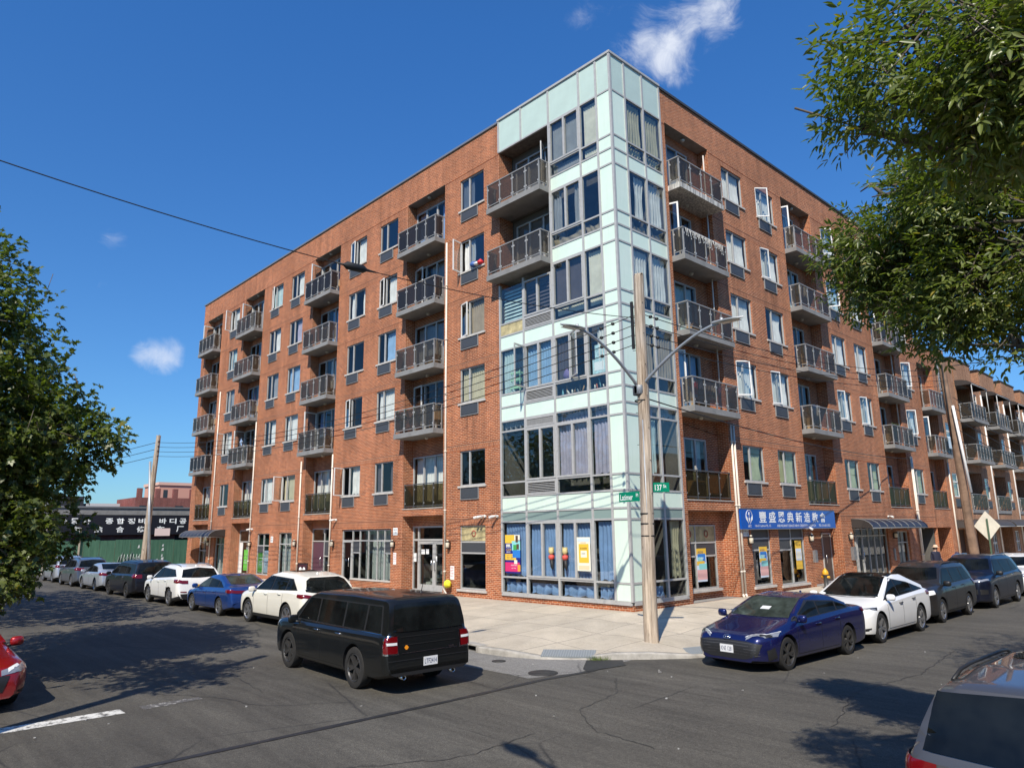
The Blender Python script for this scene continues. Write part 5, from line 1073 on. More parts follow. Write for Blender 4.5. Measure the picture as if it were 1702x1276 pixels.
D, Wn = side_glass(1.0, -1.6, .93, 1.32, [-.2, -1.1], .82, .5, 1.0, 1.25)
car('red_hatchback', 'red car cut by the left photo edge with only its nose and headlight in view', 'car', (-3.3, -16.42, ZR), R(6), spec(4.46, 1.80, 1.45, 2.70, .90,
    [(2.25, .48), (2.2, .70), (1.85, .84), (1.0, .97), (.12, 1.38), (-.35, 1.45), (-1.2, 1.41), (-1.9, 1.1), (-2.15, 1.0), (-2.21, .55)], [(2.25, .66), (1.0, .88), (-1.5, .98), (-2.21, .98)], paint=PRED, wr=.325, dlo=D, wins=Wn, ws=((1.0, .68), (.2, .54)), rw=((-1.85, .6), (-1.4, .52)), seams=((.93, 0), (-.12, 0)), rock=(.95, -.9), handles=((.04, .82), (-.85, .85)), mirror=(.82, .95), lights=[head(2.25, .42, .86, .60, .72, .5), ([(2.16, .52, .635), (2.1, .60, .64), (2.04, .68, .65)], [(2.15, .52, .70), (2.08, .60, .705), (2.0, .68, .72)], LWHT, 'headlamp_ring'), ([(2.12, .6, .30), (1.95, .8, .32)], [(2.12, .6, .36), (1.95, .8, .37)], CTRIM, 'fog_recess')], bits=[('front', 'grille', [(-.45, .35), (.45, .35)], [(-.55, .6), (.55, .6)], CTRIM)]))
# right street, nose towards us
D, Wn = side_glass(.98, -1.72, .925, 1.30, [-.2, -1.02], .86, .72, 1.03, 1.22)
el = car('navy_sedan', 'dark blue sedan with a wide black grille parked nearest the corner pole', 'car', (5.72, -1.93, ZR), R(-92.5), spec(4.675, 1.825, 1.415, 2.72, .88,
    [(2.24, .46), (2.205, .66), (2.05, .755), (1.6, .845), (1.02, .955), (.08, 1.35), (-.42, 1.41), (-.95, 1.375), (-1.85, 1.06), (-2.28, 1.05), (-2.37, .97), (-2.435, .55)], [(2.24, .62), (1.0, .87), (-1.3, .98), (-2.43, 1.0)], paint=PNAV, wr=.325, rim=RIMD, spokes=5, rs=.74, dlo=D, wins=Wn, ws=((1.0, .69), (.15, .55)), wsg=CGLASSL, rw=((-1.8, .6), (-1.0, .52)), seams=((.93, 0), (-.12, 0), (-1.0, 0)), rock=(.95, -.9), handles=((.04, .82), (-.85, .86)), mirror=(.80, .93), nose_r=.62, nose_w=.66, zb=.17,
    lights=[([(2.12, .42, .60), (1.97, .70, .635), (1.72, .89, .70)], [(2.11, .42, .635), (1.93, .72, .70), (1.60, .90, .80)], LCLR, 'headlight'), ([(2.00, .63, .625), (1.86, .80, .66)], [(1.98, .63, .66), (1.82, .81, .71)], CTRIM, 'headlamp_projector'), ([(2.13, .40, .648), (1.92, .74, .715), (1.56, .91, .815)], [(2.13, .40, .657), (1.91, .74, .73), (1.55, .91, .835)], LWHT, 'daytime_light'), tail(-2.41, .0, .84, .86, .96, .3), ([(1.98, .77, .25), (1.80, .885, .30)], [(2.0, .74, .45), (1.86, .87, .50)], CTRIM, 'air_curtain')],
    bits=[('front', 'grille', [(-.66, .33), (-.4, .26), (.4, .26), (.66, .33)], [(-.74, .565), (-.45, .605), (0, .615), (.45, .605), (.74, .565)], CTRIM)]+[('front', 'grille_bar', [(-.7, .34+.055*k), (0, .36+.055*k), (.7, .34+.055*k)], [(-.7, .348+.055*k), (0, .368+.055*k), (.7, .348+.055*k)], mat('grille_bar', (.08, .08, .085), .3)) for k in range(5)]+[('front', 'bumper_lip', [(-.75, .17), (.75, .17)], [(-.72, .215), (.72, .215)], CTRIM), ('top', 'dash_cap', [(.55, -.1), (.55, .12)], [(.68, -.1), (.68, .12)], LWHT)],
    plates=[('front', .44, .31, .155, PLATE, 'KNE 1281')], fin=-1.0))
b = MB().lathe([(.055, 0), (.066, 0), (.066, -.006), (.055, -.006)], 24, 'X'); b.v = [(x, y*1.35, z*.8) for x, y, z in b.v]
for s_ in (-1, 1): b.tube([(-.004, s_*.035-.012, -.035), (-.004, s_*.035+.012, .035)], .007, 5)
b.tube([(-.004, -.035, -.004), (-.004, .035, .004)], .006, 5); part('emblem', None, b, CHROME, el, (2.215, 0, .668), (0, R(-32), 0))
D, Wn = side_glass(1.02, -1.95, 1.0, 1.50, [-.12, -1.15], 1.02, .95, 1.12, 1.36)
car('white_electric_car', 'white glass roofed car between the dark blue sedan and a charcoal crossover', 'car', (5.66, 3.08, ZR), R(-90), spec(4.75, 1.92, 1.62, 2.89, .85,
    [(2.295, .50), (2.26, .74), (2.05, .86), (1.5, .99), (1.1, 1.06), (.05, 1.53), (-.4, 1.61), (-.95, 1.59), (-1.9, 1.28), (-2.3, 1.12), (-2.38, 1.02), (-2.455, .6)], [(2.295, .74), (1.0, .96), (-1.2, 1.06), (-2.4, 1.08)], paint=PWHT, roofmat=CGLASS, wr=.36, rim=RIMS, spokes=5, rs=.76, dlo=D, wins=Wn, ws=((1.08, .74), (.0, .58)), rw=((-1.95, .62), (-1.0, .54)), seams=((.93, 0), (-.12, 0), (-1.12, 0)), rock=(.95, -.95), handles=((.02, .88), (-.95, .93)), handlem=CTRIM, mirror=(.82, 1.02), nose_w=.70, zb=.2,
    lights=[([(2.12, .50, .70), (1.95, .74, .735), (1.66, .935, .80)], [(2.10, .52, .735), (1.90, .77, .82), (1.56, .94, .90)], CTRIM, 'headlight_housing'), ([(2.07, .56, .725), (1.92, .76, .76), (1.72, .92, .82)], [(2.07, .57, .74), (1.90, .77, .80), (1.68, .925, .86)], LCLR, 'headlight'), tail(-2.42, .45, .88, .92, 1.02, .4), ([(2.13, .62, .36), (1.98, .80, .38)], [(2.12, .62, .40), (1.97, .80, .42)], CTRIM, 'fog_slit')],
    bits=[('front', 'lower_intake', [(-.5, .265), (.5, .265)], [(-.6, .33), (.6, .33)], CTRIM), ('top', 'wiper_cowl', [(1.02, -.7), (1.14, 0), (1.02, .7)], [(1.06, -.7), (1.18, 0), (1.06, .7)], CTRIM)], clad=.06))
D, Wn = side_glass(1.08, -2.0, 1.08, 1.57, [-.1, -1.08], .64, .32, 1.14, 1.54)
car('charcoal_crossover', 'charcoal crossover with black roof rails parked behind the white electric car', 'car', (5.58, 8.22, ZR), R(-90), spec(4.64, 1.815, 1.73, 2.67, .95,
    [(2.285, .62), (2.25, .95), (1.9, 1.05), (1.15, 1.15), (.50, 1.60), (.05, 1.71), (-1.2, 1.725), (-1.95, 1.66), (-2.22, 1.2), (-2.31, 1.0), (-2.355, .6)], [(2.285, .88), (1.1, 1.03), (-1.6, 1.1), (-2.35, 1.06)], paint=PCHR, tumble=.30, wr=.35, rim=RIMS, spokes=5, dlo=D, wins=Wn, ws=((1.08, .70), (.56, .58)), rw=((-2.2, .6), (-2, .5)), rwv=([(-.7, 1.2), (.7, 1.2)], [(-.6, 1.54), (.6, 1.54)]), seams=((.92, 0), (-.05, 0), (-1.0, 0)), rock=(.9, -.9), handles=((.08, .98), (-.85, 1.0)), mirror=(.92, 1.08),
    lights=[head(2.285, .46, .85, .80, .93, .42, LWHT), tail(-2.33, .48, .82, .92, 1.1, .35), ([(2.2, .5, .36), (2.02, .80, .40)], [(2.2, .5, .58), (2.02, .80, .56)], CTRIM, 'fog_recess')], bits=[('front', 'grille', [(-.4, .60), (.4, .60)], [(-.48, .90), (.48, .90)], CTRIM), ('front', 'grille_bar', [(-.44, .76), (.44, .76)], [(-.44, .79), (.44, .79)], CHROME), ('front', 'skid_plate', [(-.5, .28), (.5, .28)], [(-.55, .36), (.55, .36)], RIMS)], plates=[('front', .53, .31, .155, PLATEY, '')], rails=(.25, -1.7), clad=.14, arch=1))
D, Wn = side_glass(1.15, -2.2, 1.12, 1.64, [-.15, -1.3], .62, .35, 1.18, 1.60)
car('dark_suv', 'very dark blue large crossover parked beyond the charcoal crossover', 'car', (5.58, 13.95, ZR), R(-90), spec(5.19, 1.99, 1.795, 3.07, 1.0,
    [(2.535, .7), (2.5, 1.02), (2.1, 1.11), (1.25, 1.20), (.55, 1.68), (.0, 1.785), (-1.5, 1.78), (-2.25, 1.70), (-2.53, 1.2), (-2.62, 1.0), (-2.655, .6)], [(2.535, .95), (1.2, 1.08), (-1.6, 1.16), (-2.65, 1.1)], paint=PMID, wr=.375, rim=RIMS, dlo=D, wins=Wn, ws=((1.18, .76), (.62, .62)), rw=((-2.5, .6), (-2.3, .5)), rwv=([(-.78, 1.22), (.78, 1.22)], [(-.66, 1.62), (.66, 1.62)]), seams=((1.05, 0), (-.02, 0), (-1.15, 0)), rock=(1.0, -1.0), handles=((.15, 1.02), (-.95, 1.05)), handlem=CHROME, mirror=(1.0, 1.13), mirrorm=CTRIM,
    lights=[head(2.535, .55, .93, .90, .99, .45), tail(-2.63, .55, .9, .98, 1.15, .35), ([(2.45, .6, .5), (2.25, .88, .52)], [(2.45, .6, .68), (2.25, .88, .66)], CTRIM, 'fog_recess')], bits=[('front', 'grille', [(-.55, .55), (.55, .55)], [(-.6, .92), (.6, .92)], CTRIM)], rails=(.3, -1.9), railm=CHROME))
D, Wn = side_glass(1.0, -1.9, 1.04, 1.52, [-.15, -1.15], .72, .45, 1.12, 1.47)
car('white_suv', 'white car last in the right hand row, cut by the photo edge', 'car', (5.65, 19.9, ZR), R(-90), spec(4.6, 1.85, 1.66, 2.69, .9, SUVT, SUVB, paint=PWHT, **SUVK))
D, Wn = side_glass(1.05, -1.98, 1.07, 1.54, [-.12, -1.12], .70, .42, 1.16, 1.50)
car('grey_crossover', 'gunmetal crossover close to the camera in the bottom right corner, seen over its back window', 'car', (12.5, -9.3, ZR), R(90), spec(4.6, 1.855, 1.69, 2.69, .93,
    [(2.275, .62), (2.23, .95), (1.9, 1.05), (1.1, 1.14), (.40, 1.58), (-.1, 1.675), (-1.2, 1.68), (-1.85, 1.63), (-1.97, 1.60), (-2.22, 1.16), (-2.29, 1.0), (-2.325, .6)], [(2.275, .88), (1.1, 1.02), (-1.6, 1.1), (-2.32, 1.08)], paint=PGUN, wr=.36, dlo=D, wins=Wn, ws=((1.05, .72), (.48, .6)), rw=((-2.2, .6), (-2, .5)), rwv=([(-.74, 1.13), (0, 1.10), (.74, 1.13)], [(-.66, 1.54), (0, 1.575), (.66, 1.54)]), seams=((.92, 0), (-.08, 0), (-1.05, 0)), rock=(.9, -.9), handles=((.05, .98), (-.85, 1.0)), mirror=(.92, 1.06),
    lights=[tail(-2.31, .64, .86, .90, 1.05, .38), head(2.275, .5, .85, .8, .93, .4)], bits=[('top', 'sunroof', [(-.62, -.42), (-.62, .42)], [(.05, -.42), (.05, .42)], CGLASS)], plates=[('rear', .78, .31, .155, PLATE, '')], rails=(.25, -1.75), railm=CTRIM, fin=-1.62, clad=.12, sm=.07))
# ---------------------------------------------------------------- poles, wires, street signs
def _wood(t, b):
    pos = t.node('TexCoord').outputs['Object']
    n = t.noise(t.node('Mapping', i_Vector=pos, i_Scale=(16, 16, .7)).outputs[0], 1.0, 6, .75); g = t.noise(pos, 1.1, 3)
    kn = t.ramp(t.node('TexVoronoi', i_Vector=t.node('Mapping', i_Vector=pos, i_Scale=(5, 5, 1.6)).outputs[0], i_Scale=1.0).outputs['Distance'], [(.05, .35), (.14, 1)])
    c = t.mix(t.ramp(n, [(.36, 0), (.62, 1)]), (.17, .115, .075), (.62, .51, .39)); c = t.mix(t.ramp(g, [(.4, 0), (.7, .45)]), c, (.34, .31, .28)); c = t.mix(1.0, c, kn, 'MULTIPLY')
    t.l.new(c, b.inputs['Base Color']); t.l.new(t.node('Bump', i_Strength=.9, i_Distance=.02, i_Height=n).outputs[0], b.inputs['Normal'])
WOOD = mat('weathered_pole_wood', rough=.9, spec=.2, fn=_wood)
WIREM = mat('wire_black', (.012, .012, .012), .6); INS = mat('insulator', (.06, .04, .035), .3); STEEL = mat('galvanised', (.36, .38, .40), .5, .5, fn=worn(.15, 4)); LAMPG = mat('lamp_grey', (.40, .41, .42), .45, .3)
def pole_mb(p0, p1, r0, r1, seed=1):
    rnd = random.Random(seed); p0, p1 = Vector(p0), Vector(p1); n = 60
    ph = [rnd.random()*6 for _ in range(8)]
    def f(u, v):
        a = 2*math.pi*u; p = p0.lerp(p1, v); r = (r0+(r1-r0)*v)*(1+.035*math.sin(3*a+ph[0]+4*v)+.025*math.sin(7*a+ph[1]+9*v)+.02*math.sin(11*a+ph[2]-13*v)); return (p.x+r*math.cos(a)+.012*math.sin(v*9+ph[3]), p.y+r*math.sin(a)+.012*math.sin(v*7+ph[4]), p.z)
    b = MB().grid(f, 28, n)
    top = [f(k/28, 1) for k in range(28)]; b.poly([(x, y, z+.05*math.sin(k*1.7)) for k, (x, y, z) in enumerate(top)]); return b
def lamp_mb(a, hz, tip, z):
    """curved arm from the pole at height a out to a flat led head"""
    d = Vector((tip[0], tip[1])); L = d.length; d = d/L
    pts = [(d.x*.05, d.y*.05, a)]+[(d.x*L*t, d.y*L*t, a+(z-a)*(1-(1-t)**1.55)) for t in (.1, .25, .4, .55, .7, .82, .92, 1.0)]
    return pts, d
PX0, PY0 = 2.96, -3.15
pole = thing('utility_pole', 'weathered wooden utility pole standing on the corner pavement with two street lamp arms', 'utility pole', (PX0, PY0, -.26), group=None)
part('trunk', None, pole_mb((0, 0, -.1), (.12, .06, 9.45), .178, .132, 3), WOOD, pole)
for tip in ((-.2, -2.05), (2.35, .12)):
    pts, d = lamp_mb(6.35, 0, tip, 7.62); e = Vector(pts[-1]); q = Vector((d.x, d.y, 0)); s = Vector((-d.y, d.x, 0))
    arm = part('lamp_arm', None, MB().tube(pts, [.042]*4+[.036]*5, 8).lathe([(.17, -.12), (.18, -.1), (.18, .1), (.17, .12)], 14, o=(0, 0, 6.3)), STEEL, pole)
    b = MB()
    def lf(u, v):
        a = 2*math.pi*u; w = .13*(math.sin(math.pi*min(1, .12+v*.95))**.5); hh = .045*(1-.5*v); p = e+q*(-.12+.78*v); k = s*w*math.cos(a)+Vector((0, 0, hh*math.sin(a)+.03)); return p+k
    b.grid(lf, 12, 10); b.poly([tuple(e+q*x+s*y+Vector((0, 0, -.02))) for x, y in ((.1, -.1), (.58, -.09), (.58, .09), (.1, .1))], 1); b.lathe([(.04, .06), (.04, .12), (0, .13)], 8, o=tuple(e+q*.1))
    part('lamp_head', None, b, [LAMPG, mat('led_lens', (.5, .48, .4), .2)], pole)
for k in range(4):
    z = 7.55+.27*k
    for s in (-1, 1): part('insulator', f'ins{s}', lambda: MB().lathe([(.02, -.05), (.045, -.04), (.025, 0), (.045, .04), (.02, .06)], 8, o=(.17*s, .05, 0)).tube([(0, .05, 0), (.17*s, .05, 0)], .012, 5, 1), [INS, WIREM], pole, (0, 0, z))
part('riser_box', None, MB().box((-.05, -.17, 7.4), (.02, -.12, 8.7)), WIREM, pole)
for z in (2.55, 2.85, 3.1, 6.0): part('strap', 'strap', lambda: MB().lathe([(.172, 0), (.18, .005), (.18, .03), (.172, .035)], 14, o=(.03, .02, 0)), WIREM, pole, (0, 0, z))
for k in range(14): part('climbing_step', f'step{k%2}', lambda: MB().tube([(.0, 0, 0), (.2*(-1)**k, -.02, .02)], .009, 4), WIREM, pole, (.05, .02, 3.6+.42*k))
b = MB(); b.tube([(.12, -.1, 0), (.125, -.1, 5.5)], .018, 6); part('ground_conduit', None, b, STEEL, pole)
GREEN = mat('street_sign_green', (.0, .22, .12), .35); SWHT = mat('sign_white', (.85, .87, .85), .4)
def ssign(name, x0, z, d, w, h, txt, sup, lb):
    """blade sign bracketed to the pole, reading along d"""
    d = Vector(d).normalized(); n = Vector((d.y, -d.x, 0)); o = thing(name, lb, 'street sign', (PX0, PY0, z-.26), group='green street name signs on the corner pole')
    M = Matrix(((d.x, 0, n.x, 0), (d.y, 0, n.y, 0), (0, 1, 0, 0), (0, 0, 0, 1)))
    b = MB(); b.obox(M, (x0, 0, -.006), (x0+w, h, .006)); b.obox(M, (min(x0, 0)*.0+(-.2 if x0 > 0 else -.0)*0, h*.3, -.01), (x0 if x0 > 0 else x0+w, h*.45, .01), 1); b.obox(M, (min(x0+w, 0) if x0 < 0 else 0, h*.3, -.011), (0 if x0 < 0 else x0, h*.45, .011), 1)
    part('plate', None, b, [GREEN, STEEL], o)
    T = lambda tx, ty: M @ Matrix.Translation((tx, ty, .008))
    text_mesh('lettering', txt, SWHT, o, T(x0+.05, h*.16), height=h*.62, width=w*.62 if len(txt) > 4 else w*.42, bold=.01); text_mesh('lettering', sup, SWHT, o, T(x0+w*(.84 if len(txt) > 4 else .62), h*.45), height=h*.34, width=w*.10 if len(txt) > 4 else w*.2, bold=.01)
ssign('street_sign', -.97, 3.44, (.985, -.17, 0), .78, .25, 'Latimer', 'Pl', 'green street name sign reading Latimer Pl to the left of the wooden pole')
ssign('street_sign', .23, 3.66, (.55, .83, 0), .44, .24, '137', 'St', 'green street name sign reading 137 St to the right of the wooden pole')
def wire(p, q, sag, lb, r=.012, cat='wire', group='overhead wires', blob=None):
    p, q = Vector(p), Vector(q); n = 26; b = MB()
    f = lambda t: p.lerp(q, t)+Vector((0, 0, -4*sag*t*(1-t)))
    b.tube([f(i/n) for i in range(n+1)], r, 5)
    if blob == 'bead':
        for t in (.018, .03): b.lathe([(.0, -.05), (.05, -.03), (.05, .03), (0, .05)], 8, o=tuple(f(t)))
    elif blob:
        a, c = f(blob[0]), f(blob[1]); dd = (c-a)/6
        b.tube([a-dd*2, a, a+dd, c-dd, c, c+dd*2.5], [r*1.6, r*2.5, .085, .085, r*3, r*1.5], 8)
    o = part('overhead_wire', None, b, WIREM); tag(o, lb, cat, group); return o
T0 = Vector((PX0, PY0, -.26))
lp = Vector((-31.0, -5.0, -.3)); rp = Vector((4.25, 19.2, -.3))
def find_t(): pass
wire((1.75, -18.6, 8.12), T0+Vector((0, 0, 8.28)), .5, 'single black cable with a bulky splice crossing the sky to the corner pole', .010, blob=(.455, .487))
for k in range(4): wire(T0+Vector((-.17, 0, 7.55+.27*k)), lp+Vector((.55, .1, 7.3+.27*k)), .9+.05*k, ('lowest' if k == 0 else 'second lowest' if k == 1 else 'second highest' if k == 2 else 'highest')+' of the four wires running from the corner pole down the left street', blob='bead')
for k in range(4): wire(T0+Vector((.17, 0, 7.55+.27*k)), rp+Vector((-.35, 0, 9.2+.27*k)), .45+.04*k, ('lowest' if k == 0 else 'second lowest' if k == 1 else 'second highest' if k == 2 else 'highest')+' of the four wires running from the corner pole down the right street', blob='bead')
wire(T0+Vector((.1, 0, 6.1)), (.0, 26.0, 6.2), .35, 'thick service cable sagging from the corner pole across the right facade', .018); wire(rp+Vector((-.3, 0, 10.1)), (16, 30, 12.6), .3, 'wire leaving the right hand pole towards the right photo edge over the town house roofs', .02)
for k in range(5): wire(rp+Vector((.05, 0, 8.6-.5*k)), (3.5, 62, 7.9-.5*k), .8, ['top', 'second', 'third', 'fourth', 'lowest'][k]+' wire from the leaning right pole along the town house fronts', .016)
wire((-.5, 2.2, 6.45), (-.05, 26.2, 4.6), .3, 'thin cable strapped across the second floor brick of the right facade', .012)
for k in range(3): wire(lp+Vector((.5, 0, 7.3+.4*k)), (-60, -13, 6.4+.4*k), .5, ['lower', 'middle', 'upper'][k]+' wire leaving the far left pole into the maple leaves', .016)
o = thing('utility_pole', 'far leaning wooden utility pole beside a steel post by the green fence', 'utility pole', lp)
part('trunk', None, pole_mb((0, 0, -.1), (.5, .1, 8.5), .19, .12, 8), WOOD, o); part('steel_post', None, MB().tube([(.75, .2, -.1), (.22, -.15, 7.0)], [.10, .07], 8), STEEL, o)
for k in range(4): part('insulator', 'insf', lambda: MB().lathe([(.03, -.06), (.06, 0), (.03, .08)], 8), INS, o, (.66, .1, 7.3+.28*k))
o = part('notice_board', None, MB().box((.0, -.02, 0), (.02, .8, .42)), mat('notice_red', (.66, .56, .56), .6), loc=lp+Vector((.9, .25, 2.75))); tag(o, 'small white and red notice fixed to the far left pole', 'sign')
o = thing('utility_pole', 'dark brown leaning utility pole in front of the town houses', 'utility pole', rp)
part('trunk', None, pole_mb((.1, 0, -.1), (-.3, .1, 10.9), .20, .14, 11), mat('dark_pole_wood', (.23, .145, .095), .9, fn=worn(.5, 2, .6, 14)), o); part('cable_guard', None, MB().tube([(.28, -.14, 4.2), (.02, -.14, 8.2)], .06, 8), WHITEF, o)
part('riser', None, MB().tube([(-.2, -.12, 6.4), (-.2, -.12, 10.2)], .03, 5), WIREM, o); part('bracket', None, MB().box((-.45, -.05, 9.0), (-.38, .05, 10.3)), STEEL, o)
for k in range(5): part('insulator', 'insf', None, INS, o, (-.38, 0, 9.0+.3*k))
o = thing('warning_sign', 'blank pale back of a diamond sign on a green post by the town houses', 'road sign', (4.6, 20.6, -.3))
part('post', None, MB().box((-.03, -.03, 0), (.03, .03, 3.05)), mat('green_post', (.10, .16, .10), .6, .3), o); b = MB(); b.poly([(0, .05, 2.05), (.56, .05, 2.72), (0, .05, 3.40), (-.56, .05, 2.72)]); b.poly([(0, .065, 2.05), (-.56, .065, 2.72), (0, .065, 3.40), (.56, .065, 2.72)])
for i, j in ((0, 1), (1, 2), (2, 3), (3, 0)):
    P = [(0, 2.05), (.56, 2.72), (0, 3.40), (-.56, 2.72)]; b.poly([(P[i][0], .05, P[i][1]), (P[j][0], .05, P[j][1]), (P[j][0], .065, P[j][1]), (P[i][0], .065, P[i][1])])
part('plate', None, b, mat('bare_aluminium', (.66, .60, .48), .55, .1, fn=worn(.12, 4)), o, rot=(0, 0, R(38)))
o = thing('utility_pole', 'pole out of view whose long thin shadow crosses the road by the red car', 'utility pole', (1.75, -18.6, -.27)); part('trunk', None, pole_mb((0, 0, -.1), (0, 0, 9.9), .17, .12, 21), WOOD, o)
o = thing('street_lamp', 'street lamp out of view whose head shades the asphalt at the bottom', 'street lamp', (14.6, -19.2, -.27)); pts, d = lamp_mb(7.9, 0, (-3.3, .65), 8.75)
part('post', None, MB().tube([(0, 0, 0), (0, 0, 8)], [.11, .08], 10), STEEL, o); part('lamp_arm', None, MB().tube(pts, .045, 8), STEEL, o)
e = Vector(pts[-1]); q = Vector((d.x, d.y, 0)); s = Vector((-d.y, d.x, 0)); part('lamp_head', None, MB().grid(lambda u, v: e+q*(-.1+.8*v)+s*.16*(math.sin(math.pi*min(1, .12+v*.95))**.5)*math.cos(2*math.pi*u)+Vector((0, 0, .05*math.sin(2*math.pi*u)+.03)), 12, 10), LAMPG, o)
# ---------------------------------------------------------------- shop sign, posters, plates with writing
o = thing('church_sign', 'long blue sign board with white Chinese characters over the right street windows', 'sign board', (.1, 6.52, 2.43)); BLUE = mat('sign_blue', (.005, .085, .42), .3, coat=.3)
part('board', None, MB().box((0, 0, 0), (.07, 8.2, .74)), BLUE, o, (-.02, 0, 0)); part('frame', None, MB().box((-.02, -.03, -.03), (.06, 8.23, -.001)).box((-.02, -.03, .741), (.06, 8.23, .77)), COPING, o)
MR = lambda y, z: Matrix(((0, 0, 1, .054), (1, 0, 0, y), (0, 1, 0, z), (0, 0, 0, 1)))
for i, ch in enumerate('豐盛恩典新造教會'): text_mesh('lettering', ch, SWHT, o, MR(1.36+.76*i, .24), width=.56, height=.42, bold=.012)
for y, w_, tx in ((1.0, 1.25, '136-21 Latimer PL, 1C'), (2.75, 3.45, 'ABUNDANT GRACE NEW CREATION CHURCH'), (6.5, 1.15, 'TEL: 516-601-3522'), (.48, .25, 'AGNCC')): text_mesh('lettering', tx, SWHT, o, MR(y, .065), width=w_, height=.095, bold=.004)
b = MB()
for s_ in (-1, 1):
    b.poly([(.055, .6+s_*.02, .16), (.055, .6+s_*.2, .34), (.055, .6+s_*.215, .5), (.055, .6+s_*.13, .42), (.055, .6+s_*.1, .3)]); b.tube([(.056, .6+s_*.235*math.sin(R(a)), .45+.25*math.cos(R(a))) for a in range(0, 130, 10)], .010, 4)
b.tube([(.056, .6, .63), (.056, .6, .44)], .012, 4); b.tube([(.056, .53, .55), (.056, .67, .55)], .012, 4); b.poly([(.055, .6, .46), (.055, .66, .38), (.055, .6, .24), (.055, .54, .38)]); part('emblem', None, b, SWHT, o)
def poster(side, x, z, w, h, y, base, bits, lb, text=()):
    o = thing('poster', lb, 'poster', SIDE[side](x, y, z), RZ[side], group='posters in the ground floor windows')
    part('sheet', None, MB().box((0, 0, 0), (w, .006, h)), base, o)
    for k, (a, c, d, e, m) in enumerate(bits): part('printed_block', None, MB().box((a*w, -.0025-.0006*k, d*h), (c*w, -.0005-.0006*k, e*h)), m, o)
    for tx, a, z_, w_, hh, m in text: text_mesh('lettering', tx, m, o, Matrix(((1, 0, 0, a*w), (0, 0, -1, -.0105), (0, 1, 0, z_*h), (0, 0, 0, 1))), width=w_*w, height=hh*h)
C = lambda n, c: mat('print_'+n, c, .45)
YL, NV, MG, CY, GN, BW, OR, PK = C('yellow', (.80, .50, .05)), C('navy', (.015, .02, .20)), C('magenta', (.62, .03, .15)), C('cyan', (.25, .62, .62)), C('green', (.06, .35, .08)), C('brown', (.10, .06, .04)), C('orange', (.75, .33, .05)), C('pink', (.72, .42, .40)); PB = C('blue', (.03, .2, .6)); LG = C('light_green', (.13, .48, .06)); LB = C('pale_blue', (.62, .72, .85)); CR = C('cream', (.78, .76, .62))
poster('L', -5.75, .98, .80, 1.35, -.012, NV, [(0, .68, .78, 1, YL), (.45, 1, .58, .84, CY), (.62, .98, .86, 1, CR), (.70, .86, .80, .98, BW), (0, .72, .34, .50, YL), (.5, 1, .40, .60, PB), (.55, .8, .60, .74, GN), (0, .95, .04, .28, MG), (.82, 1, .05, .22, OR), (.6, .8, .24, .34, CR), (.76, .92, .62, .76, BW), (.08, .34, .70, .735, CR)],
       'colourful yellow navy and magenta poster in the leftmost pane of the glass corner', [('SUMMER', .06, .735, .30, .035, SWHT), ('KIDS', .08, .655, .30, .05, SWHT), ('CAMP', .08, .58, .34, .05, YL), ('2023', .1, .53, .26, .035, SWHT), ('JULY 10 - AUG 25', .12, .44, .5, .03, NV), ('9AM - 5PM', .12, .385, .42, .03, NV), ('REGISTER NOW', .4, .19, .4, .03, SWHT), ('CALL TODAY', .42, .12, .32, .025, SWHT)])
poster('L', -2.18, 1.16, .58, 1.08, -.06, CR, [(.14, .88, .24, .80, YL), (.28, .74, .4, .6, CR), (.1, .9, .04, .16, C('sand', (.72, .6, .38))), (.05, .95, .88, .96, LB)], 'white poster with a yellow box in the right casement of the glass corner', [('WELCOME', .3, .82, .4, .03, OR), ('主日崇拜', .25, .64, .5, .06, BW), ('SUNDAY', .35, .5, .3, .03, BW)])
for sx, z, lb in ((6.0-1.6, .62, 'tall blue and yellow poster in the window nearest the glass corner on the right street'), (8.05, .60, 'blue and yellow poster in the narrow window under the long blue sign')):
    poster('R', sx, z, .62, 1.15, .5 if sx < 6 else .055, LB, [(0, 1, .80, 1, YL), (.1, .9, .58, .84, PB), (0, .8, .5, .62, YL), (.2, 1, .36, .54, CY), (0, 1, .06, .36, PK), (.1, .6, .62, .74, CY)], lb, [('KIDS', .15, .86, .5, .06, NV), ('CAMP', .2, .66, .5, .07, SWHT)])
poster('R', 11.05, .78, .55, 1.15, .05, YL, [(.05, .95, .30, .72, LB), (.2, .8, .36, .62, CR)], 'yellow poster with a white middle in the double window under the blue sign', [('WELCOME', .15, .82, .7, .06, BW)])
for x, w_, y, m, lb, tx in ((-30.2, .62, .53, LG, 'green poster with white print beside the white door posts under the left street overhang', 'OPEN'), (-27.2, .72, .12, LG, 'green poster with white print in a window pane left of a pale poster', 'CARE'), (-26.45, .72, .125, LB, 'pale blue and white poster in the right pane beside a green poster', 'HEALTH')):
    poster('L', x, .32, w_, 1.22, y, m, [(.3, .7, .62, .82, C('mid_green', (.2, .55, .12)) if m is LG else CR)], lb, [(tx, .2, .45, .6, .07, SWHT if m is LG else NV), ('CENTER', .2, .34, .6, .05, SWHT if m is LG else NV)])
def plate(side, x, z, w, h, lb, lines, c=SWHT, ink=PTXT):
    o = thing('notice_plate', lb, 'notice', SIDE[side](x, -.012, z), RZ[side], group='notice plates on the brick'); part('plate', None, MB().box((0, 0, 0), (w, .01, h)), c, o)
    for k, tx in enumerate(lines): text_mesh('lettering', tx, ink, o, Matrix(((1, 0, 0, w*.12), (0, 0, -1, -.004), (0, 1, 0, h*(.62-.42*k) if len(lines) < 3 else h*(.8-.2*k)), (0, 0, 0, 1))), width=w*.76, height=h*(.24 if len(lines) < 3 else .12))
RINK = mat('red_ink', (.5, .02, .02), .5)
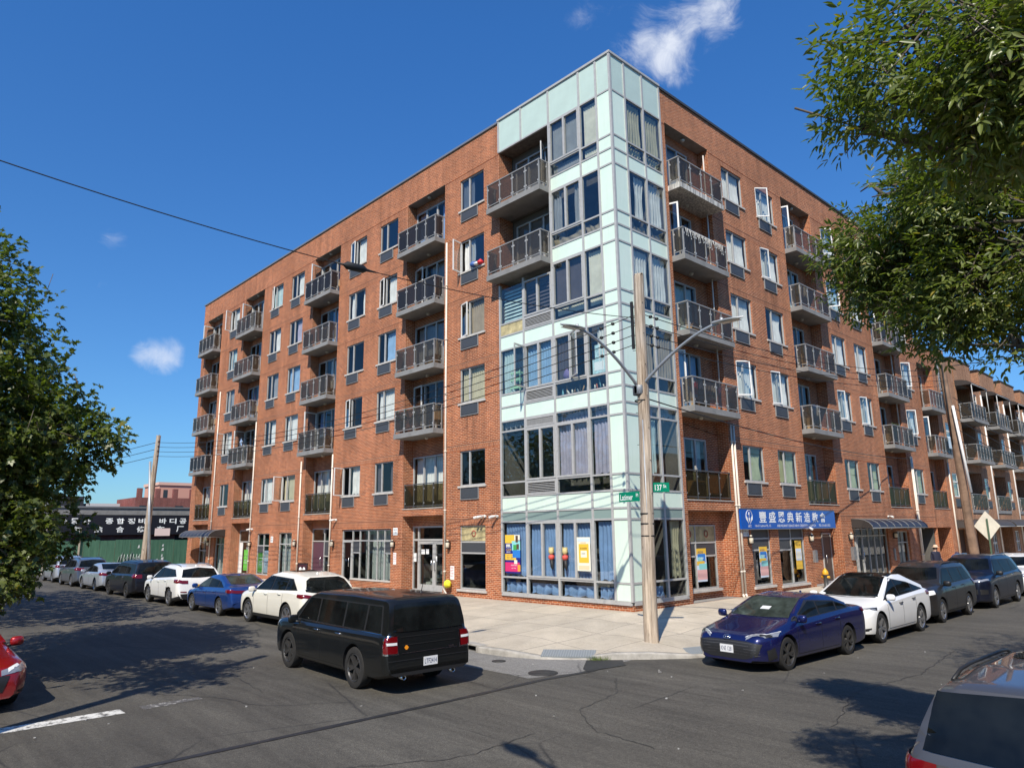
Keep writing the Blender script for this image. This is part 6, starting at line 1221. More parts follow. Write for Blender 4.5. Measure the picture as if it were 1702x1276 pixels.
plate('L', -13.1, 2.35, .34, .32, 'square white address plate right of the long curtained shop window', ['136-25', 'LATIMER']); plate('L', -25.4, 2.0, .3, .34, 'square white address plate between the two tall windows with green and striped panes', ['136-27', 'UNIT B']); plate('R', 6.85, 2.16, .4, .26, 'white address plate on the brick just under the left end of the blue sign', ['136-21', '1C-1D'])
plate('L', -13.05, 1.1, .22, .5, 'narrow red and white notice below the wall lamp by the long shop window', ['NO', 'SMOKING', 'WITHIN', '25 FT'], SWHT, RINK); plate('L', -9.0, .62, .24, .52, 'narrow red and white notice above the yellow hydrant cover', ['FIRE', 'DEPT', 'USE', 'ONLY'], SWHT, RINK)
# hanging window ornaments in the blue curtained casements
def ornament(x, lb):
    o = thing('hanging_ornament', lb, 'ornament', (x, -.06, 1.55), group='ornaments in the blue curtained casements'); b = MB()
    b.lathe([(0, .36), (.09, .3), (.1, .2), (.06, .12), (.0, .1)], 10); b.lathe([(.02, .12), (.1, .08), (.11, .0), (.06, -.06), (0, -.07)], 10, m=1); b.box((-.1, -.02, .27), (-.04, .02, .36), 0); b.box((.04, -.02, .27), (.1, .02, .36), 0); part('figure', None, b, [mat('straw', (.55, .45, .2), .7), mat('coral_red', (.6, .08, .06), .6)], o); part('tail_ribbon', None, MB().tube([(0, 0, -.06), (.03, 0, -.3), (.06, 0, -.4)], [.07, .05, .01], 6), WIREM, o)
ornament(-3.36, 'straw and red hanging ornament in the left blue curtained casement'); ornament(-2.72, 'straw and red hanging ornament in the casement beside the yellow poster')
# ---------------------------------------------------------------- far left: fence, repair shop and houses behind
def _ply(t, b):
    pos = t.node('TexCoord').outputs['Object']; n = t.noise(t.node('Mapping', i_Vector=pos, i_Scale=(1, 6, .5)).outputs[0], 1, 5, .7); sm = t.node('SeparateXYZ', i_0=pos).outputs[1]
    g = t.math('PINGPONG', t.math('DIVIDE', sm, 1.22), .5); c = t.mix(t.ramp(n, [(.3, 0), (.7, 1)]), (.030, .10, .060), (.075, .175, .11)); c = t.mix(t.ramp(g, [(.0, 1), (.012, 0)]), c, (.01, .03, .02)); t.l.new(c, b.inputs['Base Color'])
o = thing('plywood_fence', 'dark green plywood fence with torn posters across the end of the left street', 'fence', (-56, -8, ZR)); b = MB()
rnd = random.Random(4)
for k in range(26):
    y = -14+k*1.22; h = 2.5+rnd.uniform(-.06, .08); b.box((-.02, y, 0), (rnd.uniform(0, .03), y+1.2, h))
part('panel', None, b, mat('green_plywood', rough=.8, fn=_ply), o); b = MB()
for y, h in ((-3.2, 3.6), (-3.0, 2.6), (2.6, 3.5), (5.1, 3.6), (-8, 3)): b.box((.05, y, 0), (.15, y+.12, h))
part('post', None, b, mat('raw_timber', (.42, .36, .28), .85, fn=worn(.3, 4)), o); b = MB()
for k in range(34):
    y = rnd.choice([-3.9, -2.4, .1, 2.2, 9.9, 10.4, 11.5, 7.0, 3.1])+rnd.uniform(-.2, .3); z = rnd.uniform(.5, 2.1); w_ = rnd.uniform(.05, .2); h_ = rnd.uniform(.06, .35); b.poly([(.045, y+rnd.uniform(-.04, .04), z), (.045, y+w_, z+rnd.uniform(-.05, .05)), (.045, y+w_*rnd.uniform(.7, 1.2), z+h_), (.045, y+w_*rnd.uniform(.1, .4), z+h_*rnd.uniform(.7, 1))])
part('torn_poster', None, b, mat('torn_paper', (.62, .64, .62), .8), o); b = MB()
for k in range(7): b.tube([(.05, 8.2+.25*k, .5+.1*math.sin(k)), (.05, 8.35+.25*k, 1.2+.3*math.sin(k*2)), (.05, 8.45+.25*k, .6), (.05, 8.5+.25*k, 1.3)], .02, 4)
part('graffiti', None, b, mat('graffiti_white', (.55, .6, .57), .7), o)
o = thing('repair_shop', 'low repair shop with a black signboard of Korean letters behind the green fence', 'shop building', (-58, -8, ZR)); part('wall', None, MB().box((-14, -18, 0), (0, 20, 3.4)), BRICKD, o); part('parapet', None, MB().box((-13.9, -18, 4.75), (.02, 20, 5.35)).box((-13.9, -18, 5.35), (.12, 20, 5.5), 1), [CONC, COPING], o)
part('doorway', None, MB().box((-.2, 13.5, 0), (.03, 18.5, 2.9)), BLACK, o); sg = part('sign_board', None, MB().box((-.1, -18, 2.98), (.35, 19.4, 4.7)), mat('sign_black', (.010, .011, .018), .5), o)
MX = lambda y, z: Matrix(((0, 0, 1, .362), (1, 0, 0, y), (0, 1, 0, z), (0, 0, 0, 1)))
y = 6.1
for i, ch in enumerate('스 자동차 종합정비 바디공장'):
    yy = 2.0+.90*i
    if ch != ' ': text_mesh('lettering', ch, SWHT, sg, MX(yy, 3.95), width=.62, height=.5, bold=.03)
for i, ch in enumerate('左剐汽车综合修车厂'): text_mesh('lettering', ch, SWHT, sg, MX(-.3+1.72*i, 3.2), width=.66, height=.54, bold=.03)
o = thing('brick_house', 'dark red brick house with small roof posts behind the repair shop', 'house', (-105, 16, 0)); part('wall', None, MB().box((-10, -1.2, -.5), (0, 16, 8.2)), BRICKD, o); b = MB(); c = MB()
for y in (-1.0, 1.6, 4.2, 6.8, 9): b.box((-.6, y, 8.2), (0, y+.7, 9.6))
for y, w_ in ((-.6, .9), (4.6, 1.2), (7.2, 1.8)): c.box((-.05, y, 5.6), (.03, y+w_, 7.0))
part('roof_post', None, b, BRICKD, o); f = part('window', None, c, mat('far_window', (.04, .045, .05), .2), o); part('window', None, MB().box((-.05, 11.0, 5.4), (.03, 13.8, 7.0)), MATS['far_window'], o); part('window_bars', None, MB().box((.03, 11.9, 5.4), (.05, 12.0, 7)).box((.03, 12.8, 5.4), (.05, 12.9, 7)).box((.03, 11, 6.15), (.05, 13.8, 6.25)), WHITEF, o)
o = thing('pink_house', 'pale pink stuccoed top floor rising behind the dark red brick house', 'house', (-118, 22, 0)); part('wall', None, MB().box((-8, 0, -.5), (0, 14, 11.0)).box((-8.2, -.2, 11.0), (.2, 14, 11.5), 1), [mat('pink_stucco', (.58, .30, .22), .85), mat('pink_trim', (.66, .42, .33), .8)], o); part('window', None, MB().box((-.05, 5.2, 9.1), (.03, 6.6, 10.4)).box((-.05, .7, 8.8), (.03, 1.4, 10.2)), MATS['far_window'], o)
o = thing('rooftop_plant', 'low grey rooftop with a dark boxy unit just right of the maple leaves', 'building', (-110, 4, 0)); part('wall', None, MB().box((-8, -10, -.5), (0, 10, 6.9)), CONC, o); part('rooftop_unit', None, MB().box((-3, 1.5, 6.9), (0, 5, 8.4)), mat('unit_black', (.03, .03, .035), .6), o); part('parapet', None, MB().box((-2, -10, 6.9), (0, 1.4, 7.6)).box((-2, 5.4, 6.9), (0, 10, 7.4)), mat('pale_roof', (.55, .54, .52), .8), o)

# houses across the two streets, behind the camera: they show in glass and paint and close the street
for x, w_, h_, m in ((-52, 13, 7.4, BRICK2), (-37, 12, 6.6, BRICKD), (-23, 13, 7.6, BRICK), (-8, 12, 7.0, BRICK2)):
    o = thing('brick_house', f'brick house out of view across the left street, {["first", "second", "third", "fourth"][int((x+53)/14)]} from the far end', 'house', (x, -36, -.3)); part('wall', None, MB().box((0, 0, 0), (w_, 8.5, h_)), m, o); part('roof', None, MB().box((-.2, -.2, h_), (w_+.2, 8.7, h_+.25)), DCOPING, o)
    for k in range(4):
        for z in (.9, 4.1): part('window', 'opw', lambda: MB().box((0, -.02, 0), (1.5, .05, 1.6)), MATS['far_window'], o, (1.2+k*2.9, 8.5, z))
for y, w_, h_, m in ((-16, 13, 7.5, BRICK2), (-1, 14, 8.5, BRICKD), (15, 13, 7.5, BRICK), (30, 14, 8.5, BRICK2)):
    o = thing('brick_house', f'brick house out of view behind the right street pavement, {["first", "second", "third", "fourth"][int((y+16)/15)]} from the corner', 'house', (19.5, y, -.3)); part('wall', None, MB().box((0, 0, 0), (8, w_, h_)), m, o); part('roof', None, MB().box((-.2, -.2, h_), (8.2, w_+.2, h_+.25)), DCOPING, o)
    for k in range(4):
        for z in (.9, 4.1): part('window', 'opw2', lambda: MB().box((-.05, 0, 0), (.02, 1.5, 1.6)), MATS['far_window'], o, (0, 1.2+k*2.9, z))

o = thing('fire_hydrant', 'small yellow topped hydrant on the pavement by the awning entrance, behind the white car', 'hydrant', (.55, 12.3, -.02)); part('barrel', None, MB().lathe([(.13, 0), (.13, .05), (.09, .07), (.09, .5), (.12, .52), (.12, .55)], 14), mat('hydrant_dark', (.05, .05, .05), .5), o); part('bonnet', None, MB().lathe([(.12, .55), (.13, .58), (.11, .68), (.05, .76), (.03, .8), (0, .81)], 14).tube([(-.17, 0, .45), (.17, 0, .45)], .05, 8), mat('hydrant_yellow', (.70, .36, .02), .5), o)
o = thing('sandwich_board', 'black framed sandwich board with white curved shapes standing before the purple door', 'sign board', (-20.9, -.55, .0), R(8)); part('frame', None, MB().box((0, 0, 0), (.05, .04, 1.0)).box((.75, 0, 0), (.8, .04, 1.0)).box((.05, 0, .95), (.75, .04, 1.0)).box((.05, 0, .1), (.75, .04, .15)), CTRIM, o); part('panel', None, MB().box((.05, .01, .15), (.75, .03, .95)), mat('board_maroon', (.05, .012, .02), .5), o)
b = MB()
for cx in (.22, .52): b.poly([(cx+.14*math.cos(R(a))*(.7 if a > 180 else 1), .008, .55+.26*math.sin(R(a))) for a in range(0, 360, 20)])
part('printed_shape', None, b, SWHT, o)
# ---------------------------------------------------------------- trees
def leaf_mat(name, c1, c2, under, gloss=.36):
    def f(t, b):
        out = t.n['Material Output']; rnd = t.node('NewGeometry').outputs['Random Per Island']
        c = t.mix(rnd, (*c1, 1), (*c2, 1)); c = t.mix(t.ramp(rnd, [(.965, 0), (.985, .8)]), c, (.30, .22, .02)); t.l.new(c, b.inputs['Base Color'])
        tl = t.node('BsdfTranslucent', i_Color=t.mix(1.0, c, (1.5, 1.8, .5, 1), 'MULTIPLY'))
        t.l.new(t.node('MixShader', i_0=.36, i_1=b.outputs[0], i_2=tl.outputs[0]).outputs[0], out.inputs[0])
    return mat(name, c1, gloss, 0, .6, fn=f)
LEAF1 = leaf_mat('maple_leaf', (.065, .090, .022), (.155, .185, .048), 0); LEAF2 = leaf_mat('ash_leaf', (.085, .115, .024), (.18, .21, .05), 0)
BARK = mat('bark', (.11, .09, .07), .95, fn=worn(.4, 3, .8, 18))
MAPLE = np.array([(0, 0), (.30, -.06), (.50, .16), (.30, .22), (.58, .52), (.26, .46), (.20, .62), (0, 1.0), (-.20, .62), (-.26, .46), (-.58, .52), (-.30, .22), (-.50, .16), (-.30, -.06)])
ASH = np.array([(0, 0), (.15, .28), (.13, .62), (0, 1.0), (-.13, .62), (-.15, .28)])
def nrm(v): return v/np.maximum(np.linalg.norm(v, axis=-1, keepdims=True), 1e-9)
def crown(name, blobs, kind, size, mtl, parent, seed, droop=.35, gap=.0, fq=1.0):
    """leaves in small sprays spread through overlapping lobes, thinned where the lobes leave gaps"""
    rg = np.random.default_rng(seed); P, D = [], []
    for (c, r, n) in blobs:
        d = nrm(rg.normal(size=(n, 3))); rad = rg.random(n)**.42
        lump = 1+.14*np.sin(d[:, 0]*5+c[0])*np.sin(d[:, 2]*6+c[1])+.13*np.sin(d[:, 1]*9+d[:, 2]*7)+.05*rg.normal(size=n)
        p = np.array(c)+d*np.array(r)*(rad*lump)[:, None]; P.append(p); D.append(nrm(d+np.array([0, 0, -.1])+.7*rg.normal(size=(n, 3))))
    P, D = np.concatenate(P), np.concatenate(D)
    if gap:
        Q = P*fq; s = np.sin(Q[:, 0]*2.1+1.3*np.sin(Q[:, 2]*1.7))+np.sin(Q[:, 1]*2.3+1.1*np.sin(Q[:, 0]*1.5))+np.sin(Q[:, 2]*2.6+Q[:, 1]*1.2); k = s > -1.9+gap; P, D = P[k], D[k]
    D[:, 2] -= droop*.5; D = nrm(D); n = len(P)
    U = np.array([0, 0, 1.0]); side = nrm(np.cross(D, U+.25*rg.normal(size=(n, 3)))); up = nrm(np.cross(side, D)); up[up[:, 2] < 0] *= -1
    if kind == 'ash': slots = [(.30*t, sg, ang) for t in (.3, .6, .9) for sg, ang in ((1, 58), (-1, 58))]+[(.30, 0, 0)]; shape = ASH
    else: slots = [(.02, 1, 80), (.02, -1, 80), (.14, 1, 55), (.16, -1, 50), (.2, 0, 0)]; shape = MAPLE
    V, m = [], len(shape)
    for (t, sg, ang) in slots:
        a = np.radians(ang+rg.normal(size=n)*16)[:, None]; ax = nrm(D*np.cos(a)+side*sg*np.sin(a)+np.array([0, 0, -droop])*rg.random((n, 1))+.18*rg.normal(size=(n, 3)))
        u = nrm(up+.42*rg.normal(size=(n, 3))); wd = nrm(np.cross(ax, u)); u = np.cross(wd, ax); s = size*(.72+.5*rg.random((n, 1))); base = P+D*t*(size/.085 if kind == 'ash' else size/.13)+(side*sg*.0)
        fold = np.abs(shape[:, 0])*.35-.25*shape[:, 1]**2*.5
        V.append(base[:, None, :]+s[:, None]*(shape[None, :, 0:1]*wd[:, None, :]+shape[None, :, 1:2]*ax[:, None, :]+fold[None, :, None]*u[:, None, :]))
    V = np.concatenate(V).reshape(-1, 3); nl = len(V)//m; me = bpy.data.meshes.new(name)
    me.vertices.add(len(V)); me.vertices.foreach_set('co', V.astype('f').ravel())
    if kind == 'ash': idx = np.array([0, 1, 2, 3, 0, 3, 4, 5]); per = 2; ls = 4
    else: idx = np.arange(m); per = 1; ls = m
    L = (np.arange(nl)[:, None]*m+idx[None]).ravel(); me.loops.add(len(L)); me.loops.foreach_set('vertex_index', L.astype('i')); me.polygons.add(nl*per)
    me.polygons.foreach_set('loop_start', (np.arange(nl*per)*ls).astype('i')); me.materials.append(mtl); me.update(calc_edges=True)
    return link('crown', me, parent), P, D
def branches(parent, trunk, blobs, P, D, seed, twig=.012, ntw=500):
    rnd = random.Random(seed); b = MB(); top = Vector(trunk[-1])
    b.tube(trunk, [.26-.13*i/(len(trunk)-1) for i in range(len(trunk))], 12); part('trunk', None, b, BARK, parent)
    for (c, r, n) in blobs:
        b = MB(); c = Vector(c); st = Vector(trunk[-2]).lerp(top, rnd.random()); mid = st.lerp(c, .5)+Vector((rnd.uniform(-.3, .3), rnd.uniform(-.3, .3), .35)); ps = [st.lerp(mid, t).lerp(mid.lerp(c, t), t) for t in (0, .25, .5, .75, 1)]
        b.tube(ps, [.11, .09, .07, .05, .03], 6)
        for _ in range(9):
            e = c+Vector((rnd.uniform(-1, 1)*r[0], rnd.uniform(-1, 1)*r[1], rnd.uniform(-.8, .8)*r[2]))*.8; s0 = ps[rnd.randint(2, 4)]; b.tube([s0, s0.lerp(e, .5)+Vector((0, 0, .12)), e], [.03, .02, .008], 5)
        part('limb', None, b, BARK, parent)
    b = MB()
    for i in range(0, len(P), max(1, len(P)//ntw)):
        p = Vector(P[i]); d = Vector(D[i]); b.tube([p-d*.45+Vector((0, 0, .05)), p, p+d*.2], [.009, .006, .003], 4)
    part('twigs', None, b, BARK, parent)['kind'] = 'stuff'
def tree(name, label, trunk, blobs, kind, size, mtl, seed, **k):
    t = thing(name, label, 'tree', trunk[0]); o = Vector(trunk[0]); bl = [(tuple(Vector(c)-o), r, n) for c, r, n in blobs]; tr = [tuple(Vector(p)-o) for p in trunk]
    c, P, D = crown(name, bl, kind, size, mtl, t, seed, **k); branches(t, tr, bl, P, D, seed); return t
TREES_HERE = 1
tree('maple_tree', 'leafy maple filling the left edge of the photo, its lowest leaves hanging over the road', [(-4.4, -18.9, -.3), (-4.4, -18.8, 1.5), (-4.3, -18.6, 3.2), (-4.2, -18.3, 4.6)],
     [((1.0, -18.3, 6.7), (1.6, 1.1, 1.3), 1050), ((-4.6, -16.8, 5.4), (2.6, 2.2, 2.5), 4015), ((-4.4, -15.4, 4.6), (2.0, 1.5, 1.9), 2499), ((-3.6, -14.6, 4.5), (1.3, 1.0, .75), 757), ((-4.8, -16.8, 7.5), (1.9, 1.6, 1.8), 2142), ((-4.8, -15.4, 2.8), (2.2, 1.4, 1.1), 1918), ((-3.8, -15.7, 1.9), (1.5, .8, .8), 892), ((-6.6, -18.2, 7.2), (2.6, 2.4, 2.6), 2230), ((-7.6, -16.2, 4.6), (2.6, 2.0, 2.4), 2320), ((-4.2, -18.0, 3.6), (2.0, 1.6, 2.0), 1695)],
     'maple', .100, LEAF1, 11, droop=.4, gap=1.0, fq=1.7)
tree('maple_tree', 'maple out of view past the first one, shading the far end of the left road', [(-19, -18.8, -.3), (-18.9, -18.7, 2), (-18.7, -18.5, 4)], [((-17, -16.6, 6.0), (4.2, 3.2, 2.9), 900), ((-21.5, -17.0, 6.4), (4.0, 3.0, 3.0), 800), ((-14, -15.0, 5.0), (2.6, 2.2, 1.8), 420), ((-26, -16.6, 6.2), (3.4, 3.0, 2.8), 600)], 'maple', .2, LEAF1, 12, droop=.5, gap=.1)
tree('ash_tree', 'ash branches with narrow leaflets hanging in from the top right corner', [(15.6, -8.6, -.3), (15.5, -8.6, 1.8), (15.2, -8.4, 3.8), (14.7, -8.2, 5.6)],
     [((12.78, -12.89, 5.7), (0.58, 0.58, 0.48), 618), ((13.24, -13.09, 5.6), (0.58, 0.58, 0.48), 618), ((13.07, -12.7, 5.27), (0.48, 0.48, 0.39), 433), ((12.51, -12.78, 5.6), (0.3, 0.3, 0.25), 187), ((13.31, -13.02, 5.29), (0.46, 0.46, 0.38), 400), ((12.31, -12.75, 5.45), (0.15, 0.15, 0.12), 69), ((11.9, -9.7, 5.99), (0.61, 0.61, 0.5), 681), ((12.28, -9.87, 5.83), (0.7, 0.7, 0.57), 887), ((12.55, -9.8, 5.16), (0.79, 0.79, 0.65), 1122), ((11.21, -9.35, 5.73), (0.54, 0.54, 0.44), 540), ((11.67, -9.39, 5.29), (0.69, 0.69, 0.57), 863), ((12.22, -9.77, 4.87), (0.53, 0.53, 0.43), 521), ((10.8, -9.29, 5.8), (0.23, 0.23, 0.19), 122), ((11.77, -9.6, 4.62), (0.3, 0.3, 0.25), 187), ((12.51, -9.96, 4.17), (0.13, 0.13, 0.11), 59), ((11.43, -9.71, 6.24), (0.34, 0.34, 0.28), 232), ((10.97, -9.29, 5.32), (0.29, 0.29, 0.24), 177), ((14.9, -6.5, 9.0), (1.6, 2.0, 1.4), 800), ((13.4, -5.0, 6.4), (1.5, 1.8, 1.0), 900), ((13.2, -2.0, 6.5), (1.6, 1.6, 1.0), 800)],
     'ash', .084, LEAF2, 21, droop=.3, gap=1.2, fq=2.3)
# ---------------------------------------------------------------- people, balcony things, litter
def person(loc, rz, lb, coat, legs, hat, skin=(.40, .26, .19), hgt=1.68):
    o = thing('person', lb, 'person', loc, rz); s = hgt/1.7
    J = [(0, 0, .95, .145), (0, 0, 1.15, .15), (0, .01, 1.36, .165), (0, .0, 1.47, .06), (0, -.02, 1.56, .085), (0, -.03, 1.64, .09), (.10, 0, .86, .10), (.11, -.02, .48, .065), (.11, .03, .09, .045), (.11, -.09, .04, .042), (-.10, 0, .86, .10), (-.12, .04, .48, .065), (-.12, .08, .09, .045), (-.12, -.04, .04, .042), (.2, .01, 1.38, .062), (.25, .02, 1.12, .045), (.2, -.14, .98, .036), (.17, -.22, .98, .03), (-.2, .01, 1.38, .062), (-.26, .02, 1.12, .045), (-.24, -.05, .90, .036), (-.23, -.08, .82, .03)]
    E_ = [(0, 1), (1, 2), (2, 3), (3, 4), (4, 5), (0, 6), (6, 7), (7, 8), (8, 9), (0, 10), (10, 11), (11, 12), (12, 13), (2, 14), (14, 15), (15, 16), (16, 17), (2, 18), (18, 19), (19, 20), (20, 21)]
    me = bpy.data.meshes.new('body'); me.from_pydata([(x*s, y*s, z*s) for x, y, z, r in J], E_, []); b = bpy.data.objects.new('body', me); COL.objects.link(b)
    b.modifiers.new('s', 'SKIN')
    for v, (x, y, z, r) in zip(me.skin_vertices[0].data, J): v.radius = (r*s, r*s); 
    me.skin_vertices[0].data[0].use_root = True; sb = b.modifiers.new('d', 'SUBSURF'); sb.levels = 2; sb.render_levels = 2
    m2 = bpy.data.meshes.new_from_object(b.evaluated_get(bpy.context.evaluated_depsgraph_get())); bpy.data.objects.remove(b); m2.materials.clear()
    for m in (mat('skin', skin, .5), coat, legs, mat('shoe', (.03, .03, .03), .6)): m2.materials.append(m)
    for p in m2.polygons:
        z = p.center.z/s; hand = (abs(p.center.x)/s > .15 and z < 1.0 and (p.center.y/s < -.15 or z < .86)); p.material_index = 0 if z > 1.45 or hand else 1 if z > .9 else 2 if z > .08 else 3; p.use_smooth = True
    link('body', m2, o)
    part('hat', None, MB().lathe([(.0, 1.76), (.07, 1.75), (.10, 1.70), (.105, 1.655), (.17, 1.645), (.17, 1.637), (.09, 1.64)], 16, o=(0, -.03*s, (s-1)*1.66)), hat, o)
    fb = MB()
    for x in (-.035, .035): fb.lathe([(0, -.012), (.013, -.004), (.0, .008)], 8, 'Y', (x*s, -.105*s, 1.60*s), 0)
    fb.tube([(0, -.105*s, 1.60*s), (0, -.135*s, 1.565*s)], [.008, .014], 6, 1); fb.box((-.028*s, -.113*s, 1.53*s), (.028*s, -.1*s, 1.538*s), 0); part('face_features', None, fb, [mat('eye', (.02, .015, .012), .3), MATS['skin']], o)
    part('hair', None, MB().lathe([(.0, 1.71), (.085, 1.69), (.098, 1.62), (.085, 1.55)], 14, o=(0, .0, (s-1)*1.62)), mat('hair', (.02, .015, .012), .6), o); return o
person((2.35, 20.4, -.16), R(60), 'person in dark clothes and a pale round hat standing behind the dark blue crossover', mat('dark_jacket', (.012, .014, .035), .8), mat('dark_trousers', (.02, .02, .03), .8), mat('straw_hat', (.62, .45, .32), .8))
person((3.1, 20.9, -.2), R(20), 'shorter person in a pinkish cap, only the head in view behind the large crossover', mat('rose_top', (.35, .12, .12), .8), MATS['dark_trousers'], mat('pink_cap', (.70, .45, .42), .8), hgt=1.36)
POT = mat('terracotta', (.32, .12, .06), .8); PLEAF = leaf_mat('balcony_leaf', (.03, .075, .02), (.09, .15, .04), 0); CARD = mat('cardboard', (.36, .24, .13), .85, fn=worn(.15, 3)); PLAST = mat('grey_plastic', (.25, .26, .28), .5)
def plant(side, x, y, z, n, h, lb, spread=.25):
    o = thing('potted_plant', lb, 'plant', SIDE[side](x, y, z), RZ[side], group='potted plants on the balconies'); part('pot', 'pot', lambda: MB().lathe([(0, 0), (.1, 0), (.14, .2), (.15, .22), (.13, .22), (.12, .19), (0, .19)], 12), POT, o)
    rg = random.Random(n*7+int(h*100)); b = MB()
    for k in range(n):
        a = rg.random()*6.28; e = rg.uniform(.3, 1)*spread; t = Vector((e*math.cos(a), e*math.sin(a)*.6, .2+h*rg.uniform(.4, 1))); b.tube([(0, 0, .18), (t.x*.4, t.y*.4, .2+(t.z-.2)*.7), t], .004, 3, 1)
        for q in range(5):
            c = Vector((0, 0, .2)).lerp(t, .45+.13*q); d = Vector((rg.uniform(-1, 1), rg.uniform(-1, 1), rg.uniform(-.2, .7))).normalized()*.11; w = d.cross(Vector((rg.uniform(-1, 1), rg.uniform(-1, 1), .6))).normalized()*.035; b.poly([c, c+d*.5+w, c+d, c+d*.5-w])
    part('foliage', None, b, [PLEAF, BARK], o)
def carton(side, x, y, z, w, d, h, lb, m=CARD, nm='storage_box', cat='box'):
    o = thing(nm, lb, cat, SIDE[side](x, y, z), RZ[side], group='boxes stored on the balconies'); part('body', None, MB().box((0, 0, 0), (w, d, h)), m, o); part('tape', None, MB().box((w*.45, -.003, h*.2), (w*.55, -.0005, h)).box((w*.45, -.003, h+.0005), (w*.55, d, h+.003)).box((-.003, -.004, h*.9), (w+.003, -.001, h*.92)), mat('tape', (.45, .36, .2), .4), o)
def chair(side, x, y, z, lb, m):
    o = thing('balcony_chair', lb, 'chair', SIDE[side](x, y, z), RZ[side]+R(20), group='chairs on the balconies'); part('seat', 'bcs', lambda: MB().box((0, 0, .4), (.42, .42, .44)), m, o); part('backrest', 'bcb', lambda: MB().box((.0, .38, .46), (.42, .42, .85)), m, o)
    for k, (a, c) in enumerate(((.02, .02), (.40, .02), (.02, .40), (.40, .40))): part('leg', f'bcl{k}', lambda: MB().box((a-.016, c-.016, 0), (a+.016, c+.016, .4)), m, o)
def laundry(side, x, y, z, w, cols, lb):
    o = thing('hanging_laundry', lb, 'laundry', SIDE[side](x, y, z), RZ[side], group='laundry on the balconies'); part('line', None, MB().tube([(0, 0, 0), (w, 0, 0)], .006, 4), WIREM, o); n = len(cols)
    for k, c in enumerate(cols):
        a = w*(k+.08)/n; e = w*(k+.86)/n; hh = .45+.35*((k*37) % 10)/10; part('garment', None, MB().grid(lambda u, v: (a+(e-a)*u*(1-.12*math.sin(3*v)), .02*math.sin(u*9+k)+.02*v, -hh*v), 10, 8), cloth_mat(f'cloth{lb[:12]}{k}', c, .2), o)
cl = {'R1': 'column above the glass doors', 'R2': 'second left street column', 'R3': 'third left street column', 'R4': 'end left street column', 'Q1': 'column beside the glass corner', 'Q2': 'middle right street column', 'Q3': 'last column of the tall right facade'}
fl = ['second', 'third', 'fourth', 'fifth', 'sixth']; rg = random.Random(9); ALLC = dict(Lrec); ALLC.update(Rrec)
items = [('R1', 1, 'p', 3), ('R1', 1, 'c', 0), ('R1', 2, 'b', 0), ('R2', 4, 'c', 0), ('R2', 3, 'l', 0), ('R2', 2, 'b', 0), ('R2', 1, 'b', 0), ('R3', 1, 'l', 0), ('R3', 3, 'b', 0), ('R3', 2, 'c', 0), ('R4', 4, 'p', 4), ('R4', 3, 'b', 0), ('R4', 2, 'c', 0), ('R4', 1, 'b', 0), ('Q1', 2, 'b', 1), ('Q1', 1, 'l', 1), ('Q1', 1, 'b', 0), ('Q1', 4, 'c', 0), ('Q1', 0, 'b', 1), ('Q2', 3, 'l', 2), ('Q2', 1, 'l', 3), ('Q2', 1, 'b', 0), ('Q2', 2, 'c', 0), ('Q3', 1, 'b', 0), ('Q3', 2, 'c', 0), ('R2', 0, 'b', 0), ('Q3', 1, 'p', 2), ('R1', 3, 'c', 0)]
LCOL = [[(.35, .2, .15), (.5, .48, .45), (.2, .12, .1), (.4, .3, .25)], [(.55, .03, .03), (.12, .15, .25), (.3, .24, .2), (.6, .55, .5), (.25, .12, .25)], [(.58, .47, .3), (.62, .55, .42)], [(.02, .02, .025), (.04, .1, .25), (.75, .75, .75)]]
for k, f_, ty, v in items:
    s = 'L' if k in Lrec else 'R'; a, c = ALLC[k]; z = SLABT[f_]+.005; xx = (a+.5) if s == 'L' else (a+.7); w_ = f'on the {fl[f_]} floor balcony, {cl[k]}'
    y = -.2 if f_ else .3
    if ty == 'p':
        for q in range(v): plant(s, a+.35+q*.62, -.32, z, 22, .75 if k == 'R1' else .95, f'{["leftmost", "second", "third", "fourth"][q]} leafy pot {w_}', .38)
    elif ty == 'b': carton(s, (c-1.1) if s == 'L' else a+.9, y, z, .62+.2*rg.random(), .36, .4+.3*rg.random(), ('large brown cardboard box ' if v else 'cardboard box ')+w_)
    elif ty == 'c': chair(s, (c-.75) if s == 'L' else a+1.2, y, z, 'small chair '+w_, (PLAST, CARD, mat('brown_chair', (.1, .05, .03), .6))[rg.randint(0, 2)])
    else: laundry(s, a+.35, -.3, z+(.92 if k == 'Q1' or v == 0 else 1.15), 2.0 if v < 2 else 1.0, LCOL[v], 'hanging laundry '+w_)
o = thing('towel', 'pale blue towel hung over the third floor railing of the lower brick wing', 'towel', (.6, 30.7, SLABT[1]+1.06)); part('cloth', None, MB().grid(lambda u, v: (.02+.10*min(1, v*6)-.0*u, .85*u*(1-.1*v), .02-.0*v-.85*max(0, v-.12)), 8, 10), cloth_mat('towel_blue', (.60, .72, .78), .15), o)
o = thing('toy_bundle', 'red white and blue bundle lying on a window sill by the open fifth floor sash', 'toy', (-7.35, -.04, FLOOR[3]))
part('lump', None, MB().lathe([(0, .0), (.14, .03), (.17, .12), (.1, .22), (0, .25)], 10, o=(-.1, -.03, 0)).lathe([(0, 0), (.12, .03), (.15, .1), (0, .2)], 10, o=(.12, -.04, 0), m=1).lathe([(0, 0), (.12, .03), (.15, .12), (0, .26)], 10, o=(.32, -.02, 0), m=2), [mat('toy_blue', (.05, .12, .35), .6), mat('toy_white', (.7, .7, .7), .6), mat('toy_red', (.6, .02, .03), .6)], o)
o = thing('string_lights', 'white string lights drooping along the fifth floor balcony rail beside the glass corner', 'string lights', (.56, 3.4, SLABT[3]+1.0)); b = MB(); rg = random.Random(3)
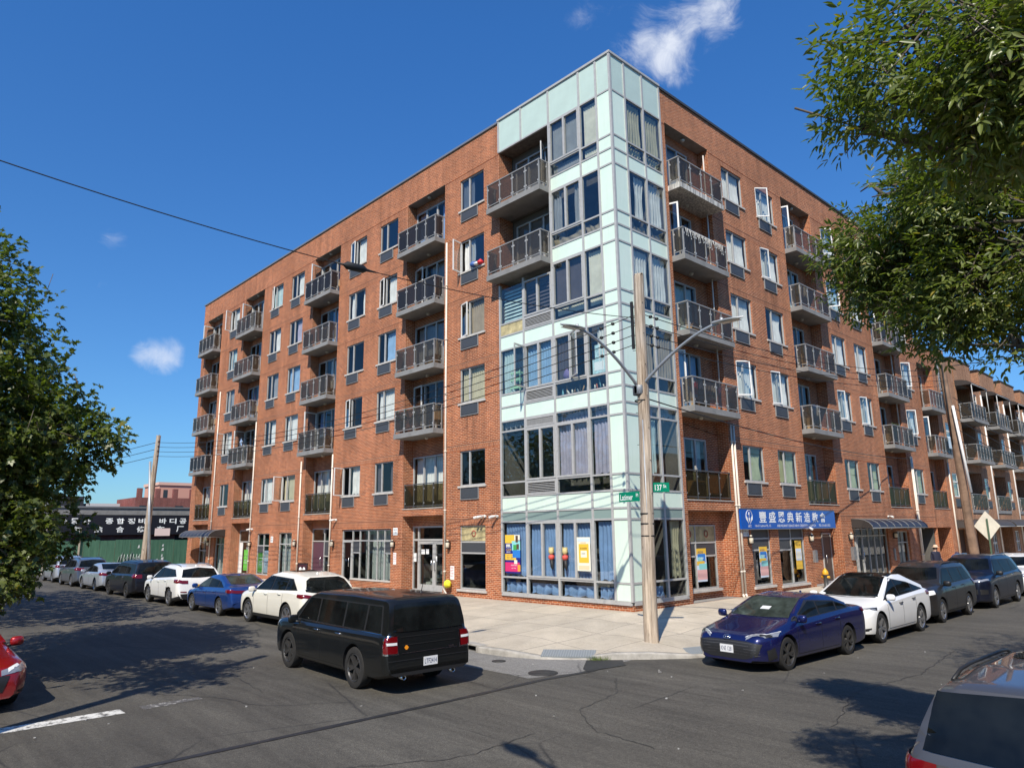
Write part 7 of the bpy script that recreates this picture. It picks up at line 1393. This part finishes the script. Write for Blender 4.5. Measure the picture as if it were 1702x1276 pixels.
for k in range(26):
    y = .1*k+rg.uniform(-.02, .02); d = rg.uniform(.1, .42); b.tube([(0.01, y, 0), (.03, y+.02, -d)], .008, 4); b.lathe([(0, -.02), (.02, 0), (0, .02)], 6, o=(.03, y+.02, -d))
part('strand', None, b, mat('bulb_white', (.8, .8, .76), .4), o)
o = thing('star_balloon', 'silver blue star balloon above the third floor balcony rail, third column on the left street', 'balloon', (-29.7, -.3, SLABT[1]+1.35)); b = MB(); st = [(.3*math.cos(R(90+36*k))*(1 if k % 2 == 0 else .5), .3*math.sin(R(90+36*k))*(1 if k % 2 == 0 else .5)) for k in range(10)]
for k in range(10):
    p, q = st[k], st[(k+1) % 10]; b.poly([(p[0], 0, p[1]), (q[0], 0, q[1]), (0, -.08, 0)]); b.poly([(p[0], 0, p[1]), (q[0], 0, q[1]), (0, .08, 0)])
part('foil', None, b, mat('foil', (.55, .65, .75), .25, .6), o)
GS = 7.66
for nm, lb, cat, x, w_, h_, m in (('wire_shelf', 'green shelf standing in the leftmost third floor pane of the glass corner', 'shelf', -5.5, .55, .8, mat('mint', (.35, .6, .35), .6)), ('cloth_bag', 'purple bag standing on the sill in the third floor casement of the glass corner', 'bag', -2.8, .5, .55, mat('bag_purple', (.18, .14, .3), .8)), ('tissue_carton', 'white and teal carton in the third floor pane left of the corner panels', 'carton', -1.35, .6, 1.0, mat('carton_teal', (.5, .72, .74), .6, fn=worn(.5, 9)))):
    o = thing(nm, lb, cat, (x, .1, GS)); 
    if nm == 'wire_shelf': part('post', None, MB().box((0, 0, 0), (.03, .03, h_)).box((w_-.03, 0, 0), (w_, .03, h_)), m, o); part('shelf_board', None, MB().box((.03, 0, .1), (w_-.03, .3, .2)).box((.03, 0, .4), (w_-.03, .3, .5)).box((.03, 0, .68), (w_-.03, .3, .75)), m, o)
    elif nm == 'cloth_bag': part('sack', None, MB().lathe([(0, 0), (.24, .02), (.27, .2), (.2, .42), (.1, .5), (.14, .56)], 14, o=(.25, .2, 0)), m, o); part('strap', None, MB().tube([(.12, .1, .42), (.2, .1, .6), (.32, .1, .6), (.4, .1, .42)], .015, 5), WIREM, o)
    else: part('body', None, MB().box((0, 0, 0), (w_, .3, h_*.5)).box((.1, .02, h_*.5+.002), (w_-.02, .3, h_)), m, o); part('label', None, MB().box((.08, -.004, .1), (w_-.1, -.001, .4)), SWHT, o)
b = MB(); rg = random.Random(17)
for x in np.arange(-2.9, -.75, .13):
    if -1.6 < x < -1.4: continue
    h_ = rg.uniform(.12, .38); b.tube([(x, .12+rg.random()*.1, 7.14), (x+rg.uniform(-.12, .12), .15, 7.14+h_)], [.04*rg.uniform(.6, 1.3), .02], 7, rg.randint(0, 3))
o = part('sill_clutter', None, b, [mat('clut_a', (.4, .12, .06), .6), mat('clut_b', (.6, .6, .55), .6), mat('clut_c', (.15, .35, .4), .6), mat('clut_d', (.35, .22, .1), .6)]); tag(o, 'brushes tins and bottles crowded behind the third floor transom glass', 'clutter'); o['kind'] = 'stuff'
b = MB()
for x, y in [(4.62, -5.2), (4.75, -5.35), (5.2, -5.6), (6.8, -5.7), (7.4, -4.4), (7.0, -1.0), (7.2, -3.2), (1.4, -12.6), (2.8, -11.2), (4.4, -8.6), (5.6, -9.4), (-2, -11), (.4, -14.8), (.9, -14.6), (6.2, -7.2), (8.0, -9.5), (-6, -9.6), (-10, -9.0), (-4.4, -9.2), (-14, -8.9), (2.2, -6.5), (3.9, -6.0), (7.8, .8), (9.2, -2.8), (1.0, -15.6), (.3, -16.2)]:
    s = rg.uniform(.01, .03)*(2.6 if (x, y) == (4.75, -5.35) else 1); a = rg.random()*6; p = [(x+s*math.cos(a+k*1.25)*rg.uniform(.6, 1.2), y+s*math.sin(a+k*1.25)*rg.uniform(.6, 1.2), ZR+.012+.012*rg.random()) for k in range(5)]; b.poly(p); b.poly([(q[0], q[1], ZR+.006) for q in p])
struct(part('litter', None, b, mat('scrap_paper', (.42, .41, .38), .8)), 'stuff')
b = MB()
for k in range(150):
    t = rg.uniform(.15, .6); i = 10+int(rg.random()*1.2); p = Vector(CURB[10]).lerp(Vector(CURB[9]), t)+Vector((rg.uniform(-.0, .10), -rg.uniform(.0, .12))); h_ = rg.uniform(.03, .13); a = rg.random()*6; dx, dy = .05*math.cos(a), .05*math.sin(a); b.poly([(p.x, p.y, ZR), (p.x+.012, p.y, ZR), (p.x+dx, p.y+dy, ZR+h_)])
struct(part('weeds', None, b, mat('weed_green', (.10, .14, .03), .7)), 'stuff')
